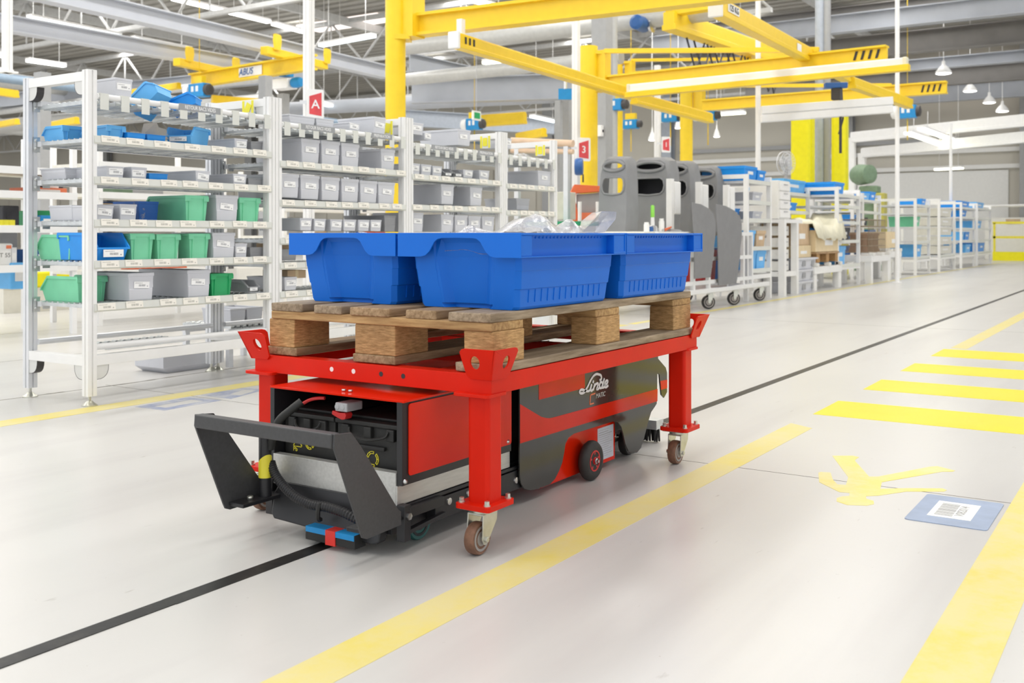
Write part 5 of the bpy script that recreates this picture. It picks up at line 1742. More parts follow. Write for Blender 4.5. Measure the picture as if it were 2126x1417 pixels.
def jib(root, pivot, arm0, arm1, h, wd, zup, tie=None, hazard=True):
    """mast with an arm running out from it, tie rod above"""
    O = root.location
    m_ = MB(O)
    pv = Vector(pivot)
    a0, a1 = Vector(arm0), Vector(arm1)
    m_.box(pv.x - wd * 0.6, pv.x + wd * 0.6, pv.y - wd * 0.6, pv.y + wd * 0.6, a0.z - h * 0.6, zup)
    for z in (a0.z - h * 0.6, zup - 0.03):
        q = Vector((root.location.x, root.location.y, z))
        m_.bar(q, (pv.x, pv.y, z), wd * 1.3, 0.05)
    mast = m_.build('pivot_mast', 'crane_yellow', root)
    a_ = MB(O)
    d = (a1 - a0).normalized()
    sd = d.cross(Vector((0, 0, 1))).normalized()
    a_.bar(a0, a1, wd * 0.35, h * 0.8)
    a_.bar(a0 + Vector((0, 0, h * 0.45)), a1 + Vector((0, 0, h * 0.45)), wd, h * 0.14)
    a_.bar(a0 - Vector((0, 0, h * 0.45)), a1 - Vector((0, 0, h * 0.45)), wd, h * 0.14)
    arm = a_.build('jib_arm', 'crane_yellow', root)
    if tie:
        MB(O).bar(tie[0], tie[1], 0.06, 0.06).build('tie_rod', 'crane_yellow', root)
    if hazard:
        hz = MB(O)
        for k in range(4):
            c = a1 - d * (0.10 + 0.085 * k)
            u0 = Vector((0, 0, -h * 0.3))
            for s_ in (-1, 1):
                o_ = sd * (s_ * (wd * 0.18 + 0.004))
                hz.loft([[c + o_ + u0, c + o_ + u0 - d * 0.03, c + o_ * 1.08 + u0 - d * 0.03, c + o_ * 1.08 + u0],
                         [c + o_ - u0 + d * 0.03, c + o_ - u0, c + o_ * 1.08 - u0, c + o_ * 1.08 - u0 + d * 0.03]])
        hz.build('hazard_stripes', 'ink_dark', arm, fix=False)
    return arm

P1 = (8.131, 6.752, 1.203)
c1 = crane_post(P1, 0.105, 4.2, 'tall yellow crane post rising behind the second storage rack')
jib(c1, (8.218, 6.619, 2.994), (8.257, 6.606, 2.930), (8.553, 2.842, 2.930), 0.22, 0.17, 3.9, hazard=False)
P2 = (12.296, 6.776, 2.011)
c2 = crane_post(P2, 0.125, 3.36, 'yellow crane post carrying the red 3 sign')
jib(c2, (12.402, 6.615, 3.006), (12.419, 6.587, 2.860), (12.154, 2.784, 2.860), 0.17, 0.14, 3.3, ((12.331, 6.540, 3.280), (12.391, 3.639, 3.020)))
P3 = (18.777, 9.656, 2.631)
c3 = crane_post(P3, 0.10, 4.3, 'thinner yellow crane post behind the brown column')
jib(c3, (18.913, 9.448, 4.224), (18.667, 9.303, 4.000), (19.113, 5.169, 4.000), 0.16, 0.14, 4.35, ((19.077, 9.485, 4.400), (19.153, 6.938, 4.200)), hazard=False)
P4 = (17.688, 7.666, 2.454)
c4 = crane_post(P4, 0.118, 3.75, 'yellow crane post behind the grey shells, nearest the white lifting beam')
jib(c4, (17.821, 7.462, 3.354), (17.239, 7.154, 3.100), (17.210, 3.034, 3.100), 0.19, 0.15, 3.65, ((17.519, 7.270, 3.500), (17.220, 3.884, 3.200)))

def crane_beam(p, q, h, wd, label, m='crane_yellow', cap='paper_white', stripes=False, name='crane_beam'):
    p, q = Vector(p), Vector(q)
    root = thing(name, label, 'crane', (p + q) / 2)
    O = root.location
    d = (q - p).normalized()
    sd = d.cross(Vector((0, 0, 1))).normalized()
    up = Vector((0, 0, 1))
    b_ = MB(O)
    b_.bar(p + up * h * 0.1, q + up * h * 0.1, wd * 0.8, h * 0.62)
    b_.bar(p - up * h * 0.32, q - up * h * 0.32, wd, h * 0.26)
    b_.bar(p + up * h * 0.46, q + up * h * 0.46, wd * 0.5, h * 0.10)
    bm_ = b_.build('girder', m, root, bevel=0.006)
    if cap:
        c_ = MB(O)
        for e, s_ in ((p, -1), (q, 1)):
            c_.bar(e, e + d * s_ * 0.04, wd * 1.1, h * 1.06)
        c_.build('end_cap', cap, root, bevel=0.01)
    if stripes:
        hz = MB(O)
        for k in range(3):
            c = p + d * (0.10 + 0.075 * k)
            for s_ in (-1, 1):
                o_ = sd * (s_ * (wd * 0.4 + 0.003))
                hz.loft([[c + o_ - up * h * 0.12, c + o_ - up * h * 0.12 + d * 0.03, c + o_ * 1.06 - up * h * 0.12 + d * 0.03, c + o_ * 1.06 - up * h * 0.12],
                         [c + o_ + up * h * 0.3 + d * 0.0, c + o_ + up * h * 0.3 + d * 0.03, c + o_ * 1.06 + up * h * 0.3 + d * 0.03, c + o_ * 1.06 + up * h * 0.3]])
        hz.build('hazard_stripes', 'ink_dark', bm_, fix=False)
    return root, d, sd
A0, A1 = (7.812, 5.752, 2.620), (12.095, 6.013, 2.620)
ra, da, sa = crane_beam(A0, A1, 0.155, 0.11, 'yellow crane track running away from under the jib arm, black stripes near its white cap', stripes=True)
hg = MB(ra.location)
p = (7.993, 5.817, 2.740)
hg.box(p[0] - 0.03, p[0] + 0.03, p[1] - 0.03, p[1] + 0.03, 2.69, 2.86)
hg.build('hanger', 'rack_white', ra)
crane_beam((11.643, 5.762, 2.500), (14.297, 5.811, 2.500), 0.16, 0.11, 'darker yellow crane track farther down the same line', cap=None)
B0, B1 = (9.209, 3.684, 2.950), (14.324, 3.795, 2.950)
rbm, db, sb = crane_beam(B0, B1, 0.195, 0.13, 'thick yellow crane track with a white weight label at its near end')
pl_ = Vector(B0) + db * 0.33 + sb * 0.056 + Vector((0, 0, 0.025))
lab_ = MB(rbm.location)
lab_.bar(pl_ - db * 0.16, pl_ + db * 0.16, 0.006, 0.085)
lo_ = lab_.build('weight_label', 'paper_white', rbm)
tx = text('lettering', '125 KG', 0.085, pl_ + sb * 0.006, (math.pi / 2, 0, math.atan2(db.y, db.x)), 'ink_dark', lo_, org=rbm.location)
pl_ = Vector(B0) + db * 2.55 + sb * 0.058
lab_ = MB(rbm.location)
lab_.bar(pl_ - db * 0.08, pl_ + db * 0.08, 0.006, 0.09)
lab_.build('weight_label', 'paper_white', rbm)
crane_beam((14.210, 3.725, 2.850), (17.021, 3.559, 2.850), 0.17, 0.12, 'short yellow crane track below the end of the thick one', cap=None)
crane_beam((10.856, 5.410, 2.500), (10.714, 2.296, 2.500), 0.10, 0.08, 'white crane rail slung under the second jib arm', m='rack_white', cap='film_cream')
crane_beam((10.824, 5.458, 2.420), (10.545, 2.205, 2.420), 0.07, 0.09, 'thin yellow rail below the white crane rail', cap=None)
bc = crane_beam((15.858, 7.197, 4.400), (21.051, 6.788, 4.400), 0.36, 0.26, 'big yellow bridge girder high behind the crane tracks', cap=None)[0]
cb_ = MB(bc.location)
pa, pb_ = Vector((15.858, 7.197, 4.400)), Vector((21.051, 6.788, 4.400))
for k in range(5):
    a, b = pa + (pb_ - pa) * (0.15 + 0.15 * k), pa + (pb_ - pa) * (0.28 + 0.15 * k)
    for off in (-0.16, 0.16):
        cb_.tube([a + Vector((off, 0, -0.2)), (a + b) / 2 + Vector((off, 0, -0.75)), b + Vector((off, 0, -0.2))], 0.018, 5)
cb_.build('festoon_cable', 'dark_part', bc)
crane_beam((16.066, 7.184, 4.600), (15.990, 6.372, 4.600), 0.2, 0.2, 'yellow end carriage of the high bridge girder', cap=None)
dm = thing('hoist_motor', 'blue and grey drive motor of the high bridge girder', 'motor', (16.323, 7.926, 4.498))
mb = MB()
mb.lathe((0, 0, 0), (1, 0, 0), [(-0.25, 0.08), (-0.22, 0.13), (0.1, 0.14), (0.2, 0.1)], 14)
mb.build('housing', 'motor_blue', dm)
MB().lathe((0.1, -0.12, -0.02), (0, -1, 0), [(0, 0.12), (0.05, 0.13), (0.06, 0.06)], 16).build('wheel', 'steel', dm)

# small yellow crane on grey runway beams at the upper left
for p, q, l in (((8.036, 13.391, 4.200), (16.512, 13.990, 4.200), 'a'), ((8.760, 15.928, 4.200), (15.491, 15.787, 4.200), 'b')):
    struct(beam('runway_beam', p, q, 0.24, 0.27, 'runway_grey', flange=0.03))
sc = thing('bridge_crane', 'small yellow bridge crane hung under the grey runway beams, left of the A sign pole', 'crane', (13.041, 14.280, 3.850))
O = sc.location
for p, q in (((12.268, 15.393, 3.950), (13.852, 15.636, 3.950)), ((12.326, 13.164, 3.950), (14.114, 13.446, 3.950))):
    b_ = MB(O)
    b_.bar(p, q, 0.16, 0.14)
    ec = b_.build('end_carriage', 'crane_yellow', sc, bevel=0.01)
    p, q = Vector(p), Vector(q)
    d = (q - p).normalized()
    for e in (p + d * 0.15, q - d * 0.15):
        prof = [(-0.06, 0), (0.06, 0), (0.09, 0.16), (0.08, 0.26), (0.03, 0.28), (0, 0.24), (-0.03, 0.28), (-0.08, 0.26), (-0.09, 0.16)]
        hk = MB(O)
        hk.plate(prof, lambda a, b, w_, e=e, d=d: (e.x + d.x * a + 0.12 - w_, e.y + d.y * a - 0.10 + w_ * 0.2, e.z + 0.03 + b), 0.05)
        hk.build('suspension_hook', 'crane_yellow', ec)
g0, g1 = Vector((13.101, 15.984, 3.750)), Vector((12.795, 12.438, 3.750))
b_ = MB(O)
b_.bar(g0, g1, 0.03, 0.24)
b_.bar(g0 + Vector((0, 0, 0.12)), g1 + Vector((0, 0, 0.12)), 0.16, 0.035)
b_.bar(g0 - Vector((0, 0, 0.12)), g1 - Vector((0, 0, 0.12)), 0.16, 0.035)
gd = b_.build('girder', 'crane_yellow', sc)
gdir = (g1 - g0).normalized()
gn = gdir.cross(Vector((0, 0, 1))).normalized()
pm = g0 + (g1 - g0) * 0.52 + gn * 0.03
MB(O).bar(pm - gdir * 0.33, pm + gdir * 0.33, 0.012, 0.17).build('name_plate', 'paper_white', gd)
text('lettering', 'ABUS', 0.17, pm - gdir * 0.12 + gn * 0.012, (math.pi / 2, 0, math.atan2(gdir.y, gdir.x)), 'motor_blue', gd, shear=0.2, org=O)
def hoist(p, label, w_, h, dark=True):
    root = thing('chain_hoist', label, 'hoist', p)
    b_ = MB()
    b_.bar((0, w_ / 2, 0), (0, -w_ / 2, 0), 0.18, h)
    bd_ = b_.build('housing', 'hoist_blue', root, bevel=0.012)
    for k in (0.18, -0.12):
        MB().box(-0.094, -0.088, k * w_ + w_ * 0.16 - 0.02, k * w_ - 0.02, -h * 0.1, h * 0.3).build('plate', 'paper_white', bd_)
    MB().lathe((0, w_ / 2, 0), (0, 1, 0), [(0, h * 0.5), (0.03, h * 0.52), (0.13, h * 0.48), (0.16, h * 0.3)], 14).build('motor_cover', 'rack_white', root)
    e = MB()
    e.lathe((0, -w_ / 2, 0), (0, -1, 0), [(0, h * 0.42), (0.08, h * 0.4), (0.10, h * 0.2)], 14)
    e.build('gear_cover', 'cap_dark', root)
    t_ = MB()
    t_.box(-0.05, 0.05, -0.12, 0.12, h / 2, h / 2 + 0.14)
    t_.cyl((0, 0, -h / 2), (0, 0, -h / 2 - 0.5), 0.012, 6)
    t_.cyl((0, 0, h / 2), (0, 0, 7.135 - p[2]), 0.007, 5)
    t_.build('trolley', 'crane_yellow', root)
    return root
hoist((12.649, 15.216, 3.450), 'blue chain hoist with two white plates under the small yellow crane', 0.42, 0.25)
h2 = thing('chain_hoist', 'blue and white hoist trolley at the right end of the small yellow crane', 'hoist', (13.056, 13.402, 3.600))
mb = MB()
mb.box(-0.1, 0.1, -0.12, 0.06, 0.0, 0.18)
mb.lathe((0, -0.2, -0.12), (0, -1, 0), [(0, 0.09), (0.12, 0.1), (0.2, 0.08)], 12)
mb.build('motor', 'hoist_blue', h2, bevel=0.01)
MB().box(-0.13, 0.13, -0.18, 0.22, -0.22, -0.04).build('gear_case', 'rack_white', h2, bevel=0.015)
crane_beam((12.851, 17.844, 3.600), (12.714, 15.870, 3.600), 0.13, 0.12, 'yellow crane beam behind the grey bin on the nearest rack', cap=None)
crane_beam((13.341, 15.685, 3.400), (14.285, 15.298, 3.400), 0.16, 0.14, 'yellow crane beam low behind the small crane', cap=None)
crane_beam((11.633, 20.426, 3.000), (11.429, 19.112, 3.000), 0.12, 0.12, 'yellow crane beam at the left edge, lower one', cap=None)
crane_beam((11.109, 19.506, 3.600), (11.713, 19.586, 3.600), 0.16, 0.14, 'yellow crane beam at the left edge, upper one', cap=None)
crane_beam((11.733, 18.559, 2.900), (11.434, 17.168, 2.900), 0.14, 0.12, 'yellow crane beam glimpsed through the end of the nearest rack', cap=None)
crane_beam((19.341, 13.755, 3.400), (19.356, 12.299, 3.400), 0.28, 0.2, 'small yellow bridge crane far behind the third rack', cap=None)
crane_beam((19.571, 12.633, 3.000), (18.964, 11.552, 3.000), 0.2, 0.16, 'yellow hoist trolley far behind the last rack', cap=None)
hoist((18.289, 12.942, 3.200), 'far blue hoist under the small yellow bridge crane behind the third rack', 0.35, 0.25)
for p, l in (((15.604, 8.098, 3.000), 'blue and grey hoist hanging beside the crane post with the 3 sign'), ((19.383, 8.753, 3.200), 'blue hoist hanging left of the right-hand crane post'), ((19.567, 8.005, 3.200), 'blue hoist at the end of the darker crane track'), ((20.176, 10.055, 3.200), 'low blue hoist right of the brown column')):
    hoist(p, l, 0.34, 0.2)

# white lifting beam with its hoist
lb_ = thing('lifting_beam', 'white lifting beam hanging from the crane on a black chain', 'crane', (13.080, 3.749, 2.366))
O = lb_.location
e0, e1 = Vector((12.625, 4.446, 2.304)), Vector((13.541, 3.043, 2.427))
b_ = MB(O)
b_.bar(e0 + Vector((0, 0, 0.055)), e1 + Vector((0, 0, 0.055)), 0.10, 0.10)
b_.bar(e0 - Vector((0, 0, 0.055)), e1 - Vector((0, 0, 0.055)), 0.12, 0.09)
b_.bar(e0, e1, 0.06, 0.05)
b_.build('beam', 'paper_white', lb_, bevel=0.006)
ch = MB(O)
k0 = Vector((13.181, 3.595, 2.661))
ch.cyl(k0, k0 - Vector((0, 0, 0.85)), 0.018, 6)
ch.tube([k0 + Vector((0.05, 0, 0)), k0 + Vector((0.12, 0, -0.4)), k0 + Vector((0.0, 0.02, -0.6))], 0.012, 6)
ch.build('chain', 'dark_part', lb_)
ho = MB(O)
ho.bar((13.070, 3.765, 2.674), (13.225, 3.528, 2.680), 0.1, 0.07)
ho.build('hoist_body', 'motor_blue', lb_, bevel=0.01)
hc = MB(O)
c_ = (13.154, 3.636, 2.563)
hc.box(c_[0] - 0.05, c_[0] + 0.05, c_[1] - 0.06, c_[1] + 0.06, c_[2] - 0.07, c_[2] + 0.07)
hc.build('chain_box', 'cap_dark', lb_, bevel=0.008)
# white gantries far right
for p, q, h, l in (((30.298, 7.944, 3.600), (27.700, 2.350, 3.600), 0.32, 'white gantry beam across the far aisle, nearer one'), ((31.115, 7.848, 3.200), (27.768, 2.355, 3.200), 0.3, 'white gantry beam across the far aisle, farther one')):
    g_ = crane_beam(p, q, h, 0.16, l, m='rack_white', cap=None, name='gantry_beam')[0]
    lg_ = MB(g_.location)
    p = Vector(p)
    lg_.box(p.x - 0.1, p.x + 0.1, p.y - 0.1, p.y + 0.1, 0, p.z)
    lg_.build('leg', 'rack_white', g_)
hoist((24.587, 5.184, 3.600), 'blue hoist sitting on the white gantry', 0.4, 0.3)

# slim poles and hanging signs
def pole(p, r, z0, z1, label, m='rack_white', square=False):
    root = thing('slim_pole', label, 'pole', (p[0], p[1], z0))
    mb = MB(root.location)
    if square:
        pr = profile(p[0], p[1], r * 2)
        mb.loft([[(a, b, z0) for a, b in pr], [(a, b, z1) for a, b in pr]])
    else:
        mb.cyl((p[0], p[1], z0), (p[0], p[1], z1), r, 12)
    mb.build('tube', m, root)
    f_ = MB(root.location)
    f_.box(p[0] - r * 2, p[0] + r * 2, p[1] - r * 2, p[1] + r * 2, z0, z0 + 0.015)
    f_.build('foot_plate', m, root)
    return root
def red_sign(c, wd, h, ch, label, parent_pole=None):
    """white card with a red parallelogram and a white character, facing the aisle"""
    root = thing('zone_sign', label, 'sign', c, 'red zone signs')
    yaw = -0.62
    cs_, sn_ = math.cos(yaw), math.sin(yaw)
    def fn(a, b, w_):
        return (a * cs_ + w_ * sn_ * -1, a * sn_ + w_ * cs_, b)
    b_ = MB()
    b_.plate(rrect(-wd / 2, wd / 2, -h / 2, h / 2, 0.02), lambda a, b, w_: fn(a, b, w_), 0.01)
    bd = b_.build('board', 'paper_white', root)
    r_ = MB()
    r_.plate([(-wd * 0.36, -h * 0.34), (wd * 0.36, -h * 0.40), (wd * 0.36, h * 0.40), (-wd * 0.36, h * 0.26)], lambda a, b, w_: fn(a, b, -0.002 + w_ * 0.5), 0.003)
    r_.build('red_field', 'sign_red', bd)
    k_ = MB()
    k_.plate([(-wd * 0.9, 0), (wd * 0.2, 0), (wd * 0.2, 0.03), (-wd * 0.9, 0.03)], lambda a, b, w_: fn(a, b, 0.01 + w_), 0.012)
    k_.build('bracket', 'rack_alu', bd)
    t_ = text('lettering', ch, h * 0.42, fn(0, -0.02 * h, -0.004), (math.pi / 2, 0, yaw), 'text_white', bd)
    return root
p = (6.549, 6.430, 1.141)
pole(p, 0.036, 0, 6.9, 'tall slim white pole carrying the red A sign', square=True)
red_sign((6.552, 6.352, 1.921), 0.15, 0.26, 'A', 'red sign with a white A on the slim pole behind the racks')
p = (11.505, 6.525, 1.314)
pole(p, 0.04, 0, 3.55, 'slim white pole in front of the crane post with the 3 sign', square=True)
red_sign((11.472, 6.392, 1.869), 0.19, 0.30, '3', 'red sign with a white 3 on the yellow crane post')
p = (15.562, 7.264, 1.471)
pole(p, 0.042, 0, 3.6, 'slim white pole beside the red 1 sign', square=True)
red_sign((15.549, 7.100, 2.268), 0.17, 0.26, '1', 'red sign with a white 1 above the grey shells')
pole((13.089, 4.649, 1.327), 0.035, 0, 6.9, 'slim pale pole left of the white lifting beam')
pole((16.921, 3.721, 1.438), 0.035, 0, 6.9, 'slim pale pole standing right of the white lifting beam')
pole((25.759, 4.456, 1.760), 0.035, 0, 3.4, 'thin pole among the farthest shelves')
p = (5.088, 8.666, 2.421)
pole((p[0], p[1]), 0.033, 2.2, 6.9, 'slim white pole hanging at the upper left corner', square=True)

# ---------------------------------------------------------------- shelves and goods along the far side of the aisle
def line_shelf(x0, x1, y0, y1, h, levels, label, m='rack_white', caster=False):
    root = thing('line_shelf', label, 'shelf', ((x0 + x1) / 2, (y0 + y1) / 2, 0), 'white shelves along the aisle')
    O = root.location
    for px in (x0 + 0.025, x1 - 0.025):
        for py in (y0 + 0.025, y1 - 0.025):
            MB(O).box(px - 0.025, px + 0.025, py - 0.025, py + 0.025, 0, h).build('post', m, root)
    for z in (0.25, h - 0.05):
        for px in (x0 + 0.025, x1 - 0.025):
            MB(O).box(px - 0.022, px + 0.022, y0 + 0.05, y1 - 0.05, z, z + 0.05).build('side_beam', m, root)
    MB(O).box(x0 + 0.05, x1 - 0.05, y0, y0 + 0.045, 0.25, 0.30).build('front_beam', m, root)
    for z in levels:
        sh = MB(O).box(x0 + 0.03, x1 - 0.03, y0 + 0.005, y1 - 0.03, z - 0.03, z).build('shelf', 'rack_alu', root)
        MB(O).box(x0 + 0.05, x1 - 0.05, y0 - 0.008, y0 + 0.005, z - 0.035, z + 0.012).build('front_rail', 'rail_cream', sh)
    return root
def goods(x0, x1, y0, d, z0, h, m, label, group=None, name='goods_bin'):
    root = thing(name, label, 'bin', ((x0 + x1) / 2, y0 + d / 2, z0), group)
    O = root.location
    t = MB(O)
    i = min(0.02, (x1 - x0) * 0.08)
    def sec(k, z):
        return [(x0 + k, y0 + k, z), (x1 - k, y0 + k, z), (x1 - k, y0 + d - k, z), (x0 + k, y0 + d - k, z)]
    t.loft([sec(i, z0), sec(i * 0.4, z0 + h * 0.8), sec(0, z0 + h * 0.8), sec(0, z0 + h), sec(0.01, z0 + h), sec(i + 0.012, z0 + 0.01)])
    b_ = t.build('tub', m, root)
    MB(O).box((x0 + x1) / 2 - (x1 - x0) * 0.2, (x0 + x1) / 2 + (x1 - x0) * 0.2, y0 - 0.002 + i * 0.5, y0 + i * 0.8, z0 + h * 0.45, z0 + h * 0.66).build('label', 'paper_white', b_)
    return root

# shelf with light blue bins beside the trolley
line_shelf(11.30, 12.14, 4.14, 4.84, 1.47, [0.36, 0.62, 0.95, 1.16, 1.40], 'white shelf with bright blue bins right of the grey shells')
goods(11.30, 11.72, 4.17, 0.55, 1.40, 0.17, 'bin_blue', 'bright blue bin on top of the white shelf, nearer one', 'blue bins on the shelf right of the grey shells')
goods(11.74, 12.02, 4.17, 0.5, 1.40, 0.14, 'bin_blue', 'bright blue bin on top of the white shelf, right one', 'blue bins on the shelf right of the grey shells')
goods(11.34, 11.66, 4.17, 0.5, 0.62, 0.20, 'bin_lightblue', 'light blue bin in the middle of the shelf right of the grey shells', 'blue bins on the shelf right of the grey shells')
goods(11.70, 12.02, 4.17, 0.5, 0.62, 0.20, 'cardboard', 'brown carton in the middle of the shelf right of the grey shells', name='open_carton')
goods(11.34, 11.70, 4.17, 0.5, 0.36, 0.23, 'bin_lightblue', 'light blue bin on the lowest level right of the grey shells, left one', 'blue bins on the shelf right of the grey shells')
goods(11.71, 12.03, 4.17, 0.5, 0.36, 0.22, 'bin_lightblue', 'light blue bin on the lowest level right of the grey shells, right one', 'blue bins on the shelf right of the grey shells')
goods(11.36, 11.60, 4.34, 0.4, 0.95, 0.13, 'bin_blue', 'blue bin behind the hanging grey panels', 'blue bins on the shelf right of the grey shells')
goods(11.66, 11.98, 4.2, 0.4, 0.95, 0.10, 'bin_grey', 'grey bin at mid height right of the grey shells')
goods(11.66, 11.98, 4.2, 0.4, 1.16, 0.12, 'bin_grey', 'grey bin at eye height right of the grey shells')

# white drawer tower on a stand
dt = thing('drawer_tower', 'white drawer tower on a white steel stand', 'cabinet', (12.85, 4.42, 0))
O = dt.location
MB(O).box(12.62, 13.08, 4.22, 4.60, 0.97, 1.46).build('body', 'machine_white', dt, bevel=0.006)
for k in range(4):
    f_ = MB(O).box(12.66, 13.04, 4.20, 4.222, 0.99 + k * 0.115, 1.09 + k * 0.115).build('drawer', 'rack_white', dt, bevel=0.003)
    MB(O).box(12.78, 12.92, 4.19, 4.20, 1.06 + k * 0.115, 1.07 + k * 0.115).build('handle', 'plastic_grey', f_)
MB(O).box(12.56, 13.30, 4.12, 4.70, 0.92, 0.965).build('stand_top', 'rack_white', dt)
for xx in (12.60, 13.10):
    for yy in (4.16, 4.66):
        MB(O).box(xx - 0.04, xx + 0.04, yy - 0.04, yy + 0.04, 0.0, 0.92).build('leg', 'rack_white', dt)
MB(O).box(12.60, 13.14, 4.13, 4.69, 0.24, 0.30).build('stand_beam', 'rack_white', dt)
for k in range(4):
    s_ = MB(O).box(12.66, 13.04, 4.22, 4.60, 0.31 + k * 0.15, 0.43 + k * 0.15).build('drawer', 'machine_white', dt, bevel=0.003)
    MB(O).box(12.70, 12.98, 4.212, 4.222, 0.37 + k * 0.15, 0.385 + k * 0.15).build('handle', 'plastic_grey', s_)

# grey plastic crates with cartons on top
for k in range(3):
    cr = thing('plastic_crate', 'grey plastic crate beside the drawer tower, ' + ('lowest', 'middle', 'topmost')[k] + ' of its stack', 'crate', (13.62, 4.45, 0.155 * k), 'stacked grey crates')
    mb = MB()
    mb.loft([[(-0.42, -0.28, 0.0), (0.42, -0.28, 0.0), (0.42, 0.28, 0.0), (-0.42, 0.28, 0.0)], [(-0.45, -0.30, 0.14), (0.45, -0.30, 0.14), (0.45, 0.30, 0.14), (-0.45, 0.30, 0.14)]])
    mb.box(-0.46, 0.46, -0.31, 0.31, 0.125, 0.152)
    b_ = mb.build('crate_body', 'bin_grey', cr, bevel=0.004)
    for xx in (-0.22, 0.18):
        MB().box(xx, xx + 0.13, -0.303, -0.288, 0.04, 0.11).build('opening', 'bin_grey_dark', b_)
    for yy in (-0.16, 0.06):
        MB().box(-0.448, -0.43, yy, yy + 0.10, 0.04, 0.11).build('opening', 'bin_grey_dark', b_)
def carton(x, y, z, L, W, H, label, m='cardboard', tape=True, group=None):
    root = thing('cardboard_box', label, 'box', (x, y, z), group)
    b_ = MB().box(-L / 2, L / 2, -W / 2, W / 2, 0, H).build('carton', m, root, bevel=0.004)
    MB().box(-L / 2 - 0.001, L / 2 + 0.001, -0.025, 0.025, 0.02, H + 0.001).build('tape_strip', 'cardboard_light', b_)
    MB().box(-L * 0.1, L * 0.25, -W / 2 - 0.002, -W / 2, H * 0.3, H * 0.55).build('label', 'paper_white', b_)
    fl_ = MB()
    fl_.box(-L / 2, L / 2, -W / 2, -W / 2 + 0.004, H, H + 0.002)
    fl_.build('flap_edge', m, b_)
    return root
carton(13.55, 4.45, 0.465, 0.78, 0.5, 0.16, 'flat brown cardboard tray on the grey crates', 'cardboard_light')
carton(13.55, 4.45, 0.627, 0.74, 0.46, 0.29, 'brown cardboard box with white film and label on the grey crates')

# big shelf with blue tubs, its front bench and film-wrapped crate
line_shelf(13.15, 15.05, 4.55, 5.25, 1.46, [0.55, 0.80, 1.10, 1.36], 'wide white shelf with flat blue trays behind the film-wrapped crate')
line_shelf(15.05, 16.30, 4.14, 4.9, 1.47, [0.32, 0.68, 0.96, 1.2, 1.36], 'tall white shelf left of the green drilling machine')
goods(14.0, 15.0, 4.6, 0.6, 1.36, 0.20, 'bin_lightblue', 'long light blue tub on top of the wide white shelf', 'blue tubs on the wide shelf')
goods(15.1, 15.62, 4.2, 0.55, 1.36, 0.19, 'bin_blue', 'blue tub on top of the tall shelf', 'blue tubs on the wide shelf')
goods(13.2, 13.75, 4.6, 0.5, 1.10, 0.10, 'bin_grey', 'grey tray on the wide shelf', 'trays on the wide shelf')
goods(13.8, 14.6, 4.6, 0.5, 1.10, 0.13, 'bin_blue', 'flat bright blue tray on the wide shelf', 'trays on the wide shelf')
goods(15.15, 15.7, 4.2, 0.5, 0.32, 0.28, 'bin_lightblue', 'light blue tub low in the tall shelf', 'blue tubs on the wide shelf')
goods(15.12, 15.34, 4.2, 0.5, 0.68, 0.24, 'bin_blue', 'narrow blue tub at mid height in the tall shelf', 'blue tubs on the wide shelf')
goods(15.42, 15.95, 4.2, 0.5, 0.68, 0.20, 'dark_part', 'dark crate beside the narrow blue tub in the tall shelf')
def bench(x0, x1, y0, y1, z, label):
    root = thing('work_bench', label, 'bench', ((x0 + x1) / 2, (y0 + y1) / 2, 0), 'white steel benches along the aisle')
    O = root.location
    MB(O).box(x0, x1, y0, y1, z - 0.10, z).build('top_frame', 'rack_white', root, bevel=0.006)
    for xx in (x0 + 0.07, x1 - 0.07):
        for yy in (y0 + 0.06, y1 - 0.06):
            MB(O).box(xx - 0.06, xx + 0.06, yy - 0.05, yy + 0.05, 0, z - 0.10).build('leg', 'rack_white', root, bevel=0.004)
    for xx in (x0 + 0.1, (x0 + x1) / 2, x1 - 0.1):
        MB(O).box(xx - 0.05, xx + 0.05, y0 - 0.02, y0 + 0.06, z, z + 0.05).build('stop_block', 'machine_white', root, bevel=0.008)
    return root
bench(13.85, 15.20, 4.12, 4.50, 0.33, 'low white bench under the film-wrapped crate')
bench(16.36, 17.6, 3.98, 4.5, 0.44, 'low white bench under the wire basket')
bench(18.0, 18.9, 4.08, 4.56, 0.48, 'low white bench under the cream carton far along the aisle')
wp_ = thing('small_pallet', 'small wooden pallet on the low white bench under the film-wrapped crate', 'pallet', (14.5, 4.32, 0.385))
for xx in (-0.5, -0.05, 0.4):
    MB().box(xx, xx + 0.14, -0.18, 0.18, 0, 0.12).build('block', 'wood_block', wp_)
MB().box(-0.56, 0.58, -0.19, 0.19, 0.12, 0.145).build('top_board', 'wood_x', wp_)
carton(14.5, 4.32, 0.532, 1.1, 0.36, 0.30, 'pale plywood crate under cream film beside the tall shelf', 'cardboard_light')
fm_ = thing('packing_film', 'cream packing film draped over the pale crate', 'film', (14.5, 4.32, 0.834))
mb = MB()
vs, fs = [], []
rnd = random.Random(4)
for j in range(7):
    for i in range(15):
        x = -0.62 + 1.42 * i / 14
        y = -0.24 + 0.48 * j / 6
        z = 0.03 + 0.10 * max(0, math.sin(i * 0.5 + 0.4)) + rnd.uniform(0, 0.05) + (0.12 if i > 10 else 0)
        if j == 0:
            z = -0.10 - rnd.uniform(0, 0.06)
        vs.append((x, y, z)); 
for j in range(6):
    for i in range(14):
        a = j * 15 + i
        fs.append((a, a + 1, a + 16, a + 15))
mb.add(vs, fs, True)
o = mb.build('sheet', 'film_cream', fm_, fix=False)
sd_ = o.modifiers.new('thick', 'SOLIDIFY'); sd_.thickness = 0.006
gp = thing('green_sheet', 'green folded sheet lying on the packing film', 'sheet', (14.05, 4.62, 0.84))
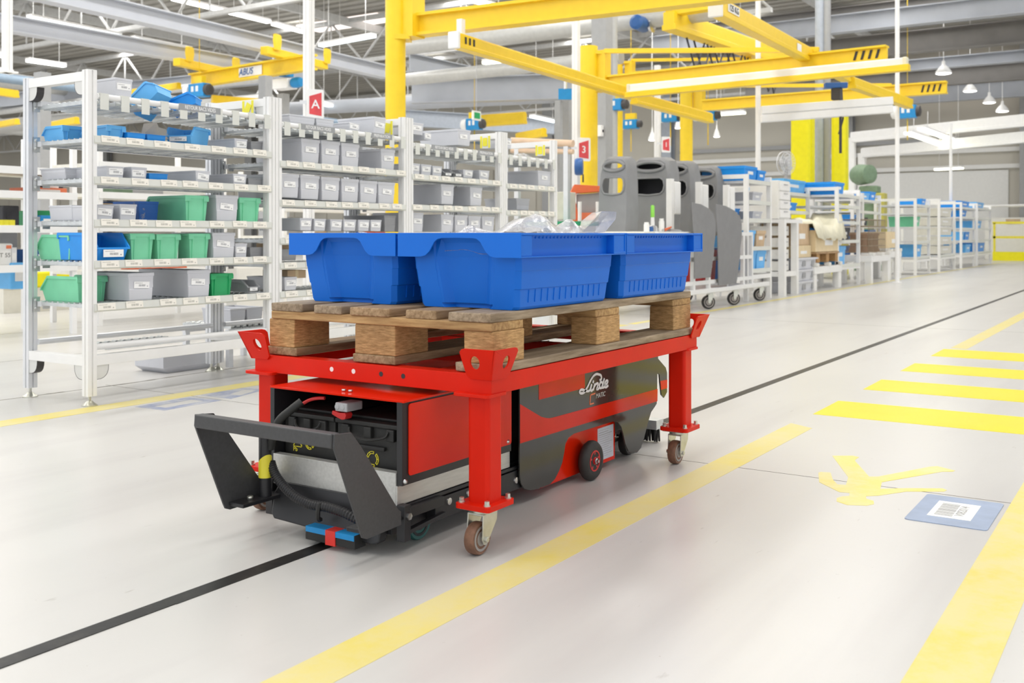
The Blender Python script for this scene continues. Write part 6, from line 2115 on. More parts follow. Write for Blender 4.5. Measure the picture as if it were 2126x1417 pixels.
MB().loft([[(-0.3, -0.1, 0), (0.3, -0.1, 0), (0.3, 0.15, 0), (-0.3, 0.15, 0)], [(-0.2, -0.06, 0.08), (0.24, -0.06, 0.06), (0.24, 0.1, 0.06), (-0.2, 0.1, 0.08)]]).build('fold', 'green_paint', gp, bevel=0.01)
goods(13.3, 13.8, 4.6, 0.5, 0.80, 0.16, 'plastic_grey', 'grey bin with fittings under the blue trays')

# green drilling machine
dr = thing('drilling_machine', 'green drilling machine with its olive column cover behind the shelves', 'machine', (22.6, 5.6, 0))
O = dr.location
p0 = Vector((22.591, 5.647, 2.073))
MB(O).lathe(p0 - Vector((0.12, 0.16, 0)), (0.55, 0.83, 0), [(0, 0.12), (0.02, 0.20), (0.34, 0.23), (0.46, 0.18), (0.50, 0.07)], 18).build('motor', 'machine_green', dr)
q0 = Vector((22.654, 5.551, 1.364))
MB(O).box(q0.x - 0.10, q0.x + 0.10, q0.y - 0.12, q0.y + 0.12, 0, q0.z + 0.32).build('column', 'machine_green', dr, bevel=0.02)
MB(O).box(q0.x - 0.18, q0.x + 0.12, q0.y - 0.34, q0.y - 0.12, 0.75, q0.z + 0.30).build('column_cover', 'olive', dr, bevel=0.02)
g_ = MB(O)
g_.box(q0.x - 0.16, q0.x + 0.16, q0.y - 0.2, q0.y + 0.2, q0.z + 0.30, q0.z + 0.46)
g_.build('gear_head', 'machine_green', dr, bevel=0.03)
MB(O).box(q0.x - 0.4, q0.x + 0.5, q0.y - 0.3, q0.y + 0.3, 0, 0.12).build('base', 'machine_green', dr, bevel=0.02)

# wire basket
wbk = thing('wire_basket', 'rusty wire basket of brown parts on the low white bench', 'basket', (16.98, 4.25, 0.49))
wr = MB()
for i in range(13):
    x = -0.55 + 1.1 * i / 12
    for y in (-0.2, 0.2):
        wr.cyl((x, y, 0), (x, y, 0.52), 0.006, 5)
for k in range(6):
    z = 0.52 * k / 5
    for y in (-0.2, 0.2):
        wr.cyl((-0.55, y, z), (0.55, y, z), 0.007, 5)
    for x in (-0.55, 0.55):
        wr.cyl((x, -0.2, z), (x, 0.2, z), 0.007, 5)
o = wr.build('wire_mesh', 'wire_rust', wbk, fix=False)
o['kind'] = 'stuff'
for k in range(6):
    bp_ = thing('brown_part', ('brown casting in the wire basket, front left', 'brown casting in the wire basket, front middle', 'brown casting in the wire basket, front right', 'brown casting in the wire basket, rear left', 'brown casting in the wire basket, rear middle', 'brown casting in the wire basket, rear right')[k], 'part', (16.98 - 0.36 + 0.36 * (k % 3), 4.17 + 0.16 * (k // 3), 0.495), 'castings in the wire basket')
    MB().lathe((0, 0, 0), (0, 0, 1), [(0, 0.07), (0.02, 0.075), (0.10, 0.05), (0.22, 0.05), (0.28, 0.072), (0.31, 0.06)], 12).build('casting', mat('cast_brown', (0.30, 0.19, 0.12), 0.6) if 'cast_brown' not in M else 'cast_brown', bp_)

# farther shelves
FAR = [(17.66, 18.3, 1.50, 'white shelf with dark blue bins right of the wire basket'), (18.32, 19.6, 1.50, 'white shelf with a light blue tub and cream carton'), (20.3, 21.6, 1.46, 'white shelf with one green bin, far along the aisle'), (22.6, 24.4, 1.52, 'beige drawer shelf far along the aisle'), (25.2, 27.0, 1.52, 'white shelf with light blue bins, second from the end'), (27.4, 29.6, 1.55, 'last white shelf before the yellow barrier')]
for i, (a, b, h, l) in enumerate(FAR):
    dy = 0.48 if i < 2 else 0.0
    line_shelf(a, b, 4.12 + dy, 4.9 + dy, h, [0.34] if i == 3 else [0.34, 0.64, 0.92, 1.18, h - 0.12], l)
FG = [
    (17.72, 18.2, 0.34, 0.24, 'motor_blue', 'dark blue bin low right of the wire basket'),
    (17.75, 18.15, 0.92, 0.20, 'bin_blue', 'blue bin at mid height right of the wire basket'),
    (17.72, 18.2, 1.38, 0.10, 'bin_blue', 'blue tray on top right of the wire basket'),
    (18.4, 18.95, 0.92, 0.16, 'dark_part', 'dark bin at mid height above the cream carton'),
    (18.4, 19.1, 1.38, 0.14, 'bin_lightblue', 'long light blue tub on top above the cream carton'),
    (19.15, 19.55, 1.38, 0.18, 'bin_blue', 'blue bin on top right of the long light blue tub'),
    (19.1, 19.5, 0.64, 0.22, 'bin_blue', 'blue bin right of the cream carton'),
    (18.4, 18.95, 0.34, 0.18, 'motor_blue', 'dark blue bin behind the bench of the cream carton'),
    (20.5, 20.95, 0.92, 0.2, 'bin_green', 'green bin far along the aisle'),
    (20.6, 21.1, 0.34, 0.24, 'bin_lightblue', 'light blue bin low on the shelf with the green bin'),
    (21.1, 21.5, 1.34, 0.14, 'bin_blue', 'blue bin on top of the shelf with the green bin'),
    (25.3, 25.9, 0.64, 0.2, 'bin_lightblue', 'light blue bin on the second shelf from the end'),
    (26.0, 26.6, 0.64, 0.2, 'bin_blue', 'blue bin on the second shelf from the end, middle level'),
    (25.4, 26.2, 1.18, 0.16, 'bin_blue', 'blue bin high on the second shelf from the end'),
    (26.1, 26.8, 0.34, 0.2, 'bin_lightblue', 'light blue bin low on the second shelf from the end'),
    (25.4, 26.6, 1.40, 0.16, 'bin_blue', 'blue tub on top of the second shelf from the end'),
    (27.6, 28.4, 0.92, 0.2, 'bin_lightblue', 'light blue bin on the last shelf, middle level'),
    (28.0, 28.9, 0.34, 0.22, 'bin_blue', 'blue bin low on the last shelf'),
    (27.6, 28.8, 1.43, 0.16, 'bin_lightblue', 'light blue tub on top of the last shelf'),
]
for a, b, z, h, m, l in FG:
    goods(a, b, 4.68 if a < 20 else 4.18, 0.5, z, h, m, l, 'bins on the farther shelves')
for k in range(5):
    goods(22.75 + 0.0, 24.2, 4.16, 0.5, 0.36 + 0.2 * k, 0.17, 'machine_beige', 'beige drawer far along the aisle, ' + ORD[k] + ' from the floor', 'beige drawers far along the aisle', name='drawer_box')
carton(18.4, 4.32, 0.54, 0.85, 0.4, 0.28, 'cream carton on the far white bench', 'cardboard_light')

# yellow safety barrier with its base at the end of the aisle
sb_ = thing('safety_barrier', 'yellow safety barrier with a broad base at the end of the aisle', 'barrier', (33.5, 3.3, 0))
O = sb_.location
MB(O).box(33.3, 33.8, 2.0, 4.6, 0, 0.26).build('base', 'lime_yellow', sb_)
for y in (2.05, 2.75, 3.5, 4.55):
    MB(O).box(33.3, 33.36, y - 0.03, y + 0.03, 0.26, 1.12).build('post', 'hazard_yellow', sb_)
for z in (0.66, 1.09):
    MB(O).box(33.3, 33.36, 2.0, 4.6, z, z + 0.07).build('rail', 'hazard_yellow', sb_)
mc = thing('far_machine', 'white machine housing behind the yellow barrier', 'machine', (35.2, 3.2, 0))
O = mc.location
MB(O).box(34.6, 36.0, 1.5, 5.0, 0, 1.3).build('housing', 'machine_white', mc, bevel=0.02)
MB(O).box(34.8, 35.8, 2.0, 3.6, 1.3, 1.62).build('hood', 'rack_white', mc, bevel=0.02)
MB(O).box(34.58, 34.6, 4.0, 4.4, 1.1, 1.25).build('control_panel', 'cardboard', mc)
sr = MB(O)
sr.tube(smooth_path([(34.4, 5.2, 1.65), (34.4, 3.6, 1.66), (34.4, 3.0, 1.6), (34.4, 2.0, 0.9)], 4), 0.04, 8)
sr.build('stair_rail', 'rack_white', mc)

# broad yellow columns with grey pipes between them
for p, wd, l in (((19.476, 6.026, 1.578), 0.45, 'broad lime yellow column, left of the grey pipes'), ((20.070, 5.483, 1.586), 0.335, 'lime yellow column, right of the grey pipes')):
    yc = thing('yellow_column', l, 'column', (p[0], p[1], 0), 'lime yellow columns')
    mb = MB()
    mb.loft([[(a, b, 0) for a, b in rrect(-wd * 0.42, wd * 0.42, -wd * 0.42, wd * 0.42, 0.06)], [(a, b, 3.25) for a, b in rrect(-wd * 0.42, wd * 0.42, -wd * 0.42, wd * 0.42, 0.06)]])
    b_ = mb.build('casing', 'lime_yellow', yc)
    MB().box(-wd * 0.2, wd * 0.2, -wd * 0.44, -wd * 0.42, 0.3, 3.2).build('rib', 'lime_yellow', b_)
for p, m in (((20.451, 5.997, 1.611), 'column_blue'), ((20.530, 5.876, 1.611), 'column_grey')):
    pipe((p[0], p[1], 0), (p[0], p[1], 7.1), 0.085, m, 'trim_2')

# old desk-fan style extractor
fn2 = thing('pedestal_fan', 'grey caged pedestal fan above the drawer tower', 'fan', (16.6, 5.6, 0))
O = fn2.location
c = Vector((16.738, 5.463, 1.970))
MB(O).cyl((c.x, c.y, 0), (c.x, c.y, c.z - 0.1), 0.03, 10).build('stand', 'plastic_grey', fn2)
MB(O).lathe((c.x, c.y, 0), (0, 0, 1), [(0, 0.22), (0.03, 0.2), (0.05, 0.05)], 16).build('base', 'plastic_grey', fn2)
cg = MB(O)
fd = Vector((-0.35, -0.94, 0))
for r in (0.05, 0.10, 0.15, 0.19):
    P = [Vector(q) for q in MB().ring(c + fd * (0.06 - r * 0.1), fd, r, 20)]
    cg.tube(P + [P[0]], 0.004, 4)
R0 = MB().ring(c - fd * 0.04, fd, 0.19, 20)
cg.tube(R0 + [R0[0]], 0.008, 5)
for a in MB().ring(c + fd * 0.042, fd, 0.19, 20):
    cg.tube([c + fd * 0.06, a], 0.003, 4)
cg.build('cage', 'rack_alu', fn2, fix=False)
MB(O).lathe(c - fd * 0.12, fd, [(0, 0.05), (0.02, 0.07), (0.14, 0.06), (0.17, 0.02)], 14).build('motor', 'plastic_grey', fn2)
bl_ = MB(O)
uu = fd.cross(Vector((0, 0, 1))).normalized()
for k in range(4):
    t = k * math.pi / 2 + 0.4
    d1 = uu * math.cos(t) + Vector((0, 0, 1)) * math.sin(t)
    d2 = uu * math.cos(t + 0.6) + Vector((0, 0, 1)) * math.sin(t + 0.6)
    bl_.loft([[c + d1 * 0.03, c + d2 * 0.03, c + d2 * 0.03 + fd * 0.004, c + d1 * 0.03 + fd * 0.004], [c + d1 * 0.17 + fd * 0.02, c + d2 * 0.17, c + d2 * 0.17 + fd * 0.004, c + d1 * 0.17 + fd * 0.024]])
bl_.build('blade', 'galvanised', fn2)

# ---------------------------------------------------------------- kit trolley with grey moulded shells
kt = thing('kit_trolley', 'long white kit trolley on black castors under the grey shells', 'trolley', (10.6, 4.4, 0))
O = kt.location
MB(O).box(8.6, 11.75, 4.03, 4.09, 0.165, 0.215).build('base_beam', 'rail_white', kt, bevel=0.008)
MB(O).box(8.6, 11.24, 4.75, 4.81, 0.165, 0.215).build('base_beam', 'rail_white', kt, bevel=0.008)
for xx in (8.62, 9.6, 10.55, 11.2):
    MB(O).box(xx - 0.025, xx + 0.025, 4.09, 4.75, 0.165, 0.215).build('cross_beam', 'rail_white', kt)
for xx in (8.9, 9.55, 9.95, 10.45, 10.95, 11.22):
    MB(O).box(xx - 0.02, xx + 0.02, 4.05, 4.09, 0.215, 0.78).build('upright', 'rail_white', kt)
for z in (0.26, 0.50, 0.76):
    MB(O).box(8.7, 11.24, 4.052, 4.088, z, z + 0.04).build('cross_rail', 'rail_white', kt)
MB(O).box(8.5, 11.25, 4.1, 4.78, 0.765, 0.80).build('table_top', 'table_cream', kt, bevel=0.004)
_f, _w, _c = MB(), MB(), MB()
caster_parts(_f, _w, _c, (0, 0), 0.072, 0.035, 0.165, -0.02)
first = None
for cx, cy in ((9.06, 4.06), (9.93, 4.06), (10.06, 4.74), (10.65, 4.06), (10.95, 4.74), (11.50, 4.07)):
    if first is None:
        f1 = _f.build('castor_fork', 'zinc', kt)
        w1 = _w.build('castor_wheel', 'rubber', f1)
        k1 = _c.build('wheel_core', 'wheel_grey', f1)
        first = (f1, w1, k1)
        f1.location = Vector((cx, cy, 0)) - O
        f1.rotation_euler = (0, 0, -0.75)
    else:
        f2 = first[0].copy(); COL.objects.link(f2); f2.location = Vector((cx, cy, 0)) - O
        for s_ in first[1:]:
            c_ = s_.copy(); COL.objects.link(c_); c_.parent = f2
POSTS = ((9.47, 4.28), (10.21, 4.28), (11.0, 4.28))
for xx, yy in POSTS:
    MB(O).box(xx - 0.03, xx + 0.03, yy - 0.03, yy + 0.03, 0.80, 1.335).build('upright', 'rack_white', kt)
    MB(O).box(xx + 0.06, xx + 0.20, yy - 0.03, yy + 0.01, 0.98, 1.31).build('document_holder', 'paper_white', kt, bevel=0.01)
# shells
def shell(x, y, label, w_=0.40, dp=0.27, zb=0.80, h=0.80, shaded_inside=True):
    root = thing('moulded_shell', label, 'shell', (x, y, zb), 'grey moulded shells on the kit trolley')
    hw = w_ / 2
    out = [(-hw * 0.92, 0), (hw * 0.92, 0), (hw, h * 0.25), (hw * 0.98, h * 0.55), (hw * 0.92, h * 0.80), (hw * 0.80, h * 0.93), (hw * 0.55, h * 0.98), (-hw * 0.55, h * 0.985), (-hw * 0.78, h * 0.93), (-hw * 0.92, h * 0.78), (-hw * 0.98, h * 0.55), (-hw, h * 0.25)]
    def scl(k, dz=0):
        return [(a * k, b * (1 - (1 - k) * 0.5) + dz) for a, b in out]
    hole1 = [(a, b) for a, b in circ(0, h * 0.85, w_ * 0.29, 18, h * 0.036)]
    hole2 = [(-w_ * 0.27, h * 0.49), (0, h * 0.475), (w_ * 0.27, h * 0.49), (w_ * 0.34, h * 0.53), (w_ * 0.36, h * 0.60), (w_ * 0.33, h * 0.67), (w_ * 0.25, h * 0.70), (-w_ * 0.25, h * 0.70), (-w_ * 0.33, h * 0.67), (-w_ * 0.36, h * 0.60), (-w_ * 0.34, h * 0.53)]
    m_ = MB()
    # front face in the y-z plane, facing -x; leaning back a little towards the top
    def fx(a, b, w2):
        return (-dp / 2 + 0.05 * (b / h) ** 2 + w2, -a, b)
    m_.plate(scl(0.9), fx, 0.02, [hole1, hole2])
    rings = []
    for k, t in ((0.9, 0.0), (0.96, 0.035), (0.99, 0.10), (1.0, dp)):
        rings.append([Vector((fx(a, b, 0)[0] + t * (1 - 0.2 * (b / h)), -a, b)) for a, b in scl(k)])
    m_.loft(rings, cap=False, smooth=True)
    rin = [[v + Vector((0.012, 0, 0)) if False else Vector((v.x + 0.0, v.y * 0.95, v.z * 0.985 + 0.004)) for v in r] for r in rings[1:]]
    m_.loft(rin, cap=False, smooth=True)
    sh_ = m_.build('shell_body', 'shell_grey', root)
    # raised brow round the upper grip
    br_ = MB()
    P = [Vector(fx(a, b, -0.008)) for a, b in circ(0, h * 0.845, w_ * 0.33, 20, h * 0.062)]
    br_.tube(P + [P[0]], 0.016, 6)
    P = [Vector(fx(a, b, -0.004)) for a, b in hole2]
    br_.tube(P + [P[0]], 0.010, 6)
    br_.build('rim', 'shell_grey', sh_, fix=False)
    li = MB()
    shaded_inside and li.box(dp * 0.15, dp * 0.2, -hw * 0.8, hw * 0.8, h * 0.44, h * 0.9)
    if shaded_inside:
        li.build('inner_shade', 'hollow_shade', sh_)  # dark sheet behind the openings stands in for shade inside the hood
    return root
shell(8.98, 4.62, 'grey moulded shell, nearest of the four, seen through its big opening', 0.34, 0.24, 0.80, 0.76, False)
shell(9.76, 4.60, 'grey moulded shell, second of the four, behind the white post', 0.50, 0.28, 0.80, 0.80)
shell(10.50, 4.66, 'grey moulded shell, third of the four', 0.48, 0.28, 0.80, 0.81)
shell(11.28, 4.66, 'grey moulded shell, last of the four, beside the blue bins', 0.48, 0.26, 0.80, 0.80)
# hanging side panels
def side_panel(x0, x1, zt, zb, y, label):
    root = thing('side_panel', label, 'panel', ((x0 + x1) / 2, y, zb), 'grey side panels hung on the kit trolley')
    w_ = x1 - x0
    h = zt - zb
    out = [(-w_ / 2 + 0.02 * w_, h), (-w_ * 0.1, h * 0.985), (w_ * 0.25, h * 0.93), (w_ * 0.45, h * 0.86), (w_ / 2, h * 0.76), (w_ * 0.48, h * 0.60), (w_ * 0.40, h * 0.42), (w_ * 0.42, h * 0.36), (w_ * 0.36, 0), (-w_ * 0.36, 0), (-w_ * 0.46, h * 0.34), (-w_ / 2, h * 0.62)]
    m_ = MB()
    m_.plate(out, lambda a, b, w2: (a, -0.03 * math.sin(b / h * 3) + w2, b), 0.012)
    p_ = m_.build('sheet', 'panel_grey', root, bevel=0.004)
    c_ = MB()
    c_.tube([(w_ * 0.47, 0.02, h * 0.74), (w_ * 0.62, 0.03, h * 0.66), (w_ * 0.60, 0.03, h * 0.56), (w_ * 0.46, 0.02, h * 0.46)], 0.010, 6)
    c_.build('clamp_arm', 'rail_white', root)
    h_ = MB()
    for dz in (0, 0.05):
        h_.cyl((-w_ * 0.1 + dz, -0.012, h * 0.83), (-w_ * 0.1 + dz, 0.0, h * 0.83), 0.010, 8)
    h_.build('fixing', 'rail_white', p_)
    return root
side_panel(9.40, 9.98, 1.09, 0.33, 4.02, 'grey curved side panel hanging left, half hidden by the far blue bin')
side_panel(10.02, 10.74, 1.09, 0.24, 4.02, 'grey curved side panel hanging right, whole outline visible')
goods(10.0, 10.4, 4.15, 0.4, 0.26, 0.35, 'hub_red', 'dark red box glimpsed between the hanging panels', name='red_box')
goods(10.86, 11.06, 4.15, 0.4, 0.26, 0.36, 'motor_blue', 'narrow blue box behind the last trolley upright', name='blue_box')
# things on the trolley table
gt_ = thing('torque_tool', 'small white tool with a lime green grip on the trolley table', 'tool', (9.1, 4.30, 0.80))
MB().lathe((0, 0, 0), (0, 0, 1), [(0, 0.045), (0.05, 0.045), (0.06, 0.02), (0.14, 0.018)], 12).build('body', 'paper_white', gt_)
MB().lathe((0, 0, 0.14), (0, 0, 1), [(0, 0.016), (0.01, 0.02), (0.11, 0.018), (0.12, 0.012)], 12).build('grip', 'lime', gt_)
ow = thing('hand_tool', 'orange hand tool lying on the trolley table', 'tool', (9.28, 4.22, 0.815))
mb = MB(); mb.tube([(-0.08, 0, 0.0), (-0.02, 0, 0.012), (0.08, 0.0, 0.03)], [0.016, 0.012, 0.009], 8)
mb.build('handle', 'machine_orange', ow)
MB().cyl((-0.12, 0, 0), (-0.08, 0, 0), 0.012, 8).build('head', 'steel', ow)
for i, (xx, hh, m, l) in enumerate(((8.86, 0.09, 'rack_white', 'white cylinder on the trolley table, left'), (9.2, 0.13, 'rack_white', 'white cylinder on the trolley table, right of the tool'), (8.95, 0.05, 'motor_blue', 'blue cap on the trolley table'), (9.02, 0.06, 'plastic_grey', 'grey fitting on the trolley table'))):
    c_ = thing('small_fitting', l, 'part', (xx, 4.25, 0.80), 'small fittings on the trolley table')
    MB().lathe((0, 0, 0), (0, 0, 1), [(0, 0.028), (hh * 0.8, 0.028), (hh * 0.82, 0.022), (hh, 0.022)], 10).build('body', m, c_)
gc = thing('moulded_cover', 'grey moulded cover lying on the trolley table by the white post', 'cover', (9.36, 4.3, 0.72))
mb = MB()
mb.lathe((0, -0.20, 0.02), (0, 1, 0), [(0, 0.025), (0.0, 0.07), (0.05, 0.085), (0.3, 0.10)], 18)
mb.build('body', 'shell_grey', gc)

# ---------------------------------------------------------------- things behind the racks
# orange machine with white posts and a beige cabinet, between the racks and the shells
mo = thing('orange_machine', 'orange machine with a dark window behind the last rack', 'machine', (10.080, 5.598, 1.026))
O = Vector(mo.location); mo.location = (O.x, O.y, 0)
O = mo.location
b_ = MB(O)
x, y = O.x, O.y
dirx = Vector((0.55, -0.84, 0))
def face(u, z, w_=0):
    q = Vector((x, y, 0)) + dirx * u + Vector((0.84, 0.55, 0)) * w_
    return (q.x, q.y, z)
b_.plate([(-0.18, 0.75), (-0.10, 0.72), (-0.08, 1.0), (-0.11, 1.16), (-0.10, 1.24), (0.2, 1.26), (0.2, 1.32), (-0.12, 1.34), (-0.17, 1.24), (-0.16, 1.05)], lambda a, b, w_: face(a, b, w_), 0.25)
b_.build('frame', 'machine_orange', mo, bevel=0.01)
b_ = MB(O); b_.plate([(-0.09, 0.78), (0.2, 0.78), (0.2, 1.25), (-0.09, 1.23)], lambda a, b, w_: face(a, b, 0.05 + w_), 0.1)
b_.build('window', 'column_grey', mo)
b_ = MB(O); b_.plate([(-0.06, 0.94), (0.18, 0.94), (0.18, 1.02), (-0.06, 1.02)], lambda a, b, w_: face(a, b, -0.03 + w_), 0.06)
b_.build('bar', 'orange_soft', mo)
b_ = MB(O)
b_.plate([(-0.09, 0), (0.16, 0), (0.14, 0.92), (-0.06, 0.92)], lambda a, b, w_: face(a, b, -0.08 + w_), 0.05)
b_.build('front_cover', 'machine_beige', mo, bevel=0.01)
for u in (-0.07, 0.13):
    MB(O).cyl(face(u, 0.02, -0.12), face(u, 1.14, -0.12), 0.022, 10).build('guard_post', 'rack_white', mo)
bcab = thing('control_cabinet', 'beige control cabinet with a small brown notice right of the last rack', 'cabinet', (9.332, 5.463, 1.011))
O = Vector(bcab.location); bcab.location = (O.x, O.y, 0)
MB().box(-0.12, 0.12, -0.1, 0.1, 0.93, 1.22).build('box', 'machine_beige', bcab, bevel=0.006)
MB().box(-0.09, -0.03, -0.103, -0.1, 1.10, 1.18).build('notice', 'cardboard', bcab)
MB().box(-0.02, 0.02, -0.03, 0.03, 0, 0.93).build('stand', 'rack_alu', bcab)
gtb = thing('green_table', 'green-topped table glimpsed behind the plastic bag', 'table', (8.848, 5.107, 0.872))
O = Vector(gtb.location); gtb.location = (O.x, O.y, 0)
MB().box(-0.35, 0.35, -0.3, 0.3, 0.86, 0.90).build('top', 'green_paint', gtb)
for a in (-0.3, 0.3):
    for b in (-0.25, 0.25):
        MB().box(a - 0.025, a + 0.025, b - 0.025, b + 0.025, 0, 0.86).build('leg', 'rack_white', gtb)
wr_ = thing('tube_roll', 'long brown cardboard tube lying on top behind the last rack', 'tube', (8.859, 5.454, 1.721))
O = wr_.location
a, b = (8.703, 5.694, 1.731), (8.700, 4.967, 1.666)
mb = MB(O)
mb.cyl(a, b, 0.035, 14)
mb.build('tube', 'tube_brown', wr_)
MB(O).cyl(Vector(a) - Vector((0, 0, 0.10)), Vector(b) - Vector((0, 0, 0.08)), 0.025, 12).build('lower_tube', 'tube_brown', wr_)
for t in (0.1, 0.9):
    q = Vector(a).lerp(Vector(b), t)
    MB(O).box(q.x - 0.025, q.x + 0.025, q.y - 0.025, q.y + 0.025, 0, q.z - 0.03).build('support_post', 'rack_alu', wr_)
rl = thing('cable_reel', 'blue cable reel on the pole below the red 3 sign', 'reel', (11.351, 6.395, 1.639))
MB().lathe((0, 0, 0), (0.4, -0.9, 0), [(-0.05, 0.03), (-0.05, 0.10), (-0.03, 0.11), (0.03, 0.11), (0.05, 0.10), (0.05, 0.03)], 16).build('drum', 'motor_blue', rl)
MB().cyl((0.0, -0.06, -0.10), (0.0, -0.06, -0.2), 0.012, 6).build('cable_end', 'dark_part', rl)
sbx = thing('switch_box', 'small white switch box on the brown column', 'box', (14.471, 7.762, 2.437))
MB().box(-0.06, 0.06, -0.05, 0.05, -0.09, 0.09).build('case', 'rack_white', sbx, bevel=0.008)
MB().box(-0.02, 0.02, -0.055, -0.05, -0.02, 0.02).build('switch', 'dark_part', sbx)
bpn = thing('hanging_board', 'blue board hanging left of the slim pole, high up', 'sign', (12.129, 7.031, 2.707))
MB().plate(rrect(-0.11, 0.11, -0.075, 0.075, 0.004), lambda a, b, w_: (a * 0.55 + w_ * 0.84, -a * 0.84 + w_ * 0.55, b), 0.02).build('board', 'hoist_blue', bpn)
MB().box(-0.02, 0.02, 0.0, 0.03, 0.07, 0.3).build('hanger', 'rack_alu', bpn)
ex = thing('exit_sign', 'small green and white emergency sign hanging far behind the third rack', 'sign', (16.358, 11.529, 3.111))
MB().box(-0.13, 0.13, -0.02, 0.02, -0.09, 0.09).build('case', 'rack_white', ex)
MB().box(-0.10, 0.10, -0.023, -0.02, -0.06, 0.06).build('green_field', 'bin_green_deep', ex)
MB().cyl((0, 0, 0.09), (0, 0, 7.135 - ex.location.z), 0.006, 5).build('hanger', 'rack_alu', ex)

# white workstation racks and benches behind the nearest rack
def station(p, L, D, h, levels, label):
    root = thing('workstation', label, 'workbench', (p[0], p[1], 0), 'white workstations behind the racks')
    for a in (0.02, L - 0.02):
        for b in (0.02, D - 0.02):
            MB().box(a - 0.02, a + 0.02, b - 0.02, b + 0.02, 0, h).build('post', 'rack_white', root)
    for z in levels:
        MB().box(0.002, L - 0.002, 0.002, D - 0.002, z - 0.03, z).build('shelf', 'table_cream', root)
        MB().box(0.003, L - 0.003, -0.013, -0.0008, z - 0.045, z + 0.01).build('front_rail', 'rail_white', root)
    return root

XA, XB = 4.030, 4.795
L1 = [0.536, 0.830, 1.086, 1.267]
station((XA, 7.2), XB - XA, 0.7, L1[3] + 0.28, L1, 'white workstation rack glimpsed at the left edge behind the nearest rack')
XC, XD = 5.263, 6.638
L2 = [0.456, 0.843, 1.123, 1.380]
station((XC, 7.6), XD - XC, 0.7, L2[3] + 0.2, L2, 'white workstation rack seen through the shelves of the nearest rack')
XE, XF = 7.585, 9.473
station((XE, 7.8), XF - XE, 0.7, 1.45, [0.42, 0.76, 1.06, 1.34], 'white workstation rack behind the second storage rack')
XG, XH = 9.903, 11.954
station((XG, 8.0), XH - XG, 0.7, 1.45, [0.5, 0.8, 1.15], 'white workstation rack behind the third storage rack')
def simple(name, label, cat, c, dims, m, m2, grp=None):
    root = thing(name, label, cat, c, grp)
    a, b, d = dims
    MB().box(-a / 2, a / 2, -b / 2, b / 2, 0, d).build('body', m, root, bevel=min(dims) * 0.08)
    MB().box(-a * 0.3, a * 0.3, -b / 2 - 0.002, -b / 2, d * 0.3, d * 0.7).build('label', m2, root)
    return root
kb = simple('kit_box', 'white box marked KIT 55 on the workstation at the left edge', 'box', (4.260, 7.42, L1[0]), (0.17, 0.2, 0.17), 'paper_white', 'paper_white')
text('lettering', 'KIT 55', 0.045, (0.0, -0.104, 0.08), FACE_Y, 'ink_grey', kb)
MB().box(0.03, 0.07, -0.102, -0.10, 0.13, 0.155).build('red_mark', 'orange_soft', kb)
simple('binder', 'pale grey binder standing beside the white KIT 55 box', 'binder', (4.350, 7.42, L1[0]), (0.05, 0.2, 0.14), 'rack_alu', 'paper_white')
simple('grey_board', 'grey backing board standing on the workstation at the left edge', 'board', (4.490, 7.66, L1[0]), (0.16, 0.04, 0.30), 'plastic_grey', 'plastic_grey')
simple('blue_crate', 'light blue crate under the white workstation at the left edge', 'crate', (4.395, 7.45, 0.36), (0.16, 0.3, 0.2), 'bin_lightblue', 'paper_white')
simple('black_tub', 'black tub behind yellow rolls on the left workstation', 'tub', (4.364, 7.45, L1[1]), (0.13, 0.15, 0.16), 'dark_part', 'dark_part')
for k in range(3):
    yb = thing('yellow_roll', 'yellow roll on the left workstation, ' + ('left', 'middle', 'right')[k] + ' one', 'roll', ((4.216, 4.257, 4.302)[k], 7.28, L1[1]), 'yellow rolls on the left workstation')
    MB().lathe((0, 0, 0), (0, 0, 1), [(0, 0.03), (0.05, 0.03), (0.05, 0.014)], 14).build('roll', 'sign_yellow', yb)
    MB().lathe((0, 0, 0.05), (0, 0, 1), [(0, 0.014), (0.008, 0.011)], 10).build('core', 'dark_part', yb)
yp = thing('yellow_cabinet', 'yellow cabinet low behind the nearest rack', 'cabinet', (5.984, 9.8, 0))
MB().box(-0.403, 0.375, -0.25, 0.25, 0.24, 0.40).build('body', 'lime_yellow', yp, bevel=0.02)
MB().box(-0.403, 0.375, -0.23, 0.23, 0.0, 0.24).build('plinth', 'machine_beige', yp)
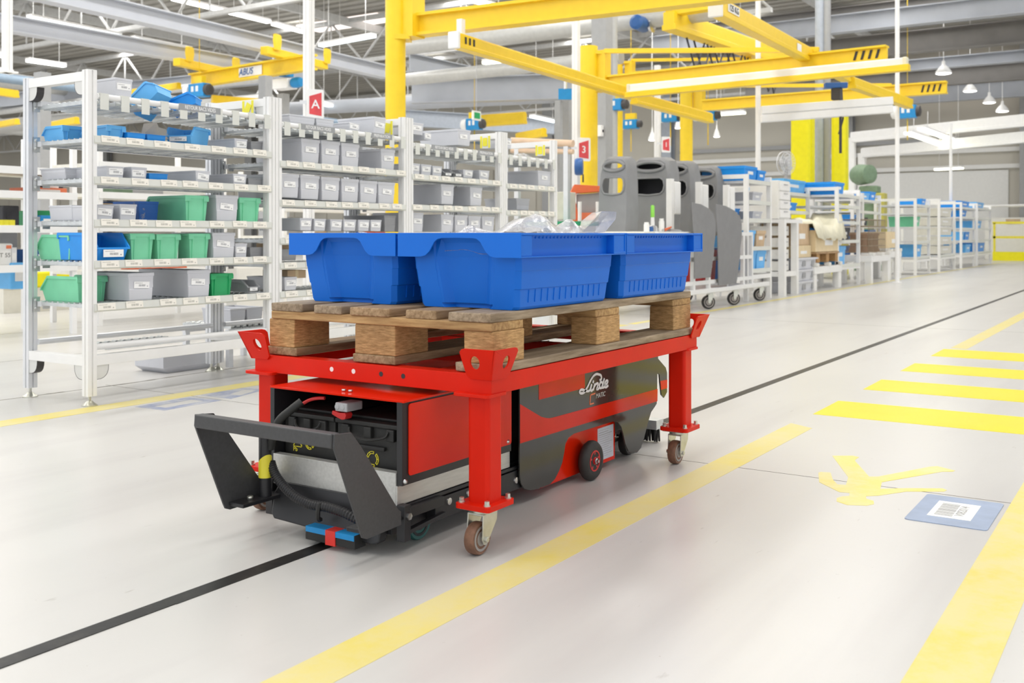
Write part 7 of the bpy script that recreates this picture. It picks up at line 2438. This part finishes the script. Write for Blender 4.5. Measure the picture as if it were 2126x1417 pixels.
ITEMS = [
    ('red_tray', 'red-orange tray glimpsed at the left end of the nearest rack', (4.658, 7.5, L1[2]), (0.3, 0.3, 0.05), 'orange_soft'),
    ('black_case', 'black case glimpsed at the left end of the nearest rack', (4.752, 7.58, L1[2] + 0.0), (0.22, 0.2, 0.11), 'dark_part'),
    ('blue_case', 'dark blue case at the left end of the nearest rack, low', (4.606, 7.5, L1[0]), (0.14, 0.3, 0.12), 'motor_blue'),
    ('green_case', 'green case at the left end of the nearest rack', (4.658, 7.55, L1[1]), (0.12, 0.25, 0.13), 'bin_green_deep'),
    ('blue_case', 'pale blue case beside the green case behind the nearest rack', (4.606, 7.4, L1[1]), (0.1, 0.2, 0.09), 'hoist_blue'),
    ('white_case', 'white case seen between the second and third shelves of the nearest rack', (6.321, 7.9, L2[2] + 0.0), (0.6, 0.3, 0.2), 'machine_white'),
    ('grey_case', 'grey-green case seen between the upper shelves of the nearest rack', (5.868, 7.9, L2[2] + 0.0), (0.35, 0.3, 0.2), 'plastic_grey'),
    ('dark_case', 'dark case seen above the second shelf of the nearest rack', (5.617, 7.9, L2[2] + 0.0), (0.2, 0.3, 0.16), 'machine_green'),
    ('carton_box', 'brown carton seen between the third and fourth shelves of the nearest rack', (5.497, 7.9, L2[1]), (0.2, 0.3, 0.2), 'cardboard'),
    ('blue_case', 'dull blue case seen above the peeling blue bin', (5.691, 7.9, L2[1]), (0.3, 0.3, 0.22), 'motor_blue'),
    ('orange_case', 'orange case seen above the lowest shelf of the nearest rack', (6.050, 7.9, L2[0]), (0.5, 0.3, 0.06), 'machine_orange'),
    ('white_case', 'white case with a red mark behind the open dark bin', (7.123, 7.9, 0.0), (0.45, 0.3, 0.46), 'machine_white'),
    ('grey_case', 'grey case behind the second storage rack, left', (7.993, 8.1, 0.76), (0.4, 0.3, 0.2), 'plastic_grey'),
    ('brown_case', 'brown case on the workstation behind the second storage rack', (8.252, 8.1, 0.76), (0.25, 0.3, 0.15), 'cardboard'),
    ('orange_case', 'orange case behind the second storage rack', (9.354, 8.1, 0.76), (0.3, 0.3, 0.2), 'machine_orange'),
    ('white_case', 'white case behind the third storage rack', (10.654, 8.3, 0.80), (0.6, 0.3, 0.25), 'machine_white'),
    ('blue_case', 'tall blue case standing behind the last storage rack', (13.433, 8.3, 0.0), (0.3, 0.3, 1.0), 'hoist_blue'),
]
for n_, l, c, d, m in ITEMS:
    simple(n_, l, 'case', c, d, m, 'paper_white')

# lettering becomes mesh so that it belongs to its thing
bpy.context.view_layer.update()
dg = bpy.context.evaluated_depsgraph_get()
for o in [o for o in bpy.data.objects if o.type == 'FONT']:
    me = bpy.data.meshes.new_from_object(o.evaluated_get(dg))
    n = bpy.data.objects.new('lettering', me)
    COL.objects.link(n)
    n.parent = o.parent
    n.location, n.rotation_euler, n.scale = o.location, o.rotation_euler, o.scale
    bpy.data.objects.remove(o)
